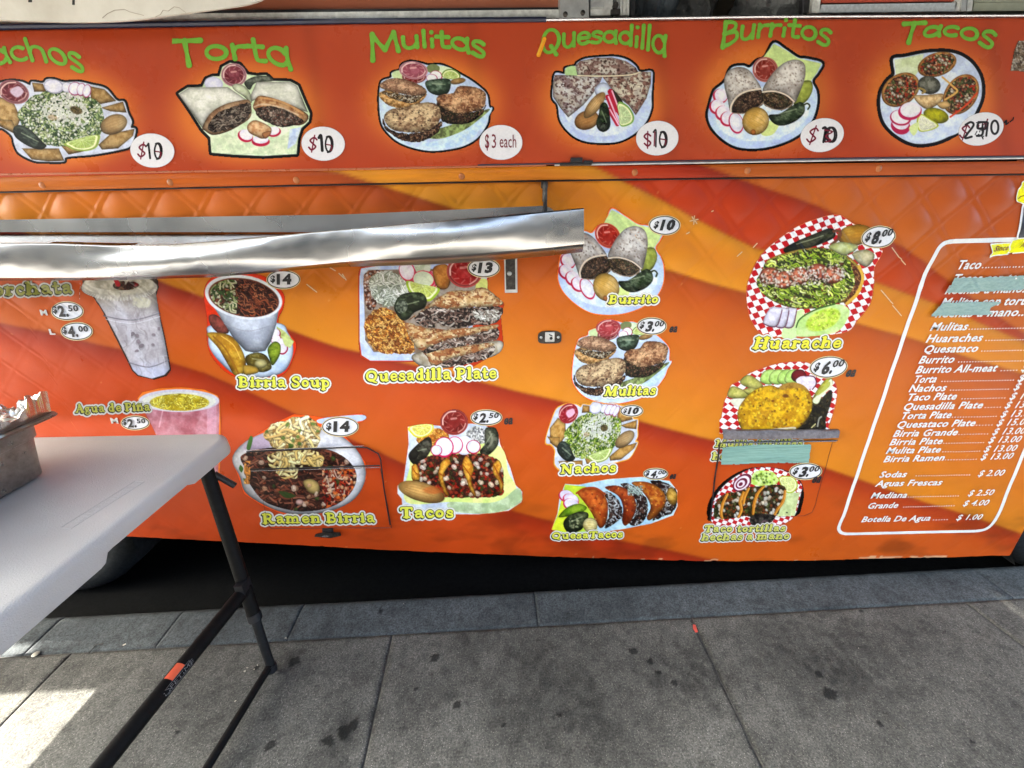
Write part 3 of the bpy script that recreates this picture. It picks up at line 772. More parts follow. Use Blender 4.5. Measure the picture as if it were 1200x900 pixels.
    mb.tube([(c[0], c[1], c[2] + .012), (c[0], c[1], c[2] - .03)], .0075, 6)
    mb.box(c[0] - .009, c[0] + .009, D - .02, D - .002, c[2] + .004, c[2] + .02, bev=.002)
    mb.build('rod_nut', M_DARKM, root)
    # support bracket below the shelf
    mb = MB(); a = on_y(590.5, 292, D - .006); b = on_y(606.5, 343, D - .006)
    mb.box(a[0], b[0], D - .008, D - .002, b[2], a[2], bev=.002); br = mb.build('shelf_bracket', M_ALU, root)
    mb = MB(); mb.box(a[0] + .004, b[0] - .006, D - .0095, D - .0078, b[2] + .010, a[2], bev=.001); mb.build('bracket_groove', M_DARKM, br)
    mb = MB(); c = on_y(597, 320.5, D - .008); mb.dome((c[0], D - .008, c[2]), .0075, .004); mb.build('rivet', M_ALU, br, True)
    return root
shelf()

# ------------------------------------------------------------------ latches and the two small doors
def keyhole():
    c = on_y(644, 394, D); x, z = c[0], c[2]
    mb = MB(); pts = []
    for k in range(24):
        a = k / 24 * 2 * math.pi; u = math.cos(a); v = math.sin(a)
        pts.append((x + .037 * np.sign(u) * abs(u) ** .55, z - .002 + .020 * np.sign(v) * abs(v) ** (.75 if v > 0 else .4)))
    mb.prism(pts, D - .007, D + .004); pl = mb.build('latch_plate', M_DARKM, truck)
    mb = MB(); mb.box(x - .015, x + .015, D - .0105, D - .006, z - .016, z + .016, bev=.003); mb.build('latch_paddle', M_ALU, pl)
    mb = MB(); mb.dome((x + .004, D - .0105, z - .004), .005, .003); mb.tube([(x - .003, D - .0115, z + .009), (x + .008, D - .0115, z + .003)], .0016, 6); mb.build('keyhole', M_BLACK, pl)
    for s in (-1, 1): mb = MB(); mb.dome((x + s * .027, D - .007, z - .002), .0045, .0025); mb.build('screw', M_ALU, pl, True)
keyhole()
def seam(name, pts, r=.0012, mat=None, off=.001, par=None):
    P = on_y(*np.array(pts, float).T, D); P[..., 1] = D - off - relief(P[..., 0], P[..., 2])
    mb = MB(); mb.tube([tuple(p) for p in P], r, 5); return mb.build(name, mat or M_SEAM, par or truck)
M_SEAM = paint_mat('door_seam', (.10, .02, .006), .5)
def densepts(pts, n=8):
    return [tuple((1 - k / n) * np.array(a) + k / n * np.array(b)) for a, b in zip(pts, pts[1:]) for k in range(n)] + [pts[-1]]
d1 = empty('fuel_door', tuple(on_y(370, 570, D)), truck); d1['label'] = 'low hatch under the ramen picture with a wire rim'
seam('seam', densepts([(446, 549), (459, 618), (318, 619), (314, 612)]), .0013, par=d1)
seam('seam', densepts([(314, 612), (300, 548)]), .0006, par=d1)
def rodpx(name, pts, dy, r, mat, par):
    P = on_y(*np.array(pts, float).T, D - dy); mb = MB(); mb.tube([tuple(p) for p in P], r, 8); return mb.build(name, mat, par, True)
rodpx('wire_rail', [(289, 529.5), (350, 526.5), (420, 524), (430, 524.6), (443, 531.5), (446, 538), (450, 573), (457, 615)], .014, .0024, M_BLACK, d1)
rodpx('wire_rail', [(293, 550), (350, 548.5), (445, 545.5)], .014, .0024, M_BLACK, d1)
rodpx('bright_edge', [(290, 527.8), (426, 522.6)], .0155, .0012, M_CHROME, d1)  # thin bright rods built as the highlight along the black wire
rodpx('bright_edge', [(294, 552), (445, 547.7)], .0155, .0013, M_CHROME, d1)
c = on_y(384, 625, D - .01); x, z = c[0], c[2]
mb = MB(); mb.box(x - .020, x + .020, D - .010, D - .001, z - .012, z + .018, bev=.003); lt = mb.build('door_latch', M_BLACK, d1)
mb = MB(); mb.prism([(x - .05, z - .010), (x - .045, z - .002), (x - .01, z + .006), (x + .02, z + .006), (x + .048, z + .004), (x + .05, z - .008), (x + .01, z - .018)], D - .016, D - .010); mb.build('latch_wing', M_DARKM, lt)
mb = MB(); mb.box(x - .02, x + .004, D - .018, D - .0155, z - .010, z - .006); mb.build('latch_tongue', M_CHROME, lt)

d2 = empty('gas_door', tuple(on_y(900, 560, D)), truck); d2['label'] = 'square hatch over the hand made tortilla taco picture with a bent metal rain flap'
seam('seam', densepts([(843, 518), (837, 560), (832, 608)]), .0028, M_BLACK, .003, d2)
seam('seam', densepts([(975, 518), (968, 545), (958, 580), (955, 592), (951, 600), (942, 604), (905, 606)]), .0008, par=d2)
mb = MB(); n = 26; a0 = on_y(846, 504, D - .008); a1 = on_y(983, 503.5, D - .008); lo = on_y(847, 514.5, D - .022); lo1 = on_y(982, 513, D - .022)
for (s, m_) in ((0, M_DARKM),):
    rows = []
    for k, (f, dy) in enumerate([(0, .001), (0, .012), (.25, .018), (1, .026), (1.02, .020)]):
        row = []
        for j in range(n + 1):
            t = j / n; A = a0 * (1 - t) + a1 * t; B = lo * (1 - t) + lo1 * t
            q = A * (1 - f) + B * f; row.append(mb.bm.verts.new((q[0], D - dy + .0012 * math.sin(j * 1.3), q[2] + .0010 * math.sin(j * .7 + k))))
        rows.append(row)
    for r0, r1 in zip(rows, rows[1:]):
        for j in range(n): mb.bm.faces.new((r0[j], r0[j + 1], r1[j + 1], r1[j]))
mb.build('rain_flap', paint_mat('brown_grey_worn_metal', (.20, .165, .15), .45, .6, .35, 80, .4), d2, True)
rodpx('bright_edge', [(846, 519.5), (980, 517)], .008, .0014, M_CHROME, d2)
seam('seam', densepts([(846, 517.3), (980, 514.8)]), .0016, M_BLACK, .006, d2)

# ================================================================== white board hanging at the upper left
Mb = NT('stained_white_board')
f = Mb.noise(5, 6, .7); Mb.l(Mb.ramp(f, [(.3, (.52, .49, .42)), (.6, (.66, .64, .57))]), Mb.b.inputs['Base Color']); Mb.set(Roughness=.6)
Mb.bump(Mb.noise(90, 3), .15, .001)
BY = D - .075
bd = tag(empty('hanging_board', tuple(on_y(120, 15, BY))), 'large white hand lettered board with a rounded corner hanging at the upper left', 'sign board')
mb = MB(); pts = dense([(-160, 20), (0, 23.5), (85, 26), (150, 24), (205, 17), (262, 9.5), (292, 4.5), (312, -4), (322, -20), (326, -60)], 5, False)
P = on_y(pts[:, 0], pts[:, 1], BY); out = [(p[0], p[2]) for p in P] + [(P[-1][0], 2.25), (P[0][0] - .1, 2.25)]
mb.prism(out, BY, BY + .006); mb.build('board_sheet', Mb.m, bd)
for (x0, x1, yb) in ((33, 37, 2.5), (84.5, 87, 5.5), (54, 57, -4), (110, 113, -5)):
    mb = MB(); pquad(mb, [(x0, yb), (x1, yb), (x1 + .5, yb - 40), (x0 + .5, yb - 40)], BY - .0012, BY + .001); mb.build('letter_stroke', M_INKBLACK, bd)
for ln in ([(120, 21), (126, 16), (134, 12), (146, 11), (152, 14), (160, 16), (168, 18)], [(182, 20), (188, 17), (191, 12), (197, 13), (204, 8), (210, 9), (218, 15)]):
    P = on_y(*np.array(ln, float).T, BY - .0006); mb = MB(); mb.tube([tuple(p) for p in P], .0006, 5); mb.build('stain_line', paint_mat('stain', (.40, .35, .28), .7), bd)
for xx in (float(out[0][0]) + .1, float(out[-3][0])):
    mb = MB(); mb.tube([(xx, BY + .003, 2.24), (xx, BY + .003, 2.355)], .002, 6); mb.build('hanging_wire', M_BLACK, bd)

# ================================================================== plastic bags inside the window
def bag(px, py, rx, ry, yy, rgb, seed, label):
    M_ = NT('plastic_bag'); M_.set(Roughness=.35, Specular_IOR_Level=.5)
    g = M_.noise(11, 5, .7); M_.l(M_.ramp(g, [(.3, tuple(v * .6 for v in rgb)), (.7, rgb)]), M_.b.inputs['Base Color']); M_.bump(M_.noise(22, 5, .7), .9, .02)
    c = on_y(px, py, yy); mb = MB(); r = bmesh.ops.create_icosphere(mb.bm, subdivisions=5, radius=1)
    for v in r['verts']:
        p = v.co; n_ = float(fbm(np.array([p.x * 2.2 + seed]), np.array([p.z * 2.2 + p.y * 1.4]), seed, 4)[0]) - .5
        cr = abs(float(vn(np.array([p.x * 4. + seed]), np.array([p.z * 4. - p.y * 3]), seed + 1)[0]) - .5)
        q = p * (1 + .55 * n_ + .25 * cr)
        v.co = Vector((c[0] + q.x * rx, yy + q.y * .10, max(1.736, c[2] + q.z * ry)))
    o = mb.build('plastic_bag', M_.m, None, True); tag(o, label, 'plastic bag'); return o
bag(765, 6, .055, .10, D + .20, (.20, .24, .27), 3, 'pale blue grey plastic bag just inside the window beside the ridged frame')
bag(805, 4, .07, .12, D + .26, (.27, .27, .26), 8, 'grey crumpled plastic bag in the middle of the dark window opening')
bag(905, 6, .10, .10, D + .16, (.24, .25, .25), 14, 'dark grey full plastic bag at the right of the dark window opening')
mb = MB(); c = on_y(858, 0, D + .5); mb.box(c[0] - .08, c[0] + .06, D + .5, D + .8, 1.70, 2.05, bev=.01)
mb.build('drinks_cabinet', paint_mat('dark_brown_box', (.05, .04, .02), .6), truck)

# ================================================================== ground
KR = R(2.5)                                           # the kerb line runs 2.5 degrees off the truck's side
ku = np.array([math.cos(KR), math.sin(KR)]); kv = np.array([-math.sin(KR), math.cos(KR)])
k0 = on_z(628, 733)[:2]                               # a point on the joint between pavement and kerb
def kw(u, v, z): q = k0 + ku * u + kv * v; return (q[0], q[1], z)
def uv_px(px, py, z=0.): 
    p = on_z(px, py, z)[..., :2] - k0; return p @ ku, p @ kv
KW = .155                                             # kerb width
def ground_mat(name, a, b, speck=.5, aniso=None, sp=1.0):
    m = NT(name); at = m.n('VertexColor'); at.layer_name = 'Col'
    f = m.noise(7, 6, .7); g = m.noise(180, 3, .7); h = m.n('TexVoronoi', Scale=330.0); m.l(m.geo(), h.inputs['Vector'])
    base = m.ramp(f, [(.3, a), (.7, b)])
    base = m.mix(1.0, base, m.ramp(g, [(.32, (.45, .45, .45)), (.5, (1, 1, 1)), (.68, (1.6, 1.58, 1.54))]), 'MULTIPLY')
    w_ = m.n('TexWhiteNoise', _noise_dimensions='3D'); m.l(h.outputs['Position'], w_.inputs['Vector'])
    sel = m.ramp(w_.outputs['Value'], [(.86, (0, 0, 0)), (.90, (1, 1, 1))])
    sel2 = m.ramp(h.outputs['Distance'], [(.22, (1, 1, 1)), (.4, (0, 0, 0))])
    pale = m.mix(1.0, sel, sel2, 'MULTIPLY')
    pm = m.n('Math', _operation='MULTIPLY'); m.l(pale, pm.inputs[0]); pm.inputs[1].default_value = speck
    base = m.mix(pm.outputs[0], base, (.42, .39, .34))
    base = m.mix(1.0, base, at.outputs[0], 'MULTIPLY')
    m.l(base, m.b.inputs['Base Color']); m.set(Roughness=.85, Specular_IOR_Level=.25)
    ad = m.n('Math', _operation='ADD'); m.l(g, ad.inputs[0]); m.l(m.noise(60, 5, .7), ad.inputs[1])
    m.bump(ad.outputs[0], .55, .0025); return m.m
M_SLAB = ground_mat('worn_pavement_concrete', (.070, .068, .059), (.099, .096, .084), .6)
M_KERB = ground_mat('smooth_kerb_concrete', (.050, .058, .061), (.072, .081, .084), .12)
M_ROAD = paint_mat('asphalt', (.0035, .0035, .0035), .95, 0, .4, 60, .6, spec=.05)
M_FAR = paint_mat('far_pavement_concrete', (.17, .16, .15), .9, 0, .2, 3, .3)
mb = MB(); s = 220
mb.bm.faces.new([mb.bm.verts.new((x, y, -.155)) for x, y in ((-s, -s), (s, -s), (s, s), (-s, s))])
tag(mb.build('road', M_ROAD), kind='structure')
# stains and blotches (name of the photo's spots), px positions
SPOTS = [(510, 771, .016), (536, 826, .013), (446, 715, .011), (1009, 716, .007), (812, 722, .006), (300, 783, .010), (741, 763, .014), (762, 775, .012), (772, 788, .010), (790, 801, .012), (694, 735, .006),
         (487, 808, .008), (208, 858, .006), (317, 873, .016), (972, 812, .02), (960, 790, .012), (1030, 848, .010), (1140, 870, .008), (590, 850, .007), (655, 838, .008), (403, 858, .022), (385, 868, .018), (415, 850, .013), (345, 775, .02)]
BLOT = [(1000, 770, .16, .45), (900, 760, .12, .35), (640, 800, .2, .28), (820, 790, .11, .6), (975, 790, .09, .4), (660, 840, .12, .35), (345, 772, .05, .5), (400, 862, .055, .8), (1000, 742, .09, .35), (1080, 755, .07, .35), (770, 780, .10, .35), (590, 760, .12, .25), (480, 830, .1, .3), (420, 790, .07, .3), (700, 850, .07, .3)]
SP_UV = [(uv_px(x, y), r) for x, y, r in SPOTS]; BL_UV = [(uv_px(x, y), r, k) for x, y, r, k in BLOT]
def stain(U, V):
    k = np.ones(U.shape)
    k *= 1 - .26 * sstep(.40, .78, fbm(U * 4.5, V * 4.5, 70, 5)); k *= 1 - .22 * sstep(.60, .68, fbm(U * 40, V * 40, 72, 4))
    k *= 1 + .22 * sstep(.5, .8, fbm(U * 3.1, V * 3.1, 75, 4))
    k *= 1 - .20 * sstep(.52, .72, fbm(U * 20, V * 20, 80, 5)); k *= 1 - .20 * sstep(.5, .7, fbm(U * 60, V * 60, 81, 3))
    wob = .6 + .8 * fbm(U * 30, V * 30, 84, 3)
    for (u, v), r, s_ in BL_UV:
        k *= 1 - s_ * .62 * np.exp(-(np.hypot(U - u, V - v) / r / wob) ** 2) * (.5 + 1. * sstep(.35, .6, fbm(U * 45, V * 45, 90, 4)))
    return np.clip(k, .08, 1.4)
def slab(name, quad, z, mat, par, step=.010, groove=.004, seed=0, spots=True, th=.12, rgb=(1, 1, 1), round_v=0.):
    """quad: u at v0 (left,right) and at v1 (left,right); grid mesh with rounded edges"""
    (ul0, ur0, v0), (ul1, ur1, v1) = quad
    nv = max(3, int((v1 - v0) / step)); nu = max(3, int(max(ur0 - ul0, ur1 - ul1) / step))
    e = np.array([0., .35, .7, 1.0]) * .008
    def ax(n):
        return np.concatenate([e / .5 * .5, np.linspace(.02, .98, n), 1 - e[::-1]]) if False else np.linspace(0, 1, n)
    T, S = np.meshgrid(ax(nv), ax(nu), indexing='ij')
    V = v0 + (v1 - v0) * T; U = (ul0 + (ul1 - ul0) * T) * (1 - S) + (ur0 + (ur1 - ur0) * T) * S
    wu = (ur0 - ul0); du = np.minimum(S, 1 - S) * wu; dv = np.minimum(T, 1 - T) * (v1 - v0); d = np.minimum(du, dv)
    g = groove * .55 * (.5 + .9 * vn(U * 25, V * 25, 6))
    Z = z - g * np.exp(-(d / .006) ** 2) * 1.6 + .0012 * (fbm(U * 9, V * 9, seed, 4) - .5)
    if round_v: Z = Z - round_v * np.exp(-((v1 - V) / .012) ** 2)
    k = stain(U, V)
    edge = 1 - .35 * np.exp(-(d / .010) ** 2) * vn(U * 12, V * 12, 33)
    Cc = (k * edge)[..., None] * np.array(rgb) * (1 + .04 * (vn(U * 2, V * 2, 3) - .5))[..., None]
    if spots:
        for (u, v), r in SP_UV:
            q = np.hypot(U - u, V - v) / (r * .88); q = q * (.35 + 1.3 * fbm(U * 75 + r * 999, V * 75, 9, 4))
            m_ = sstep(1.05, .88, q)[..., None]; Cc = Cc * (1 - m_ * .80)
            Z = Z + .0008 * m_[..., 0]
    XY = k0 + U[..., None] * ku + V[..., None] * kv
    P = np.concatenate([XY, Z[..., None]], -1)
    P = np.pad(P, ((1, 1), (1, 1), (0, 0)), 'edge'); Cp = np.pad(Cc, ((1, 1), (1, 1), (0, 0)), 'edge')
    P[0, :, 2] = P[-1, :, 2] = z - th; P[:, 0, 2] = P[:, -1, 2] = z - th
    return link(name, grid_mesh(name, P, Cp, None, True), par, mat)
pave = tag(empty('sidewalk', (0, 0, 0)), kind='structure')
# joints: (u at the kerb joint, u one metre nearer)
def jl(pa, pb):
    (ua, va), (ub, vb) = uv_px(*pa), uv_px(*pb)
    m = (ub - ua) / (vb - va); return lambda v: ua + m * (v - va)
J = [jl((80, 769), (0, 850)), jl((459, 746), (425, 900)), jl((810, 722), (893, 897)), jl((1134, 707), (1200, 757))]
vN = -1.0; gap = .0022
cols = [(lambda v: J[0](v) - 1.15), J[0], J[1], J[2], J[3], (lambda v: J[3](v) + .95)]
for i in range(5):
    a, b = cols[i], cols[i + 1]
    slab('slab', ((a(vN) + gap, b(vN) - gap, vN), (a(0) + gap, b(0) - gap, -.0035)), 0, M_SLAB, pave, .0052, seed=i, rgb=(1, 1, 1) if i != 1 else (.98, .99, 1.0))
# bedding that shows dark in the joints
M_JOINT = paint_mat('joint_dirt', (.05, .047, .042), .95, 0, .3, 60, .3)
mb = MB(); mb.bm.faces.new([mb.bm.verts.new(kw(u, v, -.006)) for u, v in ((-8, vN), (8, vN), (8, .0), (-8, .0))]); tag(mb.build('joint_bed', M_JOINT, pave), kind='stuff')
# the rest of the pavement, out of the picture
mb = MB(); vv = vN - .003
mb.bm.faces.new([mb.bm.verts.new(kw(u, v, -.001)) for u, v in ((-60, -3.4), (60, -3.4), (60, vv), (-60, vv))]); 
for sgn, uu in ((-1, cols[0](-.5) - .12), (1, cols[5](-.5) + .12)):
    mb.bm.faces.new([mb.bm.verts.new(kw(u, v, -.001)) for u, v in ((uu, vN), (sgn * 60, vN), (sgn * 60, -.004), (uu, -.004))])
mb.build('far_pavement', M_FAR, pave)
# kerb stones
kerb = tag(empty('kerb', (0, 1.1, 0)), kind='structure')
KJ = [(-3.2,), (uv_px(28, 765)[0],), (uv_px(187, 751)[0],), (uv_px(337, 747)[0],), (uv_px(631, 733)[0],), (uv_px(1190, 701)[0],), (2.6,), (3.6,)]
for i in range(len(KJ) - 1):
    slab('kerb_stone', ((KJ[i][0] + .0008, KJ[i + 1][0] - .0008, .004), (KJ[i][0] + .0008, KJ[i + 1][0] - .0008, KW)), -.002 - .0015 * (i % 2), M_KERB, kerb, .008, .0016, 40 + i, th=.153, round_v=.008)
mb = MB()
for x0, x1 in ((-60, KJ[0][0]), (KJ[-1][0], 60)):
    a = [kw(x0, .004, 0), kw(x1, .004, 0), kw(x1, KW, 0), kw(x0, KW, 0)]; b = [(p[0], p[1], -.155) for p in a]
    va = [mb.bm.verts.new(p) for p in a]; vb = [mb.bm.verts.new(p) for p in b]
    mb.bm.faces.new(va); mb.bm.faces.new((va[3], va[2], vb[2], vb[3]))
mb.build('far_kerb', M_FAR, kerb)
# crack continuing beside the right joint, red paint fleck
def gpath(name, pts, r, mat, par, z=.0006):
    P = on_z(*np.array(pts, float).T); P[:, 2] = z; mb = MB(); mb.tube([tuple(p) for p in P], r, 5); o = mb.build(name, mat, par)
    return o
gpath('crack', [(811, 722), (818, 742), (828, 762), (836, 776), (843, 796), (852, 812), (858, 824), (868, 846), (880, 872), (897, 900)], [.0009, .0012, .0008, .0013, .0009, .0016, .0022, .0008, .0012, .001], M_JOINT, pave)
gpath('crack', [(1052, 845), (1060, 852), (1068, 857)], [.001, .0022, .001], M_JOINT, pave)
gpath('crack', [(110, 764), (104, 766), (112, 756), (121, 754)], .0016, M_JOINT, pave)
gpath('crack', [(1056, 844), (1064, 850), (1090, 850)], [.001, .0018, .0006], M_JOINT, pave)
mb = MB(); P = on_z(*np.array([(812, 732), (815, 733), (818, 741), (815, 742), (812, 737)], float).T); 
mb.bm.faces.new([mb.bm.verts.new((p[0], p[1], .0022)) for p in P[::-1]]); mb.build('red_paint_fleck', paint_mat('red_road_paint', (.45, .06, .04), .7), pave)
# small litter
M_LIT = paint_mat('pale_crumb', (.34, .32, .25), .8); rg = random.Random(4); mb = MB()
for (px, py, s_) in [(146, 756, .006), (335, 748, .004), (287, 787, .004), (290, 783, .004), (302, 780, .0035), (298, 785, .003), (276, 822, .0035), (473, 708, .002), (678, 691, .002), (950, 686, .002), (1006, 760, .0022), (336, 749, .003), (1128, 796, .0018), (692, 755, .0018)]:
    p = on_z(px, py); M = Matrix.Translation((p[0], p[1], .002)) @ Matrix.Rotation(rg.random() * 3, 4, 'Z') @ Matrix.Rotation(rg.random() * .6, 4, 'X')
    mb.box(-s_ * .7, s_ * .7, -s_ * .4, s_ * .4, 0, s_ * .25, M)
tag(mb.build('crumbs', M_LIT), 'pale crumbs scattered on the pavement', 'litter', kind='stuff')
p = on_z(41.5, 766); mb = MB(); mb.dome((p[0], p[1], -.002), .011, .003, axis='z')
tag(mb.build('bottle_cap', paint_mat('flattened_cap', (.25, .24, .20), .5, .4)), 'flattened grey bottle cap in the kerb joint at the far left', 'bottle cap')

# added, unseen post on the left, outside the picture: its shadow is the dark strip between the two sunlit patches
ya, yb = on_z(60, 812)[1], on_z(25, 772)[1]
mb = MB(); yc = (ya + yb) / 2 - .045; hw = (yb - ya) / 2 * .95
mb.box(-3.15, -3.03, yc - hw, yc + hw, 0, 2.35, bev=.01); pst = mb.build('added_shade_post', paint_mat('white_post', (.7, .7, .68), .5))
tag(pst, 'unseen white square post added left of the folding table to cast a shadow strip', 'post')
print('post', yc, hw, 'flap', FLAP_X0, FLAP_GAP)

# ================================================================== folding table
TZ = .74
tc = on_z(277, 516, TZ - .03)
TX1, TY1 = float(tc[0]), float(tc[1])                  # right far corner
TX0, TY0 = TX1 - 1.11, TY1 - .76
table = tag(empty('folding_table', ((TX0 + TX1) / 2, (TY0 + TY1) / 2, 0)), 'white plastic folding table with dark tubular legs standing by the truck', 'table')
Mt = NT('white_pebbled_plastic')
f = Mt.noise(4, 5, .6); Mt.l(Mt.ramp(f, [(.3, (.43, .42, .395)), (.7, (.50, .49, .462))]), Mt.b.inputs['Base Color']); Mt.set(Roughness=.42, Specular_IOR_Level=.5)
Mt.bump(Mt.noise(300, 3, .6), .45, .0022)
def rrect(x0, x1, y0, y1, r, n=8):
    out = []
    for cx, cy, a0 in ((x1 - r, y1 - r, 0), (x0 + r, y1 - r, 90), (x0 + r, y0 + r, 180), (x1 - r, y0 + r, 270)):
        for k in range(n + 1):
            a = R(a0 + 90 * k / n); out.append((cx + r * math.cos(a), cy + r * math.sin(a)))
    return out
def tabletop():
    mb = MB(); prof = [(-.045, 0), (-.020, 0), (-.012, -.0010), (-.006, -.0040), (-.002, -.009), (0, -.016), (.002, -.040), (.0, -.052), (-.004, -.053), (-.008, -.045), (-.012, -.02)]
    o = rrect(TX0, TX1, TY0, TY1, .055)
    # densify the long sides
    pts = []
    for i in range(len(o)):
        a, b = np.array(o[i]), np.array(o[(i + 1) % len(o)]); n = max(1, int(np.linalg.norm(b - a) / .012))
        for k in range(n): pts.append(a + (b - a) * k / n)
    pts = np.array(pts); c = np.array([(TX0 + TX1) / 2, (TY0 + TY1) / 2])
    nx = np.roll(pts, -1, 0) - np.roll(pts, 1, 0); nrm = np.stack([nx[:, 1], -nx[:, 0]], -1); nrm /= np.linalg.norm(nrm, axis=1)[:, None]
    s1 = on_z(202, 570, TZ - .05)[1]; s2 = on_z(101, 655, TZ - .05)[1]
    rings = []
    for (off, dz) in prof:
        ring = []
        for p, n_ in zip(pts, nrm):
            dzz = dz
            if dz < -.03:
                side_ = abs(p[0] - TX1) < .01
                cut = (sstep(s1 + .012, s1 - .008, np.array(p[1])) * (1 - sstep(s2 + .012, s2 - .006, np.array(p[1])))) if side_ else .0
                deep = sstep(s2 + .01, s2 - .01, np.array(p[1])) if side_ else 0.
                dzz = dz + .012 * float(cut) - .010 * float(deep)
            q = p + n_ * off; ring.append(mb.bm.verts.new((q[0], q[1], TZ + dzz)))
        rings.append(ring)
    n = len(pts); mb.bm.faces.new(rings[0])
    for A, B in zip(rings, rings[1:]):
        for k in range(n): mb.bm.faces.new((A[k], B[k], B[(k + 1) % n], A[(k + 1) % n]))
    mb.bm.faces.new(rings[-1][::-1])
    return mb.build('tabletop', Mt.m, table, True)
table_top_o = tabletop()
Ml = paint_mat('dark_grey_powder_coat', (.006, .0055, .005), .55, 0, .3, 60, .25, spec=.12)
Ml2 = paint_mat('grey_steel_tube', (.016, .016, .016), .45, .2, .3, 60, .25, spec=.2)
foot = np.array([*on_z(319, 786, .015)]); ltop = on_z(240, 545, TZ - .05); ltop = np.array([ltop[0], ltop[1], TZ - .04])
def atleg(t): return ltop * (1 - t) + foot * t
fb = on_z(250, 900, .015)                     # along the foot bar
dirf = (fb - foot); dirf[2] = 0; dirf /= np.linalg.norm(dirf)
span = .60
def legset(base_shift, mirror=1):
    sh = np.array(base_shift)
    for s in (0, 1):
        o = sh + dirf * span * s
        T = [atleg(t) + o for t in (0, .55, .72, .985)]
        if mirror < 0:
            for q, t in zip(T, (0, .55, .72, .985)): q[0] += 2 * (ltop[0] - atleg(t)[0])
        mb = MB(); mb.tube([tuple(T[0]), tuple(T[2])], .0185, 14); lg = mb.build('leg', Ml, table, True)
        mb = MB(); mb.tube([tuple(T[2] * 1.0), tuple(T[3])], .0135, 12); mb.build('lower_tube', Ml2, lg, True)
        mb = MB(); d_ = (T[3] - T[2]); d_ /= np.linalg.norm(d_); mb.tube([tuple(T[2] - d_ * .012), tuple(T[2] + d_ * .012)], .0205, 14); mb.build('leg_collar', M_BLACK, lg, True)
        mb = MB(); mb.tube([tuple(T[3] - d_ * .012), tuple(T[3] + d_ * .012)], [.018, .016], 12); mb.build('foot_cap', M_BLACK, lg, True)
        mb = MB()
        for k in range(3):
            c = T[2] + d_ * (.03 + .03 * k) + np.array([-.002, -.0132, 0]); mb.tube([tuple(c), tuple(c + np.array([0, .002, 0]))], .004, 8)
        mb.build('adjustment_hole', M_BLACK, lg)
    a = atleg(.97) + sh; b = a + dirf * span
    if mirror < 0: a[0] += 2 * (ltop[0] - atleg(.97)[0]); b[0] += 2 * (ltop[0] - atleg(.97)[0])
    mb = MB(); mb.tube([tuple(a), tuple(b)], .0115, 12); mb.build('foot_bar', Ml, table, True)
    t = .585; a = atleg(t) + sh; b = a + dirf * span
    if mirror < 0: a[0] += 2 * (ltop[0] - atleg(t)[0]); b[0] += 2 * (ltop[0] - atleg(t)[0])
    mb = MB(); mb.tube([tuple(a), tuple(b)], .0190, 16); cb = mb.build('crossbar', Ml, table, True)
    return a, b, cb
ca, cbb, crossbar = legset((0, 0, 0))
legset((-(TX1 - TX0) + .10, 0, 0), -1)
# slanting brace under the top and hinge catch behind the leg
q = atleg(.06); mb = MB(); mb.tube([(q[0] + .01, q[1] + .01, q[2]), tuple(atleg(.12) + np.array([.045, .03, -.01]))], .009, 8); mb.build('catch_lever', M_BLACK, table, True)
m0 = atleg(.585) + dirf * span * .97; mb = MB()
mb.tube([tuple(m0), (m0[0] - .30, m0[1], TZ - .05)], .010, 8); mb.build('brace', Ml, table, True)
m0 = atleg(.56) ; mb = MB(); mb.box(-.013, .013, -.02, .02, -.022, .022, Matrix.Translation(Vector(m0 + np.array([.006, -.012, 0])))); mb.build('corner_bracket', M_BLACK, table)
# orange sticker and lettering on the crossbar
def on_bar(t0, a0, r=.0195):
    """frame on the surface of the crossbar: position, along, across"""
    al = (cbb - ca) / np.linalg.norm(cbb - ca); c = ca + al * t0
    v = np.array([0, 0, CAM_H]) - c; v -= al * (v @ al); v /= np.linalg.norm(v); s_ = np.cross(al, v)
    n_ = v * math.cos(a0) + s_ * math.sin(a0); return c + n_ * r, al, np.cross(n_, al), n_
def bar_t(px, py):
    best = min(np.linspace(0, span, 400), key=lambda t: float(np.sum((topx(ca + (cbb - ca) / span * t) - np.array([px, py])) ** 2))); return best
mb = MB(); t0, t1 = bar_t(206, 778), bar_t(192, 797)
rows = []
for t in np.linspace(t0, t1, 3): rows.append([mb.bm.verts.new(on_bar(t, a)[0]) for a in np.linspace(-.12, 1.0, 8)])
for A, B in zip(rows, rows[1:]):
    for k in range(7): mb.bm.faces.new((A[k], A[k + 1], B[k + 1], B[k]))
mb.build('orange_sticker', paint_mat('orange_sticker', (.78, .12, .05), .4), crossbar, True)
BAR = (bar_t, on_bar)

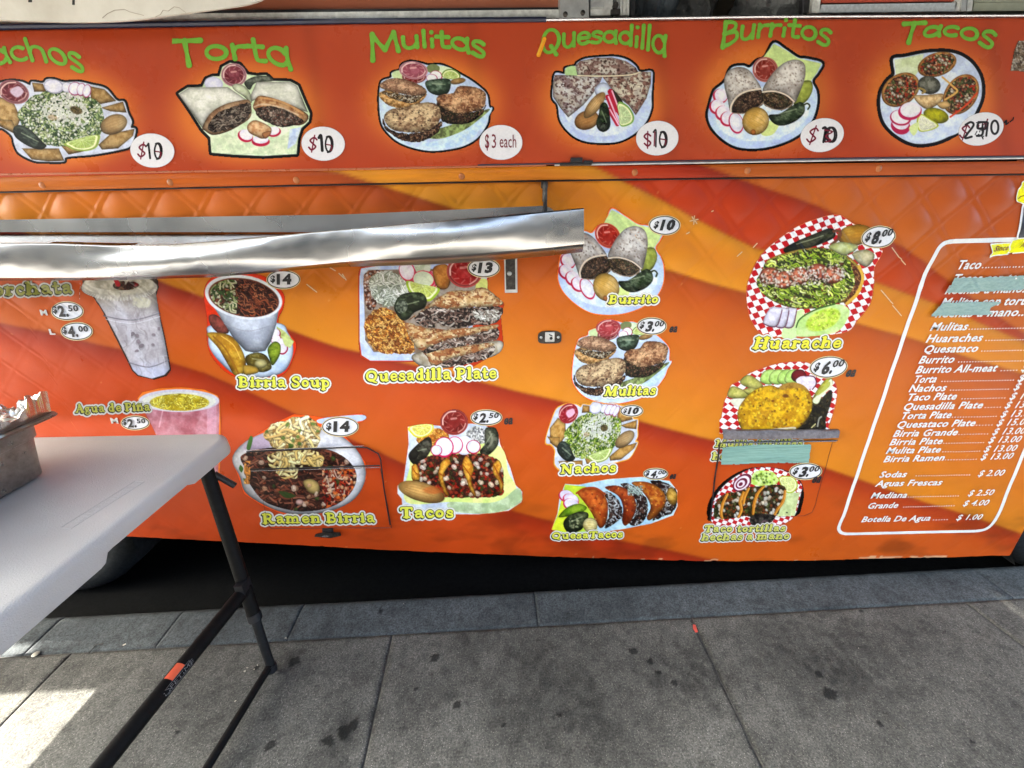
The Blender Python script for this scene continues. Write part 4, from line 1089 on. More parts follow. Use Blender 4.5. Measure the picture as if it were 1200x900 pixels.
# ================================================================== steam pan with foil on the table
pa = on_z(60, 553, TZ + .002)
pr = tag(empty('steam_pan', (float(pa[0]) - .15, float(pa[1]) - .1, TZ + .002)), 'deep stainless steel food pan on the white table covered with foil', 'pan')
Mp = NT('scuffed_pan_steel'); f = Mp.noise(22, 6, .75); Mp.l(Mp.ramp(f, [(.3, (.20, .185, .165)), (.7, (.40, .38, .34))]), Mp.b.inputs['Base Color'])
Mp.l(Mp.ramp(Mp.noise(35, 5, .7), [(.3, (.22,) * 3), (.7, (.5,) * 3)]), Mp.b.inputs['Roughness']); Mp.set(Metallic=.95); Mp.bump(Mp.noise(30, 4, .7), .2, .003)
px1, py1 = float(pa[0]), float(pa[1])
def pan():
    mb = MB(); H = .152
    def ring(out, z, r, tipk=0.):
        o = rrect(px1 - .27 - out, px1 + out, py1 - .44 - out, py1 + out, r, 6); ret = []
        for x, y in o: ret.append(mb.bm.verts.new((x, y, TZ + .003 + z)))
        return ret
    prof = [(-.008, 0, .03), (0, .006, .035), (.003, .03, .038), (.012, H * .66, .045), (.012, H * .69, .045), (.018, H * .71, .048), (.022, H * .97, .05), (.026, H, .05), (.048, H + .001, .035), (.05, H - .003, .035)]
    rings = [ring(*p) for p in prof]; n = len(rings[0]); mb.bm.faces.new(rings[0][::-1])
    for A, B in zip(rings, rings[1:]):
        for k in range(n): mb.bm.faces.new((A[k], A[(k + 1) % n], B[(k + 1) % n], B[k]))
    inn = [ring(.02, H, .05), ring(.010, H * .6, .045), ring(-.005, .012, .035)]
    for A, B in zip(inn, inn[1:]):
        for k in range(n): mb.bm.faces.new((A[k], B[k], B[(k + 1) % n], A[(k + 1) % n]))
    mb.bm.faces.new(inn[-1])
    return mb.build('pan_body', Mp.m, pr, True)
pan()
Mf = NT('aluminium_foil'); Mf.set(Metallic=1.0, Roughness=.16); Mf.b.inputs['Base Color'].default_value = (.70, .69, .67, 1); Mf.b.inputs['Roughness'].default_value = .22; Mf.bump(Mf.noise(36, 3, .6), .3, .004)
def foil():
    n = 110; H = .152 + TZ + .003
    a = np.linspace(-.19, .19, n) ; X, Y = np.meshgrid(px1 - .135 + np.linspace(-.165, .168, n), py1 - .22 + np.linspace(-.25, .262, n))
    ex = np.maximum(np.abs(X - (px1 - .135)) - .13, 0); ey = np.maximum(np.abs(Y - (py1 - .22)) - .215, 0); e = np.hypot(ex, ey)
    f1, f2, i_ = worley(X * 24 + 2 * vn(X * 16, Y * 16, 2), Y * 24, 5); g1, g2, j_ = worley(X * 80, Y * 80, 6)
    Z = H + .030 + .040 * (i_ - .5) * sstep(0, .45, f2 - f1) - .018 * f1 + .006 * (j_ - .5) * sstep(0, .3, g2 - g1) + .03 * (fbm(X * 9, Y * 9, 3, 3) - .5)
    rim = sstep(.015, .035, e)
    Z = Z + .030 * rim * vn(X * 25, Y * 25, 8)
    tip = np.exp(-(np.hypot(X - (px1 + .028), Y - (py1 + .035)) / .03) ** 2); Z = Z + .026 * tip
    Z = np.maximum(Z, H + .003)
    P = np.stack([X + .008 * (vn(X * 40, Y * 40, 4) - .5), Y + .008 * (vn(X * 40, Y * 40, 5) - .5), Z], -1)
    # skirt turned down into the rim
    P = np.pad(P, ((1, 1), (1, 1), (0, 0)), 'edge'); c = np.array([px1 - .135, py1 - .22])
    m_ = np.zeros(P.shape[:2], bool); m_[0, :] = m_[-1, :] = m_[:, 0] = m_[:, -1] = True
    P[m_, 2] = H + .001; P[m_, :2] = c + (P[m_, :2] - c) * .97
    me = grid_mesh('foil_cover', P, None, None, False); return link('foil_cover', me, pr, Mf.m)
foil()

# ================================================================== unseen shop front added behind the viewer, for the steel to reflect
shop = tag(empty('added_shop', (0, -5.8, 0)), 'unseen tan stucco shop building added behind the viewer for the reflections', 'building')
mb = MB(); mb.box(-16, 16, -9, -5.8, -.1, 4.6); mb.build('wall', paint_mat('tan_stucco', (.24, .21, .17), .9, 0, .15, 2, .3, spec=.2), shop)
for k in range(7):
    x = -13 + k * 4.2
    mb = MB(); mb.box(x, x + 2.9, -5.82, -5.74, .7, 2.7, bev=.01); wf = mb.build('window_frame', M_BLACK, shop)
    mb = MB(); mb.box(x + .07, x + 2.83, -5.75, -5.72, .77, 2.63); mb.build('pane', paint_mat('dark_shop_glass', (.02, .025, .028), .08, 0, .1, 3, 0), wf)
mb = MB(); mb.box(-16.1, 16.1, -5.82, -5.6, 4.6, 4.8); mb.build('cornice', M_ALU2, shop)
# ================================================================== lettering
def local(px, py, h, Y=D):
    p = on_y(np.array([px, px]), np.array([py, py - h]), Y); return float(p[1, 2] - p[0, 2])
_tc = {}
def glyph_mesh(txt, bold, key=None):
    k = (txt, bold)
    if k in _tc: return _tc[k]
    cu = bpy.data.curves.new('t', 'FONT'); cu.body = txt; cu.size = 1; cu.offset = bold; cu.resolution_u = 2; cu.space_character = 1.0 + bold * 2.2
    o = bpy.data.objects.new('t', cu); COL.objects.link(o)
    dg = bpy.context.evaluated_depsgraph_get(); me = bpy.data.meshes.new_from_object(o.evaluated_get(dg))
    V = np.zeros(len(me.vertices) * 3, np.float32); me.vertices.foreach_get('co', V); V = V.reshape(-1, 3)
    F = [tuple(p.vertices) for p in me.polygons]
    bpy.data.objects.remove(o); bpy.data.curves.remove(cu); bpy.data.meshes.remove(me)
    _tc[k] = (V.copy(), F); return _tc[k]
CAPH = None
def text(name, txt, p0, p1, cap, mat, parent, off, Y=None, bold=.03, shear=.21, width=None):
    """text standing on the photo baseline p0-p1, cap height in metres"""
    global CAPH
    if CAPH is None: CAPH = float(glyph_mesh('H', 0)[0][:, 1].max())
    V, F = glyph_mesh(txt, bold)
    base = D if Y is None else Y
    P = on_y(np.array([p0[0], p1[0]]), np.array([p0[1], p1[1]]), base); A, B = P[0], P[1]
    x0, x1 = V[:, 0].min(), V[:, 0].max(); sx = np.linalg.norm(B - A) / (x1 - x0 + shear * 0)
    e = (B - A) / np.linalg.norm(B - A); up = np.array([-e[2], 0, e[0]])
    sy = cap / CAPH
    vx = (V[:, 0] - x0) * sx * (1 - .0) + V[:, 1] * sy * shear - .0; vy = V[:, 1] * sy
    Q = A + vx[:, None] * e + vy[:, None] * up
    Q[:, 1] = base - off - (float(relief(Q[:, 0], Q[:, 2]).max()) + .0006 if Y is None else 0)
    me = bpy.data.meshes.new(name); me.from_pydata([tuple(q) for q in Q], [], F); me.update()
    return link(name, me, parent, mat)

# ---- right hand menu list
PL = [('Taco', 1116, 315, 1145.6, 314.4), ('Mulitas', 1088, 387, 1132.6, 386.3), ('Huaraches', 1083, 400.8, 1149.6, 399.3), ('Quesataco', 1080, 413.2, 1145, 411.8), ('Burrito', 1075, 425.6, 1117.5, 424.6),
      ('Burrito All-meat', 1071, 437, 1167, 434.6), ('Torta', 1068, 448.3, 1097, 447.4), ('Nachos', 1063.4, 458.8, 1107.9, 457.6), ('Taco Plate', 1060, 469, 1120, 467.4), ('Quesadilla Plate', 1056, 480, 1150.6, 477.6),
      ('Torta Plate', 1053, 490.5, 1114, 489), ('Quesataco Plate', 1048.5, 500.8, 1142, 498.4), ('Birria Grande', 1045, 511.3, 1121.5, 509.2), ('Birria Plate', 1041, 521.2, 1104, 519.6), ('Mulita Plate', 1037, 531.2, 1102, 529.6),
      ('Birria Ramen', 1034, 541, 1106, 539), ('Sodas', 1028.6, 558.8, 1061.5, 558.2), ('Aguas Frescas', 1024, 569.3, 1103, 567.6), ('Mediana', 1019, 583.2, 1062.6, 582.4), ('Grande', 1014.7, 595.2, 1052, 594.2), ('Botella De Agua', 1008, 611, 1090, 609.2),
      ('Tacos con tortillas', 1111, 331, 1219, 328.7), ('hechas a mano.......', 1104.5, 344, 1220, 341.6), ('Mulitas con tortillas', 1099.5, 358.6, 1221, 356), ('hechas a mano....', 1093.5, 371.4, 1206, 369.4)]
CAPM = local(1060, 469, 7.6)
for (t, x0, y0, x1, y1) in PL:
    text('menu_line', t, (x0, y0), (x1 - 2.0, y1), CAPM * 1.05, M_WHITE, side, .0020, bold=.024, shear=.22)
PR = [('$ 2.00', 1144, 557.5, 1175.6, 556.6), ('$ 2.50', 1132.6, 580.6, 1163.6, 579.6), ('$ 4.00', 1126.6, 592.4, 1157.6, 591.4), ('$ 1.00', 1119, 608.9, 1150, 608.1), ('$ 13.00', 1147, 538.2, 1185.5, 537), ('$ 13.00', 1150.7, 529, 1190, 527.8), ('$ 13.00', 1156, 518.6, 1195, 517.4),
      ('$ 13.00', 1160.7, 508.8, 1200, 507.6), ('$ 15.00', 1165.6, 498.4, 1206, 497), ('$ 13.00', 1170, 488.4, 1211, 487), ('$ 13.00', 1175, 478, 1216, 476.4), ('$ 10.00', 1180.6, 467.6, 1222, 466), ('$ 10.00', 1185, 456.6, 1228, 455), ('$ 10.00', 1190, 446.6, 1234, 445), ('$ 10.00', 1194, 434.6, 1240, 433)]
for (t, x0, y0, x1, y1) in PR:
    text('menu_price', t, (x0, y0), (x1 - 2.0, y1), CAPM * 1.04, M_WHITE, side, .0020, bold=.014, shear=.22)
DOTS = [(1149, 314, 1225), (1134, 386, 1225), (1154, 399.2, 1225), (1149, 411.6, 1225), (1122.5, 424.5, 1225), (1171.5, 434.4, 1191), (1103, 447.2, 1187), (1113, 457.4, 1181), (1126, 467.4, 1177), (1153, 477.6, 1172), (1115, 489, 1167), (1143, 498.4, 1162),
        (1122.5, 509.2, 1157), (1105, 519.6, 1152.5), (1104, 529.6, 1148), (1107, 539, 1144), (1073, 557.8, 1136), (1063.5, 582.4, 1123), (1058, 594, 1118), (1093, 609.2, 1110)]
for (x0, y0, x1) in DOTS:
    mb = MB(); A, B = on_y(np.array([x0, x1 - 1.]), np.array([y0, y0 - (x1 - x0) * .02])); L = np.linalg.norm(B - A); n = max(2, int(L / .0085)); s_ = .0017
    for k in range(n):
        c = A + (B - A) * k / (n - 1); yy = D - .0018 - float(relief(c[0], c[2]))
        mb.bm.faces.new([mb.bm.verts.new((c[0] + a * s_, yy, c[2] + .0015 + b * s_)) for a, b in ((-1, -1), (1, -1), (1.3, 1), (-.7, 1))])
    mb.build('dotted_line', M_WHITE, side)
# white border of the list
def ribbon(name, pts, wd, mat, parent, off):
    P = on_y(*np.array(pts, float).T); P2 = P[:, [0, 2]]; t = np.gradient(P2, axis=0); t /= np.linalg.norm(t, axis=1)[:, None]; n = np.stack([-t[:, 1], t[:, 0]], -1)
    rows = []
    for s_ in (-.5, .5):
        q = P2 + n * wd * s_; rows.append(np.stack([q[:, 0], D - off - relief(q[:, 0], q[:, 1]), q[:, 1]], -1))
    return link(name, grid_mesh(name, np.stack(rows), None, None, False), parent, mat)
bp = [(1236, 280)] + [(x, 280.2 + (1200 - x) * .028) for x in range(1225, 1118, -6)] + [tuple(v) for v in dense([(1116, 282.6), (1107, 284), (1098, 289), (1092, 298), (1086, 312)], 5, False)] \
    + [(1086 - 96 * t, 312 + 286 * t) for t in np.linspace(.03, 1, 40)] + [tuple(v) for v in dense([(988, 604), (984, 613), (982.5, 619), (985, 623.5), (991, 625.3)], 5, False)] \
    + [(x, 625.3 - (x - 991) * .022) for x in range(997, 1140, 6)] + [tuple(v) for v in dense([(1142, 622), (1152, 620.5), (1160, 616), (1167, 607), (1172, 597)], 5, False)] + [(1172 + 60 * t, 597 - 150 * t) for t in np.linspace(.05, 1, 14)]
ribbon('menu_border', bp, .0125, M_WHITE, side, .0016)

# ---- price bubbles
BUB = [(80, 364, 19.5, 11.5, '2', '50', 0), (91, 388, 19, 11, '4', '00', 0), (333, 327.3, 20, 11.7, '14', '', 0), (567, 313.8, 19.3, 11.6, '13', '', 0), (778, 264, 19, 11.8, '10', '', 0), (763.5, 382, 18, 10.6, '3', '00', 0),
       (740, 481, 14, 7.6, '10', '', 0), (768, 554.8, 15, 7.2, '4', '00', 0), (570, 489, 19, 9.8, '2', '50', 0), (399, 499.6, 22, 12, '14', '', 0), (1027, 277.5, 21, 13.2, '8', '00', -7), (970.5, 430, 22.5, 13, '6', '00', -5), (943.5, 552, 19.5, 10.4, '3', '00', -2), (159, 495.3, 17, 8.8, '2', '50', 0)]
for (cx, cy, rx, ry, a, b, tl) in BUB:
    p = Pic((cx - rx - 3, cy - ry - 3, cx + rx + 3, cy + ry + 3), (0, 0, 1), .4)
    p.ell(cx, cy, rx, ry, (250, 226, 170), tl); p.ell(cx, cy, rx - 1.0, ry - 1.0, (40, 34, 34), tl); p.ell(cx, cy, rx - 2.0, ry - 2.0, (246, 246, 248), tl)
    o = p.finish('price_bubble', side, .0016); 
    ls = (cx - 628) / 1400.; tt = math.tan(R(tl)) - .018
    def q(fx, fy): return (cx + fx * rx + fy * 0, cy + fy * ry + fx * rx * tt)
    z = lambda h: local(cx, cy, h * ry)
    if b:
        text('price_digits', '$', q(-.82, .16), q(-.54, .16), z(.66), M_INKBLACK, o, .0024, bold=.045)
        text('price_digits', a, q(-.46, .52), q(-.05, .52), z(1.02), M_INKBLACK, o, .0024, bold=.05)
        text('price_digits', '.', q(-.02, .52), q(.13, .52), z(1.1), M_INKBLACK, o, .0024, bold=.05)
        text('price_digits', b, q(.14, .02), q(.74, .02), z(.58), M_INKBLACK, o, .0024, bold=.03)
    else:
        text('price_digits', '$', q(-.74, .22), q(-.46, .22), z(.62), M_INKBLACK, o, .0024, bold=.04)
        text('price_digits', a, q(-.36, .42), q(.50, .42), z(.92), M_INKBLACK, o, .0024, bold=.06)
for (x, y, w_, c) in ((783, 389, 11, 0), (783.5, 560.5, 9, 0), (590, 496.5, 12, 0), (989, 441, 13, 0), (949.5, 565, 12, 0)):
    text('price_note', 'ea', (x, y), (x + w_ - 1.5, y - .3), local(x, y, w_ * .86), M_INKBLACK, side, .002, bold=.035)
M_OLDW = paint_mat('greyed_white_print', (.58, .56, .5), .4, 0, .05, 200, 0)
for (t, x, y, w_) in (('M', 49.5, 369, 8), ('L', 60, 391.5, 6.5), ('M', 131.5, 495.5, 8.5)):
    text('size_letter', t, (x, y), (x + w_, y), local(x, y, 6), M_OLDW, side, .002, bold=.04, shear=.1)

# ---- stroke lettering: round sans headings and heavy slab captions
def arc(cx, cy, rx, ry, a0, a1, n=12): return [(cx + rx * math.cos(R(a0 + (a1 - a0) * k / n)), cy + ry * math.sin(R(a0 + (a1 - a0) * k / n))) for k in range(n + 1)]
# units: x-height 1, ascender 1.5; each glyph = (advance, [strokes])
SANS = {
 'N': (1.35, [[(.15, 0), (.15, 1.45)], [(.15, 1.4), (1.1, .05)], [(1.1, 0), (1.1, 1.45)]]),
 'T': (1.35, [[(.0, 1.38), (1.3, 1.38)], [(.65, 1.38), (.60, 0)]]),
 'M': (1.75, [[(.10, 0), (.22, 1.45)], [(.22, 1.4), (.82, .35)], [(.82, .35), (1.38, 1.4)], [(1.38, 1.45), (1.55, 0)]]),
 'Q': (1.55, [arc(.72, .72, .60, .68, 0, 360, 22), [(.75, .38), (1.12, -.22)]]),
 'B': (1.2, [[(.15, 0), (.15, 1.42)], [(.15, 1.38), (.5, 1.40), (.82, 1.25), (.82, .95), (.5, .78), (.15, .76)], [(.5, .78), (.95, .68), (1.0, .25), (.6, .04), (.15, .05)]]),
 'a': (1.15, [arc(.5, .5, .42, .46, 30, 330, 16), [(.95, 1.0), (.93, .5), (1.0, .0)]]),
 'c': (.95, [arc(.5, .5, .42, .46, 50, 310, 14)]),
 'h': (1.1, [[(.12, 0), (.12, 1.5)], [(.12, .55), (.3, .9), (.6, .97), (.85, .75), (.87, 0)]]),
 'o': (1.12, [arc(.52, .5, .43, .46, 0, 360, 18)]),
 's': (.85, [[(.72, .85), (.5, .97), (.2, .9), (.15, .65), (.45, .5), (.7, .35), (.65, .1), (.4, .0), (.08, .08)]]),
 'r': (.8, [[(.15, 0), (.15, 1.0)], [(.15, .55), (.35, .88), (.7, .92)]]),
 't': (.8, [[(.32, 1.4), (.32, .2), (.45, .02), (.7, .06)], [(.0, .95), (.68, .95)]]),
 'u': (1.1, [[(.12, 1.0), (.13, .35), (.35, .03), (.65, .06), (.87, .4)], [(.87, 1.0), (.87, .0)]]),
 'l': (.42, [[(.18, 0), (.18, 1.5)]]),
 'i': (.46, [[(.2, 0), (.2, .66)], [(.2, 1.36), (.2, 1.37)]]),
 'e': (1.05, [[(.12, .52), (.88, .55), (.78, .88), (.48, .97), (.18, .8), (.09, .45), (.25, .1), (.55, .02), (.85, .15)]]),
 'd': (1.15, [arc(.5, .5, .40, .46, 30, 330, 16), [(.93, 1.5), (.93, 0)]]),
}
def heading(word, x0, x1, base, cap, r=1.75, col=(118, 182, 62), clip0=None):
    r = r * 1.32; tot = sum(SANS[c][0] for c in word); X = np.array([x0, (x0 + x1) / 2, x1])
    fb_ = np.polyfit(X, base, 2); fc = np.polyfit(X, cap, 2)
    p = Pic((max(-20, x0) - 4, min(base + cap) - 6, x1 + 6, max(base + cap) + 12), (0, 0, 1), .4)
    def mp(u, v): 
        x = x0 + u / tot * (x1 - x0); yb = np.polyval(fb_, x); yc = np.polyval(fc, x); return (x + (x - 628) / 1700. * (yb - yc) * v / 1.45, yb + (yc - yb) * v / 1.45)
    u = 0
    for c in word:
        adv, st = SANS[c]
        for s_ in st:
            P = dense(s_, 4, False) if len(s_) > 2 and len(s_) < 12 else np.array(s_ if len(s_) > 2 else [s_[0], ((s_[0][0] + s_[1][0]) / 2, (s_[0][1] + s_[1][1]) / 2), s_[1]], float)
            Q = [mp(u + a, b) for a, b in P]; n = len(Q)
            rr = [r * (1.32 - .42 * math.sin(math.pi * k / (n - 1))) for k in range(n)] if c in 'TMNBQ' and len(s_) < 12 else [r * (1.12 - .22 * math.sin(math.pi * k / (n - 1))) for k in range(n)]
            p.line(Q, rr, col, smooth=False)
        u += adv
    # darker outer line of the vinyl lettering
    p.finish('heading', sign, .0012, PANEL_Y, mat=M_SIGN)['label'] = 'green arched heading reading ' + word
heading('Nachos', -38, 102, [92, 71, 88], [60, 47, 54])
heading('Torta', 206, 345, [82, 69, 83], [47, 46, 46], 2.1)
heading('Mulitas', 435, 570, [72, 54.5, 70], [41, 37, 41], 1.9)
heading('Quesadilla', 634, 781, [67, 50, 67], [35, 31, 32], 1.7)
heading('Burritos', 844, 972, [57, 42, 56], [26, 22.5, 27], 1.75)
heading('Tacos', 1052, 1163, [56, 42, 60], [27, 26, 29], 1.85)
p = Pic((624, 38, 644, 72), (0, 0, 1), .5); p.line([(638, 46), (631, 65)], 2.6, (238, 150, 50)); p.line([(636, 48), (630, 64)], 1.2, (248, 170, 70)); p.finish('orange_patch', sign, .0020, PANEL_Y, mat=M_SIGN)

TK, TN = .225, .105            # thick and thin half widths
def bl(x, y, w_=.20): return ([(x - w_, y), (x + w_, y)], TN)      # slab serif
COOP = {
 'H': (1.75, [([(.38, .05), (.38, 1.4)], TK), ([(1.3, .05), (1.3, 1.4)], TK), ([(.4, .75), (1.3, .75)], TN), bl(.38, .07, .3), bl(.38, 1.38, .3), bl(1.3, .07, .3), bl(1.3, 1.38, .3)]),
 'A': (1.6, [([(.25, .06), (.75, 1.4)], TN), ([(.75, 1.38), (1.22, .08)], TK), ([(.4, .5), (1.1, .5)], TN), bl(.22, .07, .18), bl(1.25, .07, .25)]),
 'P': (1.4, [([(.38, .05), (.38, 1.35)], TK), ([(.4, 1.38), (.85, 1.36), (1.1, 1.1), (.95, .75), (.4, .62)], .13), bl(.38, .07, .3), bl(.3, 1.38, .2)]),
 'B': (1.5, [([(.38, .08), (.38, 1.35)], TK), ([(.4, 1.38), (.8, 1.36), (1.02, 1.1), (.85, .8), (.4, .75)], .12), ([(.8, .76), (1.15, .55), (1.05, .15), (.7, .06), (.4, .07)], .14), bl(.25, .07, .15), bl(.25, 1.38, .15)]),
 'Q': (1.75, [(arc(.8, .72, .58, .6, 0, 360, 18), .16), ([(.7, .3), (1.0, .0), (1.45, -.15)], .10)]),
 'R': (1.6, [([(.38, .08), (.38, 1.35)], TK), ([(.4, 1.38), (.85, 1.36), (1.08, 1.08), (.9, .75), (.4, .68)], .13), ([(.8, .7), (1.1, .15), (1.4, .08)], .15), bl(.38, .07, .28), bl(.25, 1.38, .15)]),
 'S': (1.3, [([(1.0, 1.1), (.95, 1.35), (.55, 1.38), (.28, 1.1), (.5, .82), (.85, .65), (1.02, .35), (.75, .08), (.35, .1), (.22, .4)], .15)]),
 'T': (1.45, [([(.7, .08), (.7, 1.3)], TK), ([(.12, 1.12), (.14, 1.36), (.7, 1.38), (1.26, 1.36), (1.28, 1.12)], TN + .02), bl(.7, .07, .3)]),
 'M': (2.1, [([(.3, .06), (.38, 1.3)], TN + .02), ([(.38, 1.35), (.95, .15)], TK), ([(.95, .2), (1.5, 1.35)], TN + .02), ([(1.52, 1.35), (1.6, .08)], TK), bl(.28, .07, .2), bl(1.62, .07, .28), bl(.25, 1.38, .15), bl(1.65, 1.38, .15)]),
 'N': (1.8, [([(.35, .06), (.35, 1.35)], TN + .02), ([(.38, 1.33), (1.3, .12)], TK), ([(1.35, .1), (1.35, 1.38)], TN + .02), bl(.35, .07, .22), bl(.28, 1.38, .18), bl(1.35, 1.38, .2)]),
 'a': (1.2, [([(.25, .8), (.5, .93), (.78, .82), (.8, .3), (.98, .08)], .15), ([(.78, .55), (.4, .52), (.25, .3), (.38, .08), (.6, .1), (.8, .28)], .12)]),
 'c': (1.05, [([(.82, .75), (.6, .92), (.32, .75), (.25, .45), (.42, .12), (.7, .08), (.9, .25)], .15)]),
 'd': (1.28, [([(.8, 1.42), (.82, .08)], TK * .9), ([(.78, .72), (.5, .88), (.26, .62), (.26, .3), (.5, .08), (.78, .25)], .13), bl(.66, 1.42, .12), bl(.95, .07, .1)]),
 'e': (1.12, [([(.3, .5), (.85, .55), (.8, .82), (.52, .93), (.26, .7), (.24, .38), (.45, .1), (.75, .1), (.92, .25)], .125)]),
 'g': (1.2, [(arc(.5, .62, .26, .26, 0, 360, 12), .13), ([(.65, .9), (1.0, .95)], .08), ([(.3, .3), (.3, .12), (.8, .05), (.9, -.2), (.5, -.38), (.15, -.22), (.3, .0)], .09)]),
 'h': (1.35, [([(.32, .08), (.32, 1.4)], TK * .9), ([(.35, .6), (.65, .9), (.95, .75), (.97, .08)], .15), bl(.32, .07, .22), bl(.97, .07, .22), bl(.2, 1.4, .12)]),
 'i': (.72, [([(.33, .08), (.33, .9)], TK * .95), ([(.33, 1.28), (.34, 1.29)], .17), bl(.33, .07, .23), bl(.2, .9, .12)]),
 'l': (.72, [([(.33, .08), (.33, 1.42)], TK * .95), bl(.33, .07, .23), bl(.2, 1.42, .12)]),
 'm': (1.95, [([(.32, .08), (.32, .9)], TK * .9), ([(.35, .62), (.6, .9), (.88, .75), (.9, .08)], .15), ([(.92, .62), (1.2, .9), (1.48, .75), (1.5, .08)], .15), bl(.32, .07, .22), bl(.9, .07, .2), bl(1.5, .07, .22), bl(.18, .9, .12)]),
 'n': (1.35, [([(.32, .08), (.32, .9)], TK * .9), ([(.35, .6), (.65, .9), (.95, .75), (.97, .08)], .15), bl(.32, .07, .22), bl(.97, .07, .22), bl(.18, .9, .12)]),
 'o': (1.15, [(arc(.54, .5, .32, .38, 0, 360, 16), .155)]),
 'p': (1.28, [([(.33, -.35), (.33, .9)], TK * .9), ([(.36, .72), (.65, .9), (.95, .62), (.92, .25), (.65, .06), (.36, .22)], .13), bl(.33, -.36, .22), bl(.18, .9, .12)]),
 'r': (1.0, [([(.32, .08), (.32, .9)], TK * .9), ([(.36, .62), (.55, .88), (.78, .82)], [.09, .12, .17]), bl(.34, .07, .25), bl(.18, .9, .12)]),
 's': (.98, [([(.75, .72), (.65, .9), (.35, .9), (.25, .68), (.5, .52), (.75, .38), (.72, .12), (.4, .06), (.2, .12), (.18, .3)], .125)]),
 't': (.85, [([(.36, 1.25), (.36, .25), (.5, .08), (.72, .14)], .16), ([(.1, .88), (.68, .88)], TN)]),
 'u': (1.35, [([(.3, .88), (.32, .3), (.55, .08), (.85, .25)], .15), ([(.93, .9), (.95, .08)], TK * .9), bl(.2, .9, .12), bl(.82, .9, .12), bl(1.08, .07, .1)]),
 ' ': (.55, []),
}
COOP['ñ'] = (COOP['n'][0], COOP['n'][1] + [([(.3, 1.15), (.5, 1.3), (.75, 1.15), (.98, 1.28)], .07)])
def caption(word, x0, y0, x1, y1, cap, lean, col=(240, 240, 84), o1=1.15, o2=2.5, parent=None, dull=1., hidden=None):
    """x0,y0 - x1,y1: photo baseline; cap: capital height in px; lean: sideways px per px of height"""
    tot = sum(COOP[c][0] for c in word) - .1; L = math.hypot(x1 - x0, y1 - y0); k = cap / 1.45; kx = L / tot
    ex, ey = (x1 - x0) / L, (y1 - y0) / L
    bx = (min(x0, x1) - 5, min(y0, y1) - cap * 1.1 - 5, max(x0, x1) + 6 + abs(lean) * cap, max(y0, y1) + cap * .35 + 4)
    bx = (max(bx[0], -20),) + bx[1:]
    p = Pic(bx, (0, 0, 1), .36)
    F = np.full(p.U.shape, 1e9); u = -.08
    for c in word:
        adv, st = COOP[c]
        for pts, r in st:
            P = np.array(pts, float); 
            if len(P) > 2 and len(P) < 13: P = dense(P, 3, False)
            rr = np.interp(np.linspace(0, 1, len(P)), np.linspace(0, 1, len(r)), r) if np.ndim(r) else r
            X = x0 + (u + P[:, 0]) * kx * ex + P[:, 1] * k * lean; Y = y0 + (u + P[:, 0]) * kx * ey - P[:, 1] * k
            sel = (p.U > X.min() - 5) & (p.U < X.max() + 5)
            if not sel.any(): continue
            c0, c1 = np.where(sel.any(0))[0][[0, -1]]
            F[:, c0:c1 + 1] = np.minimum(F[:, c0:c1 + 1], seg_sdf(p.U[:, c0:c1 + 1], p.V[:, c0:c1 + 1], np.stack([X, Y], -1), np.asarray(rr) * (k + kx) / 2))
        u += adv
    Fs = np.minimum(F, np.roll(np.roll(F, 2, 0), -2, 1) + .1)       # the black line is heavier to the lower left
    sf = .45
    p.put(np.clip(.5 - (np.minimum(F, Fs) - o2) / sf, 0, 1), tuple(v * dull for v in (246, 244, 236)))
    p.put(np.clip(.5 - (Fs - o1 * .55) / sf, 0, 1), (34, 38, 20)); p.put(np.clip(.5 - (F - .05) / sf, 0, 1), tuple(v * dull for v in col))
    o = p.finish('caption', parent or side, .0013); o['label'] = 'yellow caption reading ' + word; return o
CAPS = [('Horchata', -27, 347, 88, 342.8, 14, -.12, (178, 180, 72), .82), ('Agua de Piña', 90, 483.2, 177, 480.6, 9.2, -.1, (206, 206, 80), .85), ('Birria Soup', 280, 453.2, 388, 453, 11.8, -.02, (240, 240, 84), 1), ('Quesadilla Plate', 429, 446.8, 582.5, 442.6, 12.6, 0, (240, 240, 84), 1),
        ('Burrito', 712.5, 355.4, 771, 354.8, 9.6, .24, (240, 240, 84), 1), ('Mulitas', 708, 463.6, 768, 462, 10.5, .24, (240, 240, 84), 1), ('Nachos', 657, 554.6, 722, 552.4, 10.4, .1, (240, 240, 84), 1),
        ('QuesaTacos', 646.5, 631.2, 730, 629, 7.6, .1, (240, 240, 84), .97), ('Tacos', 470, 606.2, 532.5, 605.6, 12, -.03, (240, 240, 84), 1), ('Ramen Birria', 309, 612.8, 440.5, 611.2, 11, -.1, (240, 240, 84), .95),
        ('Huarache', 882, 408.2, 985, 407.2, 12.6, .34, (244, 236, 70), 1), ('Taco tortillas', 824.5, 622.9, 920, 622, 7.4, .3, (226, 226, 110), .95), ('hechas a mano', 821.5, 632.8, 925, 631.2, 7.8, .3, (226, 226, 110), .95),
        ('Mulita tortillas', 838, 523.4, 940, 521.5, 8.0, .22, (226, 226, 110), .95), ('hechas a mano', 834, 538, 932, 535.5, 8, .22, (226, 226, 110), .95)]
def captions():
    for (t, x0, y0, x1, y1, cp, ln, c, d_) in CAPS: caption(t, x0, y0, x1, y1, cp, ln, c, dull=d_, o1=1.0 if cp < 9 else 1.25, o2=1.9 if cp < 9 else 2.6)
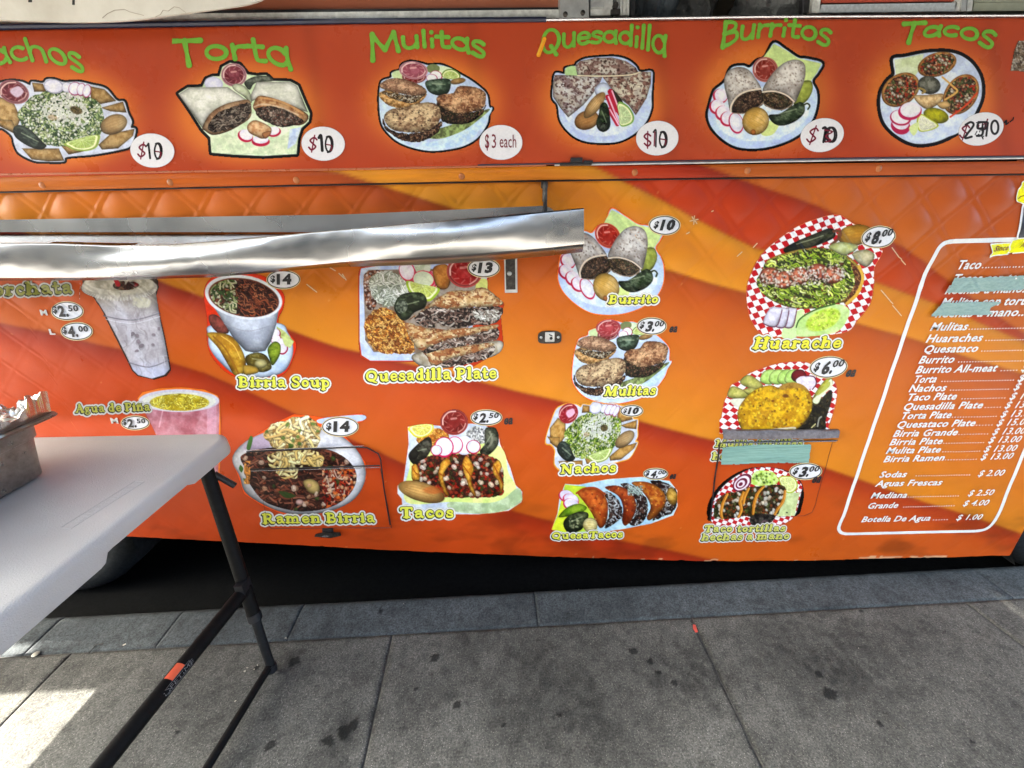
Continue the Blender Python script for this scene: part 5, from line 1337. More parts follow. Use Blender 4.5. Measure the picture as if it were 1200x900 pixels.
# ---- handwritten price ovals on the upper panel
OV = [(179, 176.5, 26, 20, 8), (379, 168.5, 25.5, 20, 4), (587, 167, 25.3, 20.5, 0), (770, 162, 25, 20.3, -4), (963, 158.5, 25.8, 19.6, -14), (1149, 151.3, 27, 18.8, -17)]
def hand_ovals():
    for i, (cx, cy, rx, ry, rt) in enumerate(OV):
        p = Pic((cx - 30, cy - 26, cx + 32, cy + 26), (0, 0, 1), .4)
        p.ell(cx, cy, rx, ry, (240, 238, 240), rt)
        K, RD = (26, 22, 24), (120, 18, 44)
        def dollar(x, y, h, lean):
            s_ = h / 2
            p.line([(x + s_ * .45 + lean * s_ * .6, y - s_ * .55), (x + lean * s_, y - s_ * .85), (x - s_ * .42 + lean * s_ * .3, y - s_ * .45), (x, y), (x + s_ * .42 - lean * s_ * .3, y + s_ * .42), (x - lean * s_, y + s_ * .85), (x - s_ * .45 - lean * s_ * .8, y + s_ * .5)], 1.0, RD)
            p.line([(x + .8 + lean * s_, y - s_ * 1.15), (x - .3 - lean * s_, y + s_ * 1.15)], .75, RD)
        if i == 2:
            o = p.finish('price_oval', sign, .0016, PANEL_Y, mat=M_SIGN)
            text('price_writing', '$', (cx - 18.5, cy + 6.5), (cx - 13.5, cy + 6.5), local(cx, cy, 16, PANEL_Y), M_INKRED, o, .0022, PANEL_Y, .018, 0)
            text('price_writing', '3', (cx - 10.5, cy + 6.5), (cx - 5.5, cy + 6.5), local(cx, cy, 16, PANEL_Y), M_INKRED, o, .0022, PANEL_Y, .006, 0)
            text('price_writing', 'each', (cx - 1.5, cy + 6), (cx + 18, cy + 6), local(cx, cy, 15, PANEL_Y), M_INKRED, o, .0022, PANEL_Y, .004, 0)
            continue
        if i < 2 or i == 3:
            lx = (-12 if i < 2 else -11.5); ln = -.22 if i == 0 else (-.08 if i == 1 else .05)
            dollar(cx + lx, cy + (2 if i == 3 else 0), 17, -ln if i == 3 else .15)
            if i == 0: p.line([(cx - 4.5, cy - 8), (cx - 2.5, cy + 9)], 1.2, K); p.line([(cx - 7, cy - 5), (cx - 4.5, cy - 8)], .9, K)
            elif i == 1: p.line([(cx - 5, cy - 7), (cx - 2.5, cy - 9), (cx - 1, cy + 8)], 1.7, K)
            else: p.line([(cx - 4.5, cy - 7), (cx - 1.5, cy - 9), (cx - 1.7, cy + 10)], .9, K); p.line([(cx - 3.0, cy - 7), (cx - 3.6, cy + 9)], .7, RD)
            P = arc(cx + 7, cy + .5 + (0 if i < 3 else 1), 4.3, 9.2, -110, 260, 20)
            p.line(P, 1.0, K, smooth=False); p.line([(q[0] - 1.4, q[1] + .3) for q in P[:12]], 1.1, K, smooth=False)
            p.line([(cx + 4, cy + 1), (cx + 10, cy + 2.5), (cx + 9, cy + 8)], .7, RD)
        elif i == 4:
            dollar(cx - 11, cy + 0, 19, .35); p.line([(cx + 1, cy - 8), (cx + 4, cy - 8), (cx + 1.5, cy + 8)], 1.4, K); p.line([(cx + 5, cy - 8), (cx + 3, cy + 7)], 1.2, K)
            for q_ in (0, 2.2): p.line(arc(cx + 9.5 + q_, cy - .5, 5.2, 8.6, -95, 265, 18), 1.05, K, smooth=False)
            p.line([(cx + 3, cy - 6), (cx + 12, cy - 4), (cx + 4, cy + 1), (cx + 10, cy + 6), (cx + 4, cy + 8)], .9, RD)
        else:
            dollar(cx - 19, cy + 3, 17, .3)
            p.line([(cx - 18, cy - 5), (cx - 12, cy - 8), (cx - 9, cy - 4), (cx - 19, cy + 10), (cx - 11, cy + 9)], 1.3, K)
            rg = random.Random(9)
            for _ in range(20):
                a = (cx - 5 + rg.uniform(-1, 12), cy + rg.uniform(-8, 9)); p.line([a, (a[0] + rg.uniform(-3, 5), a[1] + rg.uniform(-7, 7))], rg.uniform(.5, 1.1), K if rg.random() < .8 else RD)
            p.line([(cx + 3, cy - 8), (cx - 3, cy - 7), (cx - 4, cy - 1), (cx + 2, cy), (cx + 1, cy + 7), (cx - 5, cy + 8)], 1.3, K); p.line([(cx - 3, cy - 8), (cx + 7, cy - 8)], 1.3, K); p.line([(cx + 8, cy - 7), (cx + 6, cy + 8)], 1.2, K)
            p.line(arc(cx + 16, cy - 2, 4.2, 7.8, -70, 290, 18), 1.3, K, smooth=False)
        p.finish('price_oval', sign, .0016, PANEL_Y, mat=M_SIGN)
    for pts in ([(1176, 144), (1179, 141), (1178, 146), (1181, 144)], [(1183, 143), (1185, 141)], [(1186, 141), (1187, 138)]):
        p = Pic((1172, 132, 1192, 150), (0, 0, 1), .4); p.line(pts, .8, (30, 20, 20)); p.finish('marker_note', sign, .0016, PANEL_Y, mat=M_SIGN)
# ---- lettering on the table
def bar_text():
    bt, ob = BAR; V, F = glyph_mesh('LIFETIME', .0); t0, t1 = bt(192, 822), bt(222, 776)
    w_ = V[:, 0].max(); Q = []
    for x, y, _ in V:
        c, al, ac, n_ = ob(t0 + (t1 - t0) * x / w_, 0.0); a = .10 + (.38 - y / CAPH) * .75 * -1
        Q.append(ob(t0 + (t1 - t0) * x / w_, -(y / CAPH - .5) * .50 * BSIGN + .56 * BSIDE, .0192)[0])
    me = bpy.data.meshes.new('bar_lettering'); me.from_pydata([tuple(q) for q in Q], [], F); link('bar_lettering', me, crossbar, M_GREYINK)
    mb = MB(); 
    ring = []
    for (tt_, aa) in [(t0 - .008, -.5), (t1 + .006, -.5), (t1 + .016, 0), (t1 + .006, .5), (t0 - .008, .5), (t0 - .018, 0), (t0 - .008, -.5)]: ring.append((tt_, aa))
    pts = []
    for (a, b), (c, d_) in zip(ring, ring[1:]):
        for k in range(6): pts.append(tuple(ob(a + (c - a) * k / 6, (b + (d_ - b) * k / 6) * .8 + .56 * BSIDE, .0192)[0]))
    pts.append(pts[0]); mb.tube(pts, .0005, 4, False); mb.build('bar_lettering_frame', M_GREYINK, crossbar)
BSIGN, BSIDE = -1, -1
M_GREYINK = paint_mat('grey_bar_print', (.16, .155, .15), .5, 0, .1, 100, 0)
def top_text():
    """raised lettering in the plastic top"""
    V, F = glyph_mesh('LIFETIME', .0); a = on_z(92, 612, TZ); b = on_z(158, 570, TZ); w_ = V[:, 0].max()
    e = (b - a) / np.linalg.norm(b - a); n_ = np.array([-e[1], e[0], 0]); L = np.linalg.norm(b - a); sy = .013 / CAPH
    mb = MB(); Q = [a + e * (x / w_ * L) + n_ * y * sy for x, y, _ in V]
    vs = [mb.bm.verts.new((q[0], q[1], TZ + .0007)) for q in Q]
    for f_ in F: mb.bm.faces.new([vs[i] for i in f_])
    r = bmesh.ops.extrude_face_region(mb.bm, geom=list(mb.bm.faces)); 
    for g in r['geom']:
        if isinstance(g, bmesh.types.BMVert): g.co.z = TZ - .0005
    mb.build('raised_lettering', Mt.m, table_top_o)
    mb = MB(); c0 = a - e * .02 - n_ * .006; c1 = b + e * .02 - n_ * .006; h_ = n_ * .026
    P = [c0, c1, c1 + h_, c0 + h_, c0]; P = [tuple(np.array([q[0], q[1], TZ])) for q in P]; mb.tube(P, .0011, 5, False); mb.build('raised_frame', Mt.m, table_top_o)
bar_text(); top_text()
# ================================================================== the printed food pictures
MEAT = [(92, 62, 48), (66, 44, 36), (120, 84, 66), (48, 32, 28), (140, 104, 84), (80, 52, 44)]
MEATG = [(104, 90, 82), (76, 66, 60), (128, 112, 102), (56, 48, 44), (150, 136, 124), (88, 78, 70)]
LETT = [(150, 170, 70), (110, 138, 52), (186, 198, 108), (80, 104, 44), (208, 214, 150)]
def base_plate(p, pts, out=0, col=(206, 216, 238), line=None, glow=None, lw=3, k=.9):
    """paper plate outline, with black cut line or orange halo"""
    if glow: p.poly(pts, glow, grow=lw, soft=3)
    if line: p.poly(pts, line, grow=lw)
    return p.poly(pts, grad(col, tuple(v * k for v in col), 60, 3))
def tortilla(p, pts, a=(214, 200, 180), b=(150, 118, 92), sc=14, seed=3, shade=6, lo=.42, hi=.62):
    mk = p.poly(pts, grad(a, b, sc, seed, lo=lo, hi=hi, o=5), shade=shade, wob=3)
    p.put(mk * sstep(.53, .62, fbm(p.U / 30, p.V / 20, seed + 20, 4)) * .55, tuple(v * .72 for v in b)); p.put(mk * sstep(.56, .64, fbm(p.U / 22, p.V / 16, seed + 30, 4)) * .5, tuple(min(255, v * 1.12) for v in a)); p.put(mk * sstep(.64, .70, fbm(p.U / 11, p.V / 9, seed + 25, 3)) * .55, tuple(v * .5 for v in b))
    return mk
def meat(p, pts, pal=MEAT, sc=7, seed=1, n=60, extra=((190, 170, 150), (150, 120, 96)), wob=4, shade=5):
    mk = p.poly(pts, tex(pal, sc, seed, edge=.6, var=.35), wob=wob, shade=shade)
    p.specks(mk, n, sc * .22, list(extra), seed); return mk

# ---- nachos (drawn once, shown large above and small below)
def art_nachos(p, small):
    OUT = [(-60, 250), (0, 190), (90, 172), (180, 180), (245, 205), (262, 178), (350, 188), (380, 160), (440, 158), (520, 182), (640, 178), (740, 200), (860, 232), (950, 330), (1010, 340), (1040, 430), (1072, 500), (1064, 550), (1100, 560), (1095, 620), (1060, 700), (980, 730), (760, 770), (545, 790), (520, 825), (400, 828), (280, 820), (160, 760), (120, 690), (100, 620), (30, 560), (-60, 520)]
    base_plate(p, OUT, line=None if small else (22, 20, 22), glow=(240, 160, 60) if small else None, lw=18 if not small else 14, col=(200, 206, 222))
    ch = ((198, 160, 98), (166, 124, 66)) if small else ((186, 158, 112), (150, 120, 76))
    for q in ([(0, 300), (120, 360), (170, 480), (120, 600), (0, 540), (-60, 400)], [(262, 185), (350, 195), (380, 260), (280, 260)], [(730, 215), (850, 240), (945, 335), (820, 360), (740, 320)],
              [(820, 390), (1000, 340), (1030, 430), (900, 420)], [(180, 720), (480, 720), (525, 820), (400, 825), (260, 810)], [(800, 690), (900, 600), (1095, 560), (1080, 620), (960, 720), (830, 730)], [(500, 700), (640, 690), (700, 740), (560, 770)],
              [(-60, 480), (100, 490), (150, 600), (40, 560)]):
        p.poly(q, grad(*ch, 30, 4), smooth=False, shade=12)
    p.salsa(115, 262, 128, 92, (165, 110, 118) if not small else (190, 60, 70), (110, 40, 52) if not small else (150, 24, 40), 22)
    p.poly([(85, 250), (150, 215), (195, 260), (150, 305), (110, 290)], (196, 178, 196) if not small else (220, 170, 190), soft=12)
    mk = p.poly([(155, 420), (240, 320), (350, 262), (480, 250), (640, 270), (760, 320), (830, 400), (840, 520), (800, 620), (640, 680), (480, 700), (330, 680), (230, 600), (160, 500)], tex([(84, 110, 76), (62, 86, 60), (120, 140, 96), (150, 164, 110), (50, 70, 52), (104, 124, 84)] if not small else [(110, 140, 50), (140, 168, 60), (80, 110, 50), (170, 190, 100), (60, 86, 40)], 17, 4, edge=.35, var=.4), wob=14)
    p.strands(mk, 420, 46, 4.2, [(150, 172, 118), (90, 116, 80), (184, 196, 150), (64, 88, 62), (200, 208, 168)] if not small else [(180, 200, 90), (110, 140, 50), (205, 216, 140), (70, 100, 44)], seed=2)
    mw = p.m(poly_sdf(p.U, p.V, dense([(330, 420), (420, 320), (540, 262), (640, 290), (700, 380), (740, 480), (680, 540), (560, 500), (470, 540), (390, 480)])) + 16 * (fbm(p.U / 22, p.V / 22, 5, 3) - .5) * 2) * (vn(p.U / 13, p.V / 13, 6) > .36)
    p.put(mw * .8, (214, 214, 212)); p.specks(mk, 260, 7, [(226, 226, 226), (236, 236, 232), (206, 206, 200)], 3)
    p.ell(430, 470, 40, 24, grad((190, 160, 120), (120, 90, 60), 12), 10, clip=p.m(fbm(p.U / 14, p.V / 14, 2, 2) - .55)); p.ell(620, 410, 52, 30, grad((110, 96, 66), (70, 64, 44), 12), 20, soft=10)
    for (x, y, rx, ry) in ((436, 215, 78, 54), (545, 224, 42, 40), (610, 234, 52, 52), (660, 240, 34, 50), (706, 252, 32, 52)):
        p.radish(x, y, rx, ry, 10, (150, 70, 110) if x > 600 else (150, 150, 170), (212, 212, 228))
    p.onion(925, 525, 112, 78, -22, (176, 146, 104), (200, 176, 136))
    p.chile([(110, 560), (160, 530), (250, 570), (350, 670), (380, 700), (330, 730), (230, 700), (130, 630)], (50, 58, 54), (100, 112, 102), 20)
    p.lime([(522, 682), (640, 640), (800, 608), (808, 660), (780, 716), (700, 742), (610, 736), (560, 712)], (668, 650), (140, 160, 80), (176, 196, 116))
pc = Pic((-30, 140, 1130, 850), (0, 70, 6.923), .62); art_nachos(pc, False); pc.finish('food_picture', sign, .0008, PANEL_Y, 'large cut out picture of nachos with lime at the left end of the panel', mat=M_SIGN)
def aff(src, dst):
    A = np.array([[x, y, 1] for x, y in src], float); B = np.array(dst, float); return np.linalg.solve(A, B).T
pc = Pic((-70, 130, 1140, 860), aff([(115, 262), (436, 215), (665, 680)], [(666, 484), (698, 477.5), (701.5, 534)]), .62); art_nachos(pc, True); pc.finish('food_picture', side, .0010, None, 'small picture of nachos with lime under the mulitas picture')

# ---- torta
pc = Pic((30, 60, 1080, 820), (200, 60, 6.43), .62); p = pc
OUT = [(60, 320), (130, 275), (240, 270), (270, 210), (320, 190), (370, 190), (390, 120), (450, 88), (520, 100), (580, 175), (650, 185), (720, 180), (770, 225), (900, 228), (960, 260), (1010, 380), (1050, 470), (1040, 530), (985, 580), (960, 660), (950, 775), (700, 790), (480, 780), (310, 765), (300, 650), (240, 590), (170, 480), (110, 390)]
p.poly(OUT, (26, 24, 26), smooth=False, grow=22); p.poly(OUT, grad((214, 226, 200), (190, 208, 172), 50, 4), smooth=False)
p.poly([(300, 640), (420, 620), (600, 700), (760, 690), (900, 600), (960, 640), (945, 770), (500, 778), (310, 762)], grad((214, 222, 194), (192, 206, 174), 40, 3), smooth=False)
p.poly([(900, 590), (985, 570), (960, 650), (940, 700), (880, 740)], grad((170, 186, 214), (200, 210, 226), 30, 3), smooth=False)
p.radish(322, 245, 66, 50, 10, (180, 180, 205), (205, 205, 224)); p.salsa(478, 180, 96, 88, (190, 140, 150), (130, 60, 72), 10)
p.poly([(560, 230), (640, 190), (740, 190), (770, 225), (640, 240), (600, 290), (570, 270)], grad((86, 92, 84), (130, 136, 124), 20, 3), shade=12)
p.poly([(464, 262), (510, 245), (570, 275), (605, 330), (610, 390), (550, 340), (490, 300)], grad((212, 218, 196), (180, 190, 160), 30, 3), shade=10)
def wrap_(pts, seed): 
    mk = p.poly(pts, grad((222, 222, 214), (204, 206, 194), 40, seed, lo=.35, hi=.7), smooth=False, shade=14)
    p.put(mk * .25 * sstep(.55, .75, fbm(p.U / 60, p.V / 14, seed, 4)), (160, 164, 150))
wrap_([(62, 325), (140, 275), (430, 270), (520, 330), (590, 380), (440, 400), (300, 480), (240, 580), (150, 450)], 3)
wrap_([(650, 232), (900, 232), (955, 262), (1035, 460), (900, 420), (680, 345), (610, 380), (605, 330)], 5)
p.poly([(240, 575), (300, 470), (400, 405), (520, 372), (590, 368), (610, 420), (600, 500), (520, 560), (420, 610), (320, 632), (260, 600)], grad((190, 160, 128), (150, 116, 90), 30, 3), shade=16)
m1 = meat(p, [(285, 560), (350, 470), (470, 420), (590, 390), (605, 450), (580, 505), (500, 560), (400, 600), (310, 610)], MEATG, 17, 4, 110, ((170, 160, 150), (120, 104, 96)), 8, 16)
p.strands(m1, 90, 50, 4, [(150, 140, 128), (60, 50, 46), (120, 108, 98)], -25, seed=4)
p.poly([(625, 400), (660, 340), (740, 345), (860, 385), (980, 440), (1040, 490), (1010, 545), (940, 560), (860, 540), (700, 500), (630, 440)], grad((196, 160, 120), (150, 104, 70), 26, 4), shade=14)
m1 = meat(p, [(640, 440), (720, 415), (840, 430), (930, 470), (1000, 530), (930, 560), (840, 575), (740, 540), (660, 490)], MEATG, 17, 6, 110, ((176, 160, 150), (130, 80, 66)), 8, 16)
p.line([(680, 352), (780, 366), (880, 400), (1000, 470)], 8, (206, 160, 110), alpha=.7); p.line([(630, 420), (700, 400), (830, 425), (960, 480)], 6, (210, 196, 176), alpha=.6)
p.radish(570, 630, 56, 42, 20, (178, 30, 70), (220, 216, 234), (-.1, .25)); p.radish(775, 600, 50, 34, -10, (178, 30, 70), (220, 216, 234), (.1, .3)); p.radish(680, 665, 64, 34, 0, (178, 30, 70), (220, 216, 234), (0, .5))
p.poly([(580, 560), (640, 520), (750, 570), (755, 620), (700, 660), (640, 640), (590, 610)], grad((222, 190, 150), (190, 140, 100), 26, 3), shade=12); p.poly([(690, 620), (750, 600), (752, 630), (712, 660)], (170, 120, 84), shade=6)
p.finish('food_picture', sign, .0008, PANEL_Y, 'large cut out picture of a torta halved in paper under the green heading Torta', mat=M_SIGN)

# ---- mulitas
def art_mulitas(p, small):
    OUT = [(90, 360), (100, 250), (120, 215), (180, 195), (185, 160), (245, 140), (260, 100), (320, 78), (400, 90), (460, 105), (540, 100), (620, 130), (690, 170), (760, 210), (830, 260), (888, 320), (905, 410), (928, 425), (905, 460), (890, 540), (820, 640), (720, 700), (600, 728), (470, 738), (340, 715), (230, 670), (150, 600), (105, 520)]
    base_plate(p, OUT, line=None if small else (20, 18, 20), glow=(238, 110, 30) if small else None, lw=15 if not small else 10, col=(196, 212, 240))
    p.poly([(900, 430), (926, 430), (890, 500), (800, 620), (700, 690), (600, 715), (500, 715), (420, 690), (560, 650), (720, 580)], grad((170, 196, 236), (196, 214, 242), 30, 3))
    p.poly([(190, 160), (250, 145), (300, 210), (200, 200)], (190, 206, 160)); p.poly([(480, 120), (560, 110), (640, 140), (600, 200), (500, 180)], (206, 220, 190))
    p.poly([(380, 620), (640, 540), (860, 440), (905, 440), (760, 560), (640, 620), (520, 650)], grad((150, 170, 110), (90, 96, 66), 24, 3))
    p.ell(490, 130, 50, 34, (120, 130, 90)); p.radish(512, 180, 44, 34, 20, (170, 60, 90)); p.radish(480, 200, 40, 30, 10, (170, 80, 110))
    p.lime([(552, 180), (580, 140), (640, 135), (690, 170), (680, 205), (600, 206)], (615, 195), (110, 140, 60), (180, 200, 120)); p.onion(672, 222, 58, 22, -10, (170, 130, 80), (200, 170, 120))
    p.chile([(432, 230), (500, 208), (600, 205), (622, 240), (600, 310), (530, 328), (460, 300)], (58, 74, 60), (120, 138, 120), 16)
    p.salsa(350, 190, 90, 50, (150, 84, 90), (120, 40, 40)); p.salsa(345, 142, 106, 66, (208, 150, 160) if not small else (200, 96, 104), (160, 84, 100) if not small else (170, 60, 66), 6)
    # right
    m1 = meat(p, [(520, 380), (600, 430), (720, 460), (850, 430), (880, 400), (850, 470), (760, 530), (660, 540), (560, 520), (530, 450)], [(70, 52, 44), (44, 34, 30), (110, 84, 66), (60, 60, 40)], 13, 3, 60, ((150, 130, 110), (90, 96, 60)), 8, 8)
    tortilla(p, [(515, 350), (560, 320), (640, 310), (680, 260), (790, 265), (870, 300), (880, 360), (860, 420), (780, 450), (690, 462), (600, 440), (540, 400)], (208, 172, 134), (140, 96, 70), 60, 6, 14, .3, .75)
    # left top
    tortilla(p, [(88, 320), (150, 290), (300, 330), (420, 310), (440, 330), (380, 390), (300, 420), (200, 415), (130, 380)], (206, 170, 120), (170, 126, 76), 30, 3, 10)
    mc = meat(p, [(110, 300), (200, 310), (330, 330), (430, 310), (400, 350), (330, 385), (230, 365), (150, 330)], [(120, 96, 70), (70, 54, 42), (160, 140, 110), (190, 180, 160)], 14, 8, 40, ((216, 214, 206), (200, 190, 170)), 6, 6)
    tortilla(p, [(96, 250), (160, 206), (260, 205), (380, 245), (440, 290), (430, 318), (360, 330), (240, 312), (130, 285)], (198, 166, 136), (146, 108, 88), 50, 9, 12, .3, .75)
    # lower left
    m1 = meat(p, [(120, 500), (160, 570), (280, 610), (420, 590), (540, 520), (550, 560), (500, 620), (400, 670), (290, 670), (190, 620), (130, 570)], [(66, 46, 40), (44, 30, 28), (120, 90, 70), (90, 66, 52)], 13, 5, 80, ((160, 140, 120), (200, 180, 150)), 8, 8)
    tortilla(p, [(128, 480), (180, 430), (290, 415), (360, 390), (470, 380), (530, 410), (548, 480), (510, 550), (420, 595), (300, 600), (200, 585), (145, 540)], (204, 182, 146), (144, 112, 88), 50, 12, 16, .32, .74)
    p.specks(p.m(poly_sdf(p.U, p.V, dense([(128, 480), (360, 390), (548, 480), (420, 595), (200, 585)]))), 26, 5, [(80, 56, 46), (60, 42, 36)], 4)
pc = Pic((50, 50, 950, 760), (430, 60, 6.316), .62); art_mulitas(pc, False); pc.finish('food_picture', sign, .0008, PANEL_Y, 'large cut out picture of three mulitas on a pale blue plate beside the oval reading $ 3 each', mat=M_SIGN)
pc = Pic((50, 40, 960, 770), aff([(345, 142), (700, 350), (340, 480)], [(712.8, 384), (757, 413.5), (704, 434.7)]), .62); art_mulitas(pc, True); pc.finish('food_picture', side, .0010, None, 'small picture of three mulitas right of the keyhole latch')

# ---- quesadilla
pc = Pic((80, 70, 840, 730), (630, 50, 6), .62); p = pc
OUT = [(125, 215), (190, 220), (195, 180), (260, 165), (280, 140), (340, 112), (460, 100), (560, 100), (640, 125), (690, 165), (720, 205), (800, 200), (808, 260), (800, 380), (800, 460), (760, 560), (680, 640), (570, 695), (440, 705), (320, 690), (230, 640), (160, 550), (140, 440), (105, 390), (108, 300)]
base_plate(p, OUT, line=(18, 16, 18), lw=15, col=(190, 204, 240)); p.ell(455, 470, 270, 190, grad((206, 214, 240), (186, 198, 232), 40, 5))
for k in range(26):
    a = R(20 + k * 5.6); p.line([(455 + 285 * math.cos(a), 430 + 225 * math.sin(a)), (455 + 330 * math.cos(a), 430 + 262 * math.sin(a))], 1.6, (160, 176, 220), alpha=.5)
p.poly([(200, 180), (262, 168), (290, 240), (200, 235)], (176, 206, 150)); 
def spotted(pts, seed, a=(200, 196, 186), b=(124, 98, 92)):
    mk = p.poly(pts, grad(a, (176, 166, 156), 50, seed), smooth=False, shade=8)
    p.put(mk * sstep(.52, .60, fbm(p.U / 30, p.V / 24, seed + 2, 3)) * .85, b); p.put(mk * sstep(.60, .68, fbm(p.U / 15, p.V / 13, seed + 7, 3)) * .7, (96, 70, 66)); p.specks(mk, 50, 5, [(90, 66, 62), (70, 50, 46)], seed)
spotted([(265, 160), (300, 130), (400, 108), (520, 104), (620, 130), (690, 175), (716, 225), (560, 240), (280, 235)], 3)
spotted([(120, 228), (300, 232), (455, 240), (430, 300), (380, 370), (320, 440), (240, 505), (215, 525), (160, 460), (108, 380), (108, 300)], 6, (196, 196, 196), (120, 100, 102))
spotted([(455, 240), (640, 235), (700, 205), (798, 205), (795, 290), (765, 390), (690, 510), (640, 440), (560, 380), (500, 300)], 9, (204, 198, 180), (130, 96, 86))
p.line([(280, 232), (460, 236), (640, 228), (720, 208)], 4, (226, 214, 186))
p.poly([(400, 330), (440, 285), (490, 290), (520, 340), (500, 400), (430, 390)], (206, 216, 240), shade=10); p.poly([(500, 330), (540, 340), (600, 420), (580, 440), (520, 400)], (60, 56, 44), shade=8)
for (a, b) in (((505, 345), (560, 480)), ((515, 340), (575, 500)), ((490, 380), (560, 560)), ((500, 470), (560, 575))):
    p.line([a, b], 14, (176, 40, 66), smooth=False); p.line([(a[0] + 8, a[1]), (b[0] + 8, b[1])], 5, (226, 180, 200), smooth=False)
p.lime([(560, 440), (580, 415), (640, 450), (678, 520), (660, 570), (585, 588), (570, 500)], (590, 520), (120, 160, 80), (190, 210, 160))
p.onion(345, 545, 88, 66, -20, (170, 126, 80), (206, 166, 112)); p.onion(400, 440, 112, 42, -52, (190, 146, 92), (226, 190, 136)); 
p.chile([(440, 440), (470, 420), (495, 450), (510, 540), (505, 600), (465, 628), (425, 610), (412, 560), (430, 500)], (36, 48, 32), (92, 110, 76), 14); p.ell(456, 590, 34, 30, grad((46, 46, 40), (90, 96, 84), 10, 4), shade=8)
p.finish('food_picture', sign, .0008, PANEL_Y, 'large cut out picture of a quesadilla on a pale blue plate under the green heading Quesadilla', mat=M_SIGN)

# ---- burritos
def art_burrito(p, small):
    OUT = [(70, 500), (90, 430), (110, 390), (180, 330), (220, 240), (300, 222), (350, 235), (400, 190), (460, 165), (520, 62), (600, 105), (690, 165), (760, 175), (858, 205), (830, 270), (790, 330), (820, 400), (825, 480), (800, 580), (740, 670), (640, 740), (500, 790), (370, 805), (250, 790), (150, 730), (80, 650), (56, 570)]
    base_plate(p, OUT, line=None if small else (18, 16, 18), glow=(238, 112, 30) if small else None, lw=19 if not small else 10, col=(188, 206, 242))
    p.ell(440, 560, 330, 190, grad((214, 222, 240), (190, 206, 238), 40, 5), -8)
    for k in range(34):
        a = R(5 + k * 5); p.line([(440 + 345 * math.cos(a), 555 + 205 * math.sin(a)), (440 + 372 * math.cos(a), 555 + 232 * math.sin(a))], 1.6, (160, 178, 222), alpha=.45)
    p.poly([(520, 68), (600, 110), (690, 170), (855, 207), (825, 270), (780, 330), (700, 400), (480, 260), (440, 170)], grad((206, 222, 150), (186, 206, 140), 60, 3), smooth=False)
    p.poly([(700, 350), (780, 330), (790, 400), (740, 480), (660, 500)], grad((170, 180, 90), (140, 150, 70), 30, 3), shade=10); p.poly([(420, 640), (560, 600), (520, 700), (440, 712)], (200, 212, 140))
    p.salsa(460, 250, 90, 88, (200, 120, 110) if not small else (216, 90, 66), (150, 60, 50) if not small else (170, 36, 20), 20)
    for (x, y) in ((150, 430), (125, 505), (165, 550), (200, 590)): p.radish(x, y, 50, 50, 40, (176, 34, 70), (222, 214, 230), (-.12, .14))
    p.radish(256, 622, 48, 72, -14, (176, 40, 80), (214, 214, 226), (-.04, .05))
    def roll(pts, seed): 
        mk = p.poly(pts, grad((216, 212, 206), (178, 170, 164), 40, seed, lo=.3, hi=.75), shade=16); p.specks(mk, 70, 3.6, [(150, 134, 122), (120, 104, 96)], seed); p.put(mk * .35 * sstep(.55, .7, fbm(p.U / 18, p.V / 18, seed + 1, 3)), (150, 136, 124)); return mk
    roll([(170, 340), (200, 260), (270, 232), (340, 250), (390, 310), (432, 385), (400, 420), (300, 440), (240, 480), (215, 545), (195, 460)], 3)
    mk = meat(p, [(220, 520), (250, 450), (320, 405), (420, 388), (450, 430), (445, 490), (380, 530), (300, 560), (230, 552)], [(92, 72, 60), (64, 52, 44), (120, 96, 78), (76, 60, 50)], 13, 3, 70, ((130, 110, 96), (150, 110, 80), (90, 90, 60)), 6, 14)
    roll([(440, 395), (500, 290), (580, 210), (660, 180), (720, 195), (742, 240), (735, 320), (690, 440), (665, 480), (600, 430), (500, 405)], 6)
    mk = meat(p, [(440, 410), (520, 405), (600, 430), (655, 470), (640, 510), (570, 535), (490, 520), (440, 480)], [(96, 76, 58), (68, 56, 44), (124, 102, 78), (80, 78, 58)], 13, 6, 70, ((150, 130, 110), (110, 96, 60)), 6, 14)
    p.line([(218, 545), (222, 500), (262, 440), (330, 402), (425, 386)], 6, (214, 200, 182)); p.line([(232, 556), (320, 556), (400, 520), (446, 480)], 4, (170, 150, 130), alpha=.7); p.line([(440, 408), (520, 402), (605, 428), (662, 476)], 5, (214, 200, 182)); p.line([(446, 490), (520, 528), (600, 526), (656, 486)], 4, (176, 156, 136), alpha=.7)
    p.onion(392, 612, 92, 100, 30, (196, 158, 84), (222, 190, 130)); p.ell(375, 690, 18, 20, (170, 110, 60), shade=5)
    p.chile([(485, 570), (560, 560), (640, 510), (700, 478), (735, 500), (730, 560), (660, 620), (570, 645), (510, 620)], (50, 64, 44), (116, 130, 104), 18)
    p.line([(728, 500), (755, 488), (772, 505), (760, 528)], 6, (60, 66, 36))
pc = Pic((30, 40, 880, 830), (820, 40, 6), .62); art_burrito(pc, False); pc.finish('food_picture', sign, .0008, PANEL_Y, 'large cut out picture of a burrito cut in two under the green heading Burritos', mat=M_SIGN)
pc = Pic((30, 40, 880, 830), aff([(460, 250), (745, 510), (255, 620)], [(711.5, 276), (765, 320.5), (688, 337.3)]), .62); art_burrito(pc, True); pc.finish('food_picture', side, .0010, None, 'picture of a burrito cut in two at the right end of the steel shelf')

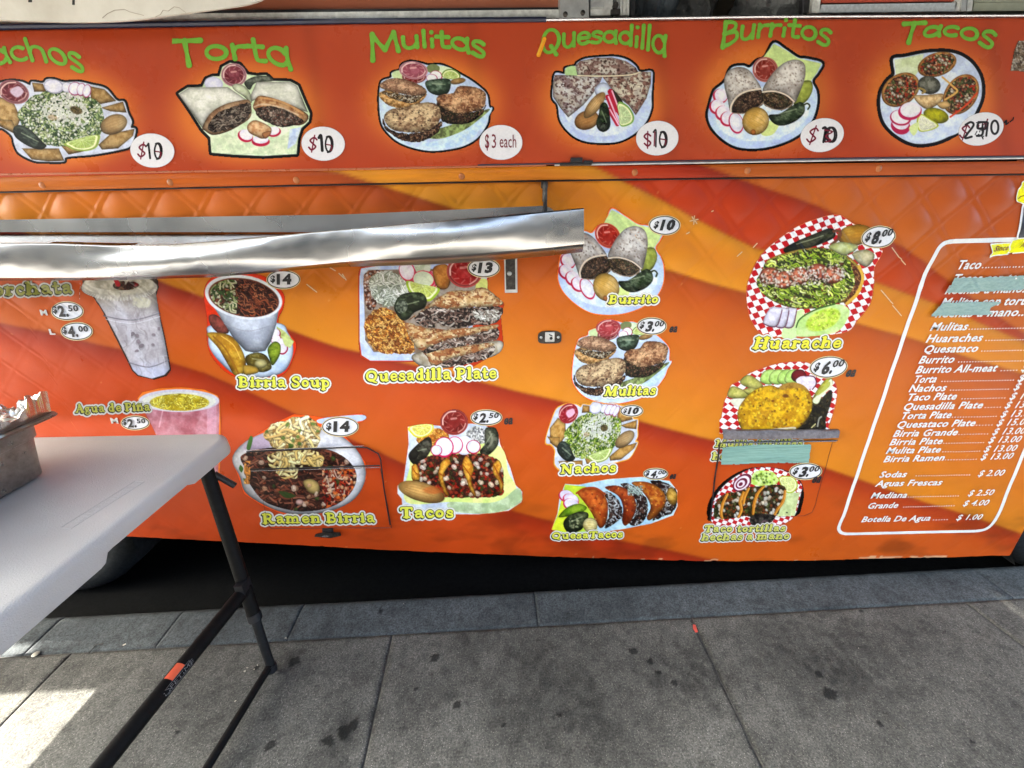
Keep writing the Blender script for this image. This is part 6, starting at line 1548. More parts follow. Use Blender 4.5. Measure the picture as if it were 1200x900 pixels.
# ---- tacos, upper panel
pc = Pic((40, 30, 880, 800), (1020, 50, 6.428), .62); p = pc
OUT = [(175, 120), (250, 110), (370, 85), (480, 72), (600, 75), (700, 110), (780, 180), (830, 280), (835, 400), (800, 500), (740, 600), (620, 690), (480, 750), (330, 760), (200, 700), (110, 610), (75, 500), (80, 380), (130, 290), (180, 240), (172, 170)]
base_plate(p, OUT, line=(24, 20, 22), lw=27, col=(196, 208, 232)); p.ell(460, 440, 330, 270, grad((206, 214, 230), (188, 200, 226), 50, 3), 20)
p.poly([(178, 128), (260, 115), (400, 85), (380, 180), (330, 260), (190, 250)], grad((206, 216, 186), (190, 202, 160), 50, 3), smooth=False)
def tco(cx, cy, rx, ry, rot, seed):
    p.ell(cx, cy, rx, ry, grad((214, 166, 100), (180, 120, 66), 26, seed), rot, shade=10)
    mk = p.ell(cx, cy, rx * .88, ry * .84, tex([(120, 70, 50), (90, 60, 44), (150, 110, 80), (70, 78, 46), (96, 100, 60), (60, 40, 32), (160, 60, 36)], 15, seed, edge=.5, var=.35), rot, wob=10)
    p.specks(mk, 90, 6, [(206, 196, 170), (180, 150, 120), (70, 90, 50), (170, 70, 44)], seed)
    for _ in range(6): a = p.rng.uniform(0, 6.28); p.ell(cx + math.cos(a) * rx * .45, cy + math.sin(a) * ry * .45, 13, 10, (214, 206, 190), p.rng.uniform(0, 90), shade=4)
tco(500, 165, 150, 88, -18, 3); tco(225, 355, 155, 115, -35, 5); tco(680, 390, 165, 120, -55, 8)
p.line([(540, 260), (620, 330), (650, 370), (560, 430)], 7, (206, 166, 96)); p.line([(600, 560), (720, 470), (800, 380)], 7, (196, 80, 44))
p.ell(440, 320, 86, 68, grad((92, 92, 80), (140, 140, 128), 20, 5), 10, shade=20); p.line([(340, 370), (370, 345), (410, 365), (390, 380)], 8, (150, 130, 80))
p.poly([(330, 400), (420, 395), (540, 385), (545, 420), (500, 470), (420, 500), (350, 450)], grad((222, 196, 150), (190, 156, 110), 20, 5), shade=10); p.poly([(500, 460), (570, 440), (600, 480), (540, 500)], (210, 176, 120), shade=8)
p.ell(492, 550, 96, 56, grad((196, 190, 40), (160, 160, 40), 24, 5), 14, shade=18)
p.lime([(348, 580), (375, 535), (440, 570), (512, 620), (470, 655), (380, 672), (352, 640)], (420, 620), (170, 180, 60), (222, 222, 200))
p.radish(225, 600, 70, 58, 20, (170, 40, 80), (224, 216, 230), (0, .5)); p.radish(225, 560, 76, 56, 10, (170, 40, 80), (226, 220, 232), (0, .12)); p.radish(300, 505, 84, 62, -6, (176, 40, 86), (232, 226, 236), (-.05, .22))
p.poly([(290, 640), (360, 600), (350, 670), (320, 700)], (200, 212, 150))
p.finish('food_picture', sign, .0008, PANEL_Y, 'large cut out picture of tacos with radish on a plate at the right of the panel', mat=M_SIGN)
# grey print at the right edge of the panel
pc = Pic((0, 0, 90, 210), (1182, 48, 5), .8); p = pc; p.poly([(60, -20), (120, -20), (120, 180), (8, 176), (30, 60)], tex([(150, 136, 120), (120, 104, 84), (176, 168, 156), (96, 80, 66)], 9, 3), smooth=False); p.specks(p.A, 30, 3, [(60, 50, 44), (230, 226, 220)], 3)
p.finish('print_patch', sign, .0008, PANEL_Y, mat=M_SIGN)

# ---- horchata cup
pc = Pic((380, 90, 830, 600), (0, 300, 4.09), .62); p = pc
p.poly([(398, 104), (760, 100), (765, 150), (750, 200), (780, 330), (822, 545), (800, 575), (740, 592), (660, 575), (634, 548), (560, 400), (500, 270), (440, 180), (404, 140)], (60, 44, 34), smooth=False, soft=4)
p.poly([(440, 170), (750, 170), (775, 330), (815, 540), (790, 568), (730, 586), (665, 570), (640, 545), (570, 400), (510, 275)], grad((184, 180, 184), (160, 154, 158), 60, 3), smooth=False)
g = p.m(poly_sdf(p.U, p.V, np.array([(440, 170), (750, 170), (775, 330), (815, 540), (790, 568), (730, 586), (665, 570), (640, 545), (570, 400), (510, 275)], float)))
p.put(g * sstep(300, 180, p.V) * .6, (150, 140, 120)); p.put(g * sstep(480, 560, p.V) * .55, (176, 184, 214)); p.put(g * .5 * np.exp(-((p.U - (560 + (p.V - 200) * .38)) / 22) ** 2), (206, 206, 214)); p.dark(g * sstep(40, 0, (760 - p.U) + (p.V - 200) * .17), .25)
for y, x0, x1 in ((285, 500, 770), (510, 620, 812)): p.line([(x0, y), ((x0 + x1) / 2, y + 22), (x1, y - 12)], 3, (120, 116, 124), alpha=.8)
for y, x0, x1 in ((300, 506, 772),): p.line([(x0, y), ((x0 + x1) / 2, y + 22), (x1, y - 12)], 2, (214, 214, 220), alpha=.7)
p.ell(577, 150, 182, 62, grad((190, 186, 176), (160, 156, 146), 30, 4), 0); p.ell(575, 135, 170, 52, grad((204, 200, 188), (170, 166, 150), 40, 5)); p.ell(575, 128, 140, 36, grad((190, 184, 168), (150, 146, 130), 24, 6), 0)
for k in range(30): a = R(10 + k * 5.5); p.line([(577 + 165 * math.cos(a), 150 + 48 * math.sin(a)), (577 + 178 * math.cos(a), 152 + 62 * math.sin(a))], 1.4, (226, 226, 222), alpha=.6)
p.strands(p.m(np.hypot((p.U - 610) / 60, (p.V - 140) / 22) * 20 - 20), 26, 30, 6, [(80, 50, 40), (110, 80, 60), (130, 40, 40), (60, 40, 34)], -15); p.line([(556, 104), (576, 136)], 10, (160, 30, 40)); p.poly([(650, 200), (720, 205), (715, 245), (650, 240)], (196, 192, 172), soft=10)
p.strands(g, 60, 50, 3, [(150, 144, 150), (206, 206, 212), (130, 120, 122)], 70, alpha=.3, edge=0); p.specks(p.m(np.maximum(np.abs(p.U - 700) - 70, np.abs(p.V - 400) - 60)), 8, 8, [(116, 104, 110)], 2)
p.finish('food_picture', side, .0010, None, 'picture of a tall clear cup of horchata with a lid')

# ---- pineapple water cup, half hidden by the table
pc = Pic((465, 90, 800, 440), (0, 420, 3), .62); p = pc
p.poly([(482, 140), (500, 118), (560, 104), (640, 100), (720, 108), (768, 130), (776, 170), (778, 300), (775, 425), (760, 430), (620, 420), (560, 300), (520, 200)], (226, 120, 36), smooth=False, soft=3)
p.poly([(488, 145), (770, 140), (772, 180), (768, 420), (620, 410), (560, 290), (515, 200)], grad((190, 140, 150), (160, 96, 106), 40, 4, 1, 1.2), smooth=False)
p.put(p.m(np.abs(p.U - 745) - 16) * p.A * .4 * (p.V > 150), (206, 170, 190)); p.ell(630, 148, 142, 40, (196, 190, 200)); p.ell(630, 150, 130, 33, (206, 206, 196)); mk = p.ell(632, 154, 104, 30, grad((206, 190, 60), (170, 150, 36), 14, 5)); p.strands(mk, 110, 16, 1.8, [(226, 212, 90), (180, 160, 40), (236, 226, 120)], seed=3)
p.line([(560, 240), (572, 185)], 3, (214, 180, 190), alpha=.5); p.finish('food_picture', side, .0007, None, 'picture of a cup of yellow pineapple drink just above the table corner')

# ---- birria soup
pc = Pic((90, 90, 650, 740), (220, 300, 5), .62); p = pc
HAL = [(100, 210), (160, 120), (320, 98), (470, 130), (560, 220), (560, 300), (530, 390), (630, 500), (615, 600), (560, 690), (440, 720), (270, 700), (170, 620), (120, 520), (118, 360)]
p.poly(HAL, (206, 60, 20), grow=4, soft=5)
p.poly([(122, 470), (150, 400), (520, 390), (590, 450), (618, 520), (610, 600), (560, 680), (440, 712), (290, 700), (190, 620), (130, 540)], grad((206, 220, 236), (180, 200, 226), 50, 3), shade=8)
p.poly([(128, 350), (170, 345), (230, 400), (240, 450), (180, 450), (135, 400)], grad((150, 80, 70), (110, 66, 56), 20, 3), shade=8); p.poly([(520, 410), (570, 440), (625, 500), (600, 540), (540, 480)], grad((190, 200, 130), (160, 170, 100), 20, 3), smooth=False)
for (x, y) in ((515, 455), (520, 490), (545, 510), (558, 540)): p.radish(x, y, 26, 32, 30, (150, 20, 60), (226, 216, 228), (.1, .16))
p.poly([(560, 470), (618, 500), (600, 530), (570, 520)], (196, 206, 140))
mk = p.poly([(112, 458), (180, 448), (260, 470), (310, 530), (340, 610), (335, 680), (280, 700), (240, 640), (180, 540)], grad((216, 176, 70), (176, 128, 40), 30, 4), shade=12); p.line([(150, 470), (220, 540), (270, 630), (300, 690)], 5, (150, 104, 36)); p.line([(200, 470), (270, 520), (310, 600)], 3, (232, 200, 110), alpha=.7)
p.chile([(340, 590), (400, 565), (450, 575), (480, 610), (490, 660), (430, 680), (360, 650)], (96, 84, 36), (160, 150, 90), 12); p.ell(430, 630, 36, 26, (206, 196, 140), shade=10); p.poly([(330, 640), (400, 650), (415, 680), (360, 696), (330, 690)], (196, 160, 70), shade=8)
p.poly([(470, 540), (510, 500), (545, 520), (540, 580), (500, 640), (480, 600)], grad((150, 170, 60), (110, 130, 40), 20, 4), shade=10)
p.poly([(150, 290), (540, 290), (520, 400), (490, 500), (455, 555), (390, 565), (340, 555), (270, 480), (200, 370)], grad((200, 206, 216), (176, 182, 196), 50, 4), smooth=False, shade=22)
p.line([(215, 395), (350, 440), (510, 400)], 2, (150, 150, 160), alpha=.7); p.ell(330, 240, 228, 128, (214, 218, 226), 10); p.ell(332, 242, 208, 112, (120, 70, 50), 10)
mk = p.ell(334, 244, 200, 106, tex([(104, 54, 38), (80, 40, 30), (130, 70, 48), (60, 34, 28), (150, 90, 60)], 11, 3, 2, .5, .5, .35), 10, shade=14); p.strands(mk, 260, 50, 3, [(150, 84, 56), (96, 50, 36), (60, 34, 26), (170, 110, 76)], 40, seed=4)
gl = mk * p.m((p.U - 300) + 20 * vn(p.U / 20, p.V / 20, 3)); p.specks(gl, 110, 6, [(206, 206, 170), (90, 110, 60), (120, 140, 80), (50, 60, 36), (226, 226, 206)], 4); p.strands(gl, 50, 40, 4, [(70, 96, 50), (150, 160, 110), (200, 196, 160)], seed=6)
p.finish('food_picture', side, .0010, None, 'picture of a foam cup of birria soup with a folded tortilla')

# ---- quesadilla plate
pc = Pic((95, 60, 965, 730), (400, 290, 5), .62); p = pc
p.poly([(105, 160), (115, 120), (240, 100), (340, 84), (620, 80), (860, 100), (855, 250), (950, 330), (930, 400), (945, 560), (930, 600), (860, 640), (760, 700), (470, 700), (440, 665), (170, 665), (115, 640), (105, 540)], (180, 60, 20), grow=5, smooth=False, soft=4)
p.poly([(108, 170), (118, 122), (240, 102), (500, 86), (850, 110), (856, 240), (700, 640), (440, 662), (170, 662), (120, 630), (108, 540)], grad((196, 206, 236), (170, 186, 226), 50, 3), smooth=False)
p.poly([(132, 180), (160, 130), (820, 120), (700, 600), (420, 618), (190, 612), (140, 540)], grad((150, 140, 130), (120, 104, 90), 30, 3), smooth=False)
mk = p.poly([(135, 160), (180, 135), (240, 140), (250, 200), (220, 300), (190, 360), (150, 350), (138, 260)], tex([(110, 66, 50), (80, 50, 40), (150, 100, 76), (170, 130, 110)], 15, 3), wob=6); p.specks(mk, 60, 5, [(206, 196, 190)], 3)
mk = p.poly([(165, 190), (230, 140), (320, 150), (380, 210), (385, 280), (310, 340), (240, 340), (190, 290)], tex([(160, 166, 140), (130, 136, 110), (190, 196, 176)], 10, 4), wob=10); p.strands(mk, 260, 70, 3.2, [(222, 226, 212), (200, 206, 190), (236, 236, 226), (150, 156, 136)], seed=3, curl=.4)
mk = p.poly([(140, 440), (190, 370), (260, 350), (330, 390), (380, 450), (420, 540), (420, 615), (300, 622), (200, 600), (150, 520)], tex([(206, 146, 70), (180, 116, 50), (226, 172, 96), (150, 90, 40), (120, 70, 30)], 10, 6, 1.6, .6, .5, .3), wob=8); p.strands(mk, 200, 16, 3.4, [(226, 176, 100), (236, 190, 120), (150, 90, 40)], seed=7)
p.radish(385, 136, 44, 58, -20, (200, 60, 90), (226, 214, 224)); p.poly([(430, 90), (500, 75), (525, 110), (510, 150), (450, 150)], grad((200, 206, 190), (170, 180, 150), 20, 3)); p.radish(545, 185, 34, 52, -20, (190, 30, 60), (226, 190, 200)); p.radish(520, 190, 36, 50, -10, (196, 36, 70), (222, 180, 196))
p.radish(482, 185, 64, 50, 10, (206, 60, 90), (206, 214, 190)); p.poly([(540, 120), (620, 100), (640, 180), (620, 240), (560, 230)], grad((200, 140, 70), (170, 110, 50), 24, 4), shade=8)
p.poly([(800, 190), (852, 185), (850, 250), (790, 250)], (196, 200, 120)); p.salsa(722, 142, 104, 92, (190, 84, 80), (170, 36, 36), 10)
p.lime([(385, 195), (470, 215), (575, 240), (550, 290), (510, 315), (440, 290), (395, 250)], (480, 225), (150, 176, 50), (196, 206, 110))
p.chile([(310, 350), (340, 285), (400, 262), (470, 265), (500, 300), (490, 350), (430, 380), (390, 420), (350, 420)], (40, 48, 30), (96, 108, 80), 18); p.ell(355, 345, 34, 40, grad((60, 66, 56), (120, 126, 110), 10, 4), 20)
def layer(tp, mt, seed):
    mk = meat(p, mt, [(96, 74, 66), (60, 46, 42), (130, 108, 98), (44, 34, 32), (160, 140, 130)], 12, seed, 90, ((190, 176, 166), (120, 96, 84), (210, 206, 190)), 8, 14); p.strands(mk, 90, 46, 4, [(170, 152, 142), (60, 46, 42), (120, 96, 86), (200, 190, 180)], -8, seed=seed)
    mk = p.poly(tp, grad((222, 200, 160), (190, 156, 110), 30, seed), wob=5, shade=8); p.put(mk * sstep(.52, .62, fbm(p.U / 34, p.V / 18, seed + 3, 4)) * .85, (150, 96, 60)); p.put(mk * sstep(.6, .7, fbm(p.U / 16, p.V / 12, seed + 6, 3)) * .7, (110, 62, 40)); p.specks(mk, 40, 3.6, [(236, 220, 180), (120, 70, 44)], seed)
p.poly([(430, 620), (480, 700), (640, 700), (880, 640), (945, 590), (930, 545), (800, 560)], grad((196, 190, 176), (160, 150, 130), 30, 3), shade=8)
layer([(385, 480), (430, 560), (500, 640), (540, 690), (640, 650), (760, 620), (880, 580), (890, 560), (760, 570), (600, 590), (500, 560)], [(560, 640), (880, 570), (870, 640), (790, 670), (700, 690), (600, 700), (540, 690)], 5)
layer([(380, 440), (400, 520), (460, 600), (520, 580), (620, 540), (720, 520), (800, 500), (910, 470), (905, 450), (780, 465), (640, 480), (500, 470)], [(480, 590), (620, 530), (800, 490), (915, 468), (905, 540), (760, 565), (620, 590), (500, 620)], 8)
layer([(390, 430), (470, 370), (540, 310), (640, 255), (740, 250), (830, 235), (880, 260), (950, 330), (860, 345), (740, 350), (640, 360), (520, 350)], [(430, 430), (520, 350), (640, 362), (760, 350), (930, 350), (938, 400), (900, 445), (780, 455), (660, 470), (560, 440), (540, 470)], 11)
p.strands(p.m(poly_sdf(p.U, p.V, np.array([(760, 370), (930, 360), (930, 420), (800, 440)], float))), 50, 30, 4, [(206, 206, 196), (226, 222, 214), (150, 140, 130)], 30)
p.finish('food_picture', side, .0010, None, 'picture of a quesadilla plate with rice and cheese left of the shelf bracket')

# ---- tacos on a square plate
pc = Pic((120, 90, 870, 730), (440, 460, 5), .62); p = pc
OUT = [(190, 200), (300, 185), (380, 195), (560, 180), (640, 190), (720, 240), (730, 300), (790, 440), (820, 540), (860, 580), (855, 640), (780, 690), (600, 712), (400, 710), (160, 680), (155, 620), (130, 590), (130, 545), (165, 520), (195, 300)]
p.poly(OUT, (226, 100, 36), grow=4, smooth=False, soft=4); p.poly(OUT, grad((206, 214, 226), (180, 190, 206), 60, 3), smooth=False)
p.poly([(200, 440), (250, 330), (700, 300), (780, 470), (822, 545), (810, 600), (700, 650), (520, 665), (430, 640), (180, 640)], grad((222, 232, 150), (200, 216, 130), 60, 3)); p.poly([(440, 640), (700, 640), (830, 560), (858, 600), (850, 640), (760, 690), (600, 708), (450, 690)], grad((196, 212, 176), (160, 180, 140), 40, 4))
mk = p.poly([(240, 270), (330, 210), (420, 230), (420, 290), (300, 320)], tex([(206, 140, 60), (180, 110, 44), (226, 170, 90)], 10, 5), wob=6)
mk = p.poly([(530, 240), (580, 195), (640, 215), (680, 270), (620, 300), (540, 290)], tex([(196, 196, 190), (150, 150, 150), (226, 226, 222)], 10, 6)); p.specks(mk, 70, 4, [(236, 236, 236), (110, 110, 116)], 3)
p.lime([(192, 205), (260, 185), (335, 186), (335, 225), (290, 260), (240, 262), (210, 240)], (280, 205), (206, 196, 60), (226, 216, 110)); p.salsa(461, 173, 82, 76, (176, 76, 70), (140, 40, 36), 0)
p.chile([(200, 350), (280, 275), (320, 262), (330, 320), (290, 390), (240, 420), (205, 400)], (46, 44, 36), (110, 108, 96), 16); p.ell(226, 360, 26, 30, (52, 50, 44), 20, shade=8)
p.chile([(612, 340), (640, 300), (640, 240), (650, 205), (700, 205), (722, 250), (715, 310), (670, 360), (630, 370)], (50, 54, 40), (120, 122, 104), 16); p.line([(670, 230), (685, 280), (660, 320)], 6, (150, 150, 130), alpha=.6)
mk = p.poly([(215, 480), (240, 420), (320, 370), (420, 360), (560, 355), (680, 370), (740, 430), (750, 540), (740, 600), (600, 612), (470, 615), (380, 600), (300, 560), (230, 540)], tex([(110, 46, 34), (84, 40, 32), (140, 70, 50), (60, 34, 30), (150, 44, 30), (70, 70, 40)], 15, 4, edge=.55, var=.35), wob=8)
p.specks(mk, 260, 7, [(150, 60, 44), (70, 40, 34), (60, 70, 36), (176, 110, 80), (50, 30, 26)], 5); p.specks(mk, 36, 11, [(222, 206, 180), (232, 222, 206)], 7)
for pts in ([(370, 470), (385, 410), (420, 385), (440, 410), (400, 470), (405, 530), (430, 600), (405, 590), (380, 530)], [(510, 420), (530, 370), (560, 400), (575, 450), (560, 510), (590, 600), (560, 580), (530, 500)], [(215, 430), (240, 420), (260, 480), (255, 510), (215, 505)], [(690, 420), (720, 395), (740, 430), (725, 480), (750, 540), (735, 585), (720, 520), (690, 470)]):
    mk2 = p.poly(pts, grad((232, 180, 80), (196, 130, 44), 14, 5), shade=6); P_ = np.array(pts, float); p.line([P_[0], P_.mean(0), P_[len(P_) // 2]], 3, (150, 84, 30))
for (x, y, r, sk) in ((520, 305, 50, (200, 200, 220)), (465, 305, 46, (196, 60, 100)), (402, 316, 54, (196, 40, 90)), (574, 316, 40, (180, 20, 66)), (358, 336, 32, (190, 30, 80))): p.radish(x, y, r, r * (1.05 if r > 41 else .95), 0, sk, (222, 222, 240), (.0, .05))
p.onion(270, 580, 140, 56, 16, (196, 136, 70), (232, 186, 116)); p.put(p.m(np.hypot((p.U - 340) / 60, (p.V - 570) / 22) * 20 - 20, 8) * .5, (190, 90, 40))
p.finish('food_picture', side, .0010, None, 'picture of three tacos on a square plate above the yellow word Tacos')

# ---- ramen birria
pc = Pic((130, 90, 870, 660), (240, 460, 4.5), .62); p = pc
OUT = [(145, 345), (200, 270), (330, 190), (400, 150), (470, 118), (560, 125), (640, 135), (830, 112), (832, 150), (700, 190), (790, 290), (845, 370), (850, 450), (800, 540), (700, 610), (560, 640), (420, 640), (300, 590), (210, 530), (180, 440)]
p.poly(OUT, (238, 90, 24), grow=5, smooth=False, soft=4)
p.poly([(146, 345), (210, 262), (330, 205), (480, 175), (640, 185), (740, 240), (810, 310), (848, 400), (840, 480), (790, 560), (690, 615), (560, 640), (430, 635), (310, 590), (215, 525), (185, 440)], grad((214, 214, 218), (186, 186, 192), 60, 3), shade=10)
p.poly([(590, 150), (640, 132), (830, 116), (830, 148), (640, 165)], (176, 190, 216)); p.poly([(215, 270), (330, 210), (340, 290), (220, 300)], (176, 160, 180), soft=14)
mk = p.poly([(196, 330), (340, 290), (600, 290), (720, 330), (790, 400), (795, 480), (740, 560), (640, 610), (500, 625), (380, 600), (300, 560), (235, 470), (215, 400)], tex([(90, 40, 28), (66, 32, 26), (120, 56, 36), (50, 26, 22), (140, 76, 50)], 15, 4, 1.8, .2, .55, .4), shade=12)
p.strands(mk, 420, 60, 4.5, [(120, 70, 54), (70, 40, 34), (150, 100, 80), (50, 28, 24), (90, 56, 44)], 10, seed=3); sp = mk * (p.U > 620) * (p.V > 400); p.strands(sp, 90, 34, 3.5, [(176, 60, 30), (200, 120, 90), (216, 190, 170), (140, 30, 16)], seed=9, curl=1.2); p.specks(sp, 40, 7, [(206, 110, 50), (220, 180, 140)], 5)
p.poly([(520, 470), (560, 455), (600, 480), (600, 530), (550, 525)], (196, 170, 110), shade=8); p.specks(mk, 30, 10, [(214, 190, 170), (60, 84, 40), (190, 150, 120)], 8); p.poly([(390, 520), (440, 525), (480, 545), (430, 556)], (60, 76, 40)); p.ell(500, 578, 20, 16, (206, 170, 160), shade=4)
nd = p.poly([(350, 320), (600, 310), (610, 400), (500, 390), (480, 450), (400, 440), (350, 390)], tex([(96, 60, 34), (70, 44, 28), (120, 84, 50)], 14, 5), wob=14); p.strands(nd, 62, 70, 6.4, [(222, 196, 136), (206, 176, 110), (236, 216, 160)], seed=6, curl=1.1)
nd = p.poly([(318, 220), (345, 170), (400, 150), (480, 122), (560, 128), (600, 170), (610, 240), (590, 290), (480, 300), (370, 300), (330, 260)], tex([(120, 84, 48), (90, 62, 36), (150, 112, 66)], 14, 7), wob=18); p.strands(nd, 105, 84, 7.4, [(226, 206, 156), (208, 184, 126), (240, 226, 186), (190, 160, 104)], seed=8, curl=1.2); p.specks(nd, 22, 8, [(80, 110, 50), (150, 110, 60)], 4)
for pts in ([(240, 230), (255, 240), (240, 300), (222, 290)], [(190, 380), (205, 400), (195, 420), (182, 400)], [(205, 450), (235, 465), (215, 476)]): p.poly(pts, (70, 110, 50))
p.strands(p.m(np.maximum(np.abs(p.U - 225) - 16, np.abs(p.V - 420) - 60)), 14, 40, 6, [(222, 160, 90), (206, 140, 70)], 80)
p.finish('food_picture', side, .0010, None, 'picture of a white bowl of ramen birria with lifted noodles behind the wire rail')

# ---- quesatacos
pc = Pic((110, 480, 800, 800), (620, 450, 4.5), .62); p = pc
OUT = [(190, 525), (260, 530), (420, 500), (600, 488), (740, 510), (780, 560), (782, 640), (760, 690), (640, 735), (480, 765), (360, 785), (200, 790), (120, 765), (150, 680), (160, 600)]
p.poly(OUT, (236, 120, 40), grow=4, smooth=False, soft=4); p.poly(OUT, grad((180, 206, 216), (150, 186, 206), 60, 3), smooth=False)
p.poly([(190, 528), (300, 540), (330, 640), (360, 770), (200, 785), (120, 765), (150, 690)], grad((206, 214, 60), (170, 196, 70), 40, 4), smooth=False)
for (x0, s_) in ((650, 0), (430, 1), (290, 2)):
    pass
def qt(sh, ml, seed, c0=(206, 120, 60), c1=(170, 84, 40)):
    mk = meat(p, ml, [(70, 46, 42), (48, 34, 34), (100, 72, 62), (120, 110, 104)], 11, seed, 50, ((190, 196, 200), (206, 206, 206), (110, 80, 66)), 6, 10); p.strands(mk, 40, 24, 3, [(190, 196, 200), (150, 150, 150), (56, 40, 38)], seed=seed)
    mk = p.poly(sh, grad(c0, c1, 36, seed, lo=.3, hi=.7), shade=14); p.put(mk * sstep(.58, .68, fbm(p.U / 20, p.V / 20, seed, 3)) * .6, (140, 60, 30)); p.specks(mk, 24, 3.5, [(120, 50, 30), (230, 160, 90)], seed)
qt([(540, 520), (620, 515), (690, 550), (720, 600), (700, 660), (640, 715), (620, 700), (640, 640), (600, 570)], [(640, 510), (700, 510), (770, 550), (780, 610), (760, 670), (700, 700), (650, 715), (690, 640), (700, 590), (670, 540)], 3, (206, 136, 60), (176, 100, 44))
p.ell(752, 590, 28, 46, grad((206, 170, 90), (170, 130, 60), 14, 4), -10, shade=8)
qt([(400, 545), (470, 535), (540, 575), (565, 640), (550, 700), (510, 745), (490, 720), (495, 650), (470, 590)], [(480, 525), (540, 530), (600, 580), (625, 640), (610, 710), (570, 745), (525, 735), (560, 690), (565, 620), (530, 570)], 5, (190, 100, 56), (150, 66, 36))
qt([(255, 570), (310, 548), (370, 560), (410, 610), (415, 680), (400, 740), (370, 755), (330, 680), (290, 620)], [(395, 570), (440, 580), (480, 630), (490, 690), (450, 735), (400, 755), (420, 690), (415, 620)], 7, (214, 124, 60), (176, 84, 40))
p.line([(250, 575), (290, 550), (350, 548), (400, 580)], 5, (150, 70, 34)); p.strands(p.m(np.maximum(np.abs(p.U - 560) - 40, np.abs(p.V - 560) - 26)), 26, 30, 3, [(190, 206, 206), (150, 170, 160)], 40)
for (x, y) in ((200, 588), (222, 606), (224, 632)): p.radish(x, y, 42, 30, 20, (190, 60, 90), (214, 206, 226), (-.05, .12))
p.poly([(155, 700), (200, 650), (260, 630), (305, 650), (270, 680), (210, 695)], grad((110, 150, 40), (150, 180, 60), 20, 3), shade=10)
p.chile([(180, 740), (200, 700), (260, 672), (310, 680), (305, 720), (270, 770), (210, 785)], (46, 54, 36), (110, 116, 84), 12); p.specks(p.m(np.hypot(p.U - 240, p.V - 730) - 34), 20, 4, [(150, 156, 120), (190, 190, 150)], 3); p.onion(322, 742, 38, 38, 0, (200, 180, 110), (226, 214, 160))
p.finish('food_picture', side, .0010, None, 'picture of a row of quesatacos on a long blue plate at the foot of the truck')

# ---- huarache on checked paper
pc = Pic((320, 80, 1050, 750), (800, 230, 4.5), .62); p = pc
OUT = [(500, 230), (620, 150), (740, 108), (820, 100), (870, 130), (900, 150), (960, 165), (1030, 270), (1035, 300), (1005, 370), (1005, 450), (985, 560), (920, 650), (840, 720), (520, 740), (420, 725), (370, 670), (345, 600), (335, 480), (370, 380), (430, 290)]
p.poly(OUT, (226, 110, 40), grow=4, soft=4); mk = p.poly(OUT, (220, 216, 224)); p.check(mk, 31, 62, .15)
p.onion(900, 205, 90, 55, -10, (176, 130, 50), (206, 166, 80)); p.chile([(525, 275), (600, 235), (700, 190), (770, 168), (800, 185), (790, 220), (700, 260), (600, 290), (540, 300)], (40, 42, 30), (80, 84, 60), 14); p.line([(790, 185), (820, 185), (822, 215), (780, 250)], 7, (110, 70, 50))
mk = p.poly([(410, 400), (450, 330), (560, 290), (700, 270), (820, 290), (910, 350), (945, 420), (930, 500), (860, 565), (840, 560), (700, 590), (560, 585), (440, 530), (390, 460)], grad((206, 176, 90), (170, 130, 60), 24, 3), shade=8)
mk = p.poly([(415, 390), (460, 330), (580, 295), (720, 275), (830, 300), (900, 360), (920, 420), (890, 500), (820, 560), (700, 590), (560, 580), (430, 520), (385, 450)], tex([(96, 110, 50), (70, 84, 40), (130, 150, 60), (90, 60, 44), (160, 176, 90)], 13, 5, edge=.5, var=.4), wob=10)
p.strands(mk, 520, 34, 4, [(176, 196, 80), (200, 216, 110), (120, 150, 50), (60, 70, 34), (216, 222, 160), (150, 176, 60)], 25, seed=4); p.specks(mk, 90, 5, [(60, 50, 34), (110, 70, 50), (50, 60, 30)], 6)
p.poly([(880, 350), (930, 400), (930, 480), (880, 560), (850, 560), (900, 460)], tex([(110, 66, 44), (150, 110, 70), (80, 50, 34)], 10, 4)); p.line([(925, 370), (945, 430), (920, 510), (865, 565)], 9, (206, 166, 70))
for (x, y) in ((455, 420), (530, 440), (610, 420), (705, 400), (785, 415)): 
    p.ell(x, y, 56, 46, grad((190, 110, 84), (160, 84, 64), 20, 3), -10, shade=10); p.ell(x, y, 40, 32, grad((170, 90, 70), (200, 130, 100), 10, 4), -10)
cm = p.m(poly_sdf(p.U, p.V, dense([(390, 440), (450, 385), (560, 380), (700, 360), (830, 360), (860, 420), (780, 460), (640, 470), (520, 480), (430, 480)]))); p.specks(cm, 260, 4.6, [(222, 216, 206), (206, 190, 170), (236, 232, 226)], 7); p.specks(cm, 60, 4, [(60, 50, 36), (80, 70, 40)], 9)
p.poly([(760, 265), (830, 240), (920, 262), (880, 300), (830, 310)], grad((206, 212, 160), (180, 186, 120), 24, 3), shade=8); p.poly([(890, 300), (960, 280), (1000, 310), (970, 370), (920, 350)], grad((196, 190, 160), (166, 160, 120), 24, 3), shade=8)
p.poly([(520, 740), (560, 640), (640, 600), (600, 740)], (196, 216, 160))
for (x, y, rx) in ((560, 640, 50), (520, 640, 50), (478, 635, 56)): p.poly([(x - rx, y + 30), (x - 20, y - 46), (x + 30, y - 50), (x + rx * .8, y - 40), (x + 20, y + 40), (x - 10, y + 52)], grad((216, 214, 226), (196, 192, 208), 24, 3), shade=3); p.line([(x - rx, y + 34), (x - 10, y + 54), (x + 24, y + 40), (x + rx * .8, y - 36)], 2.5, (110, 60, 84))
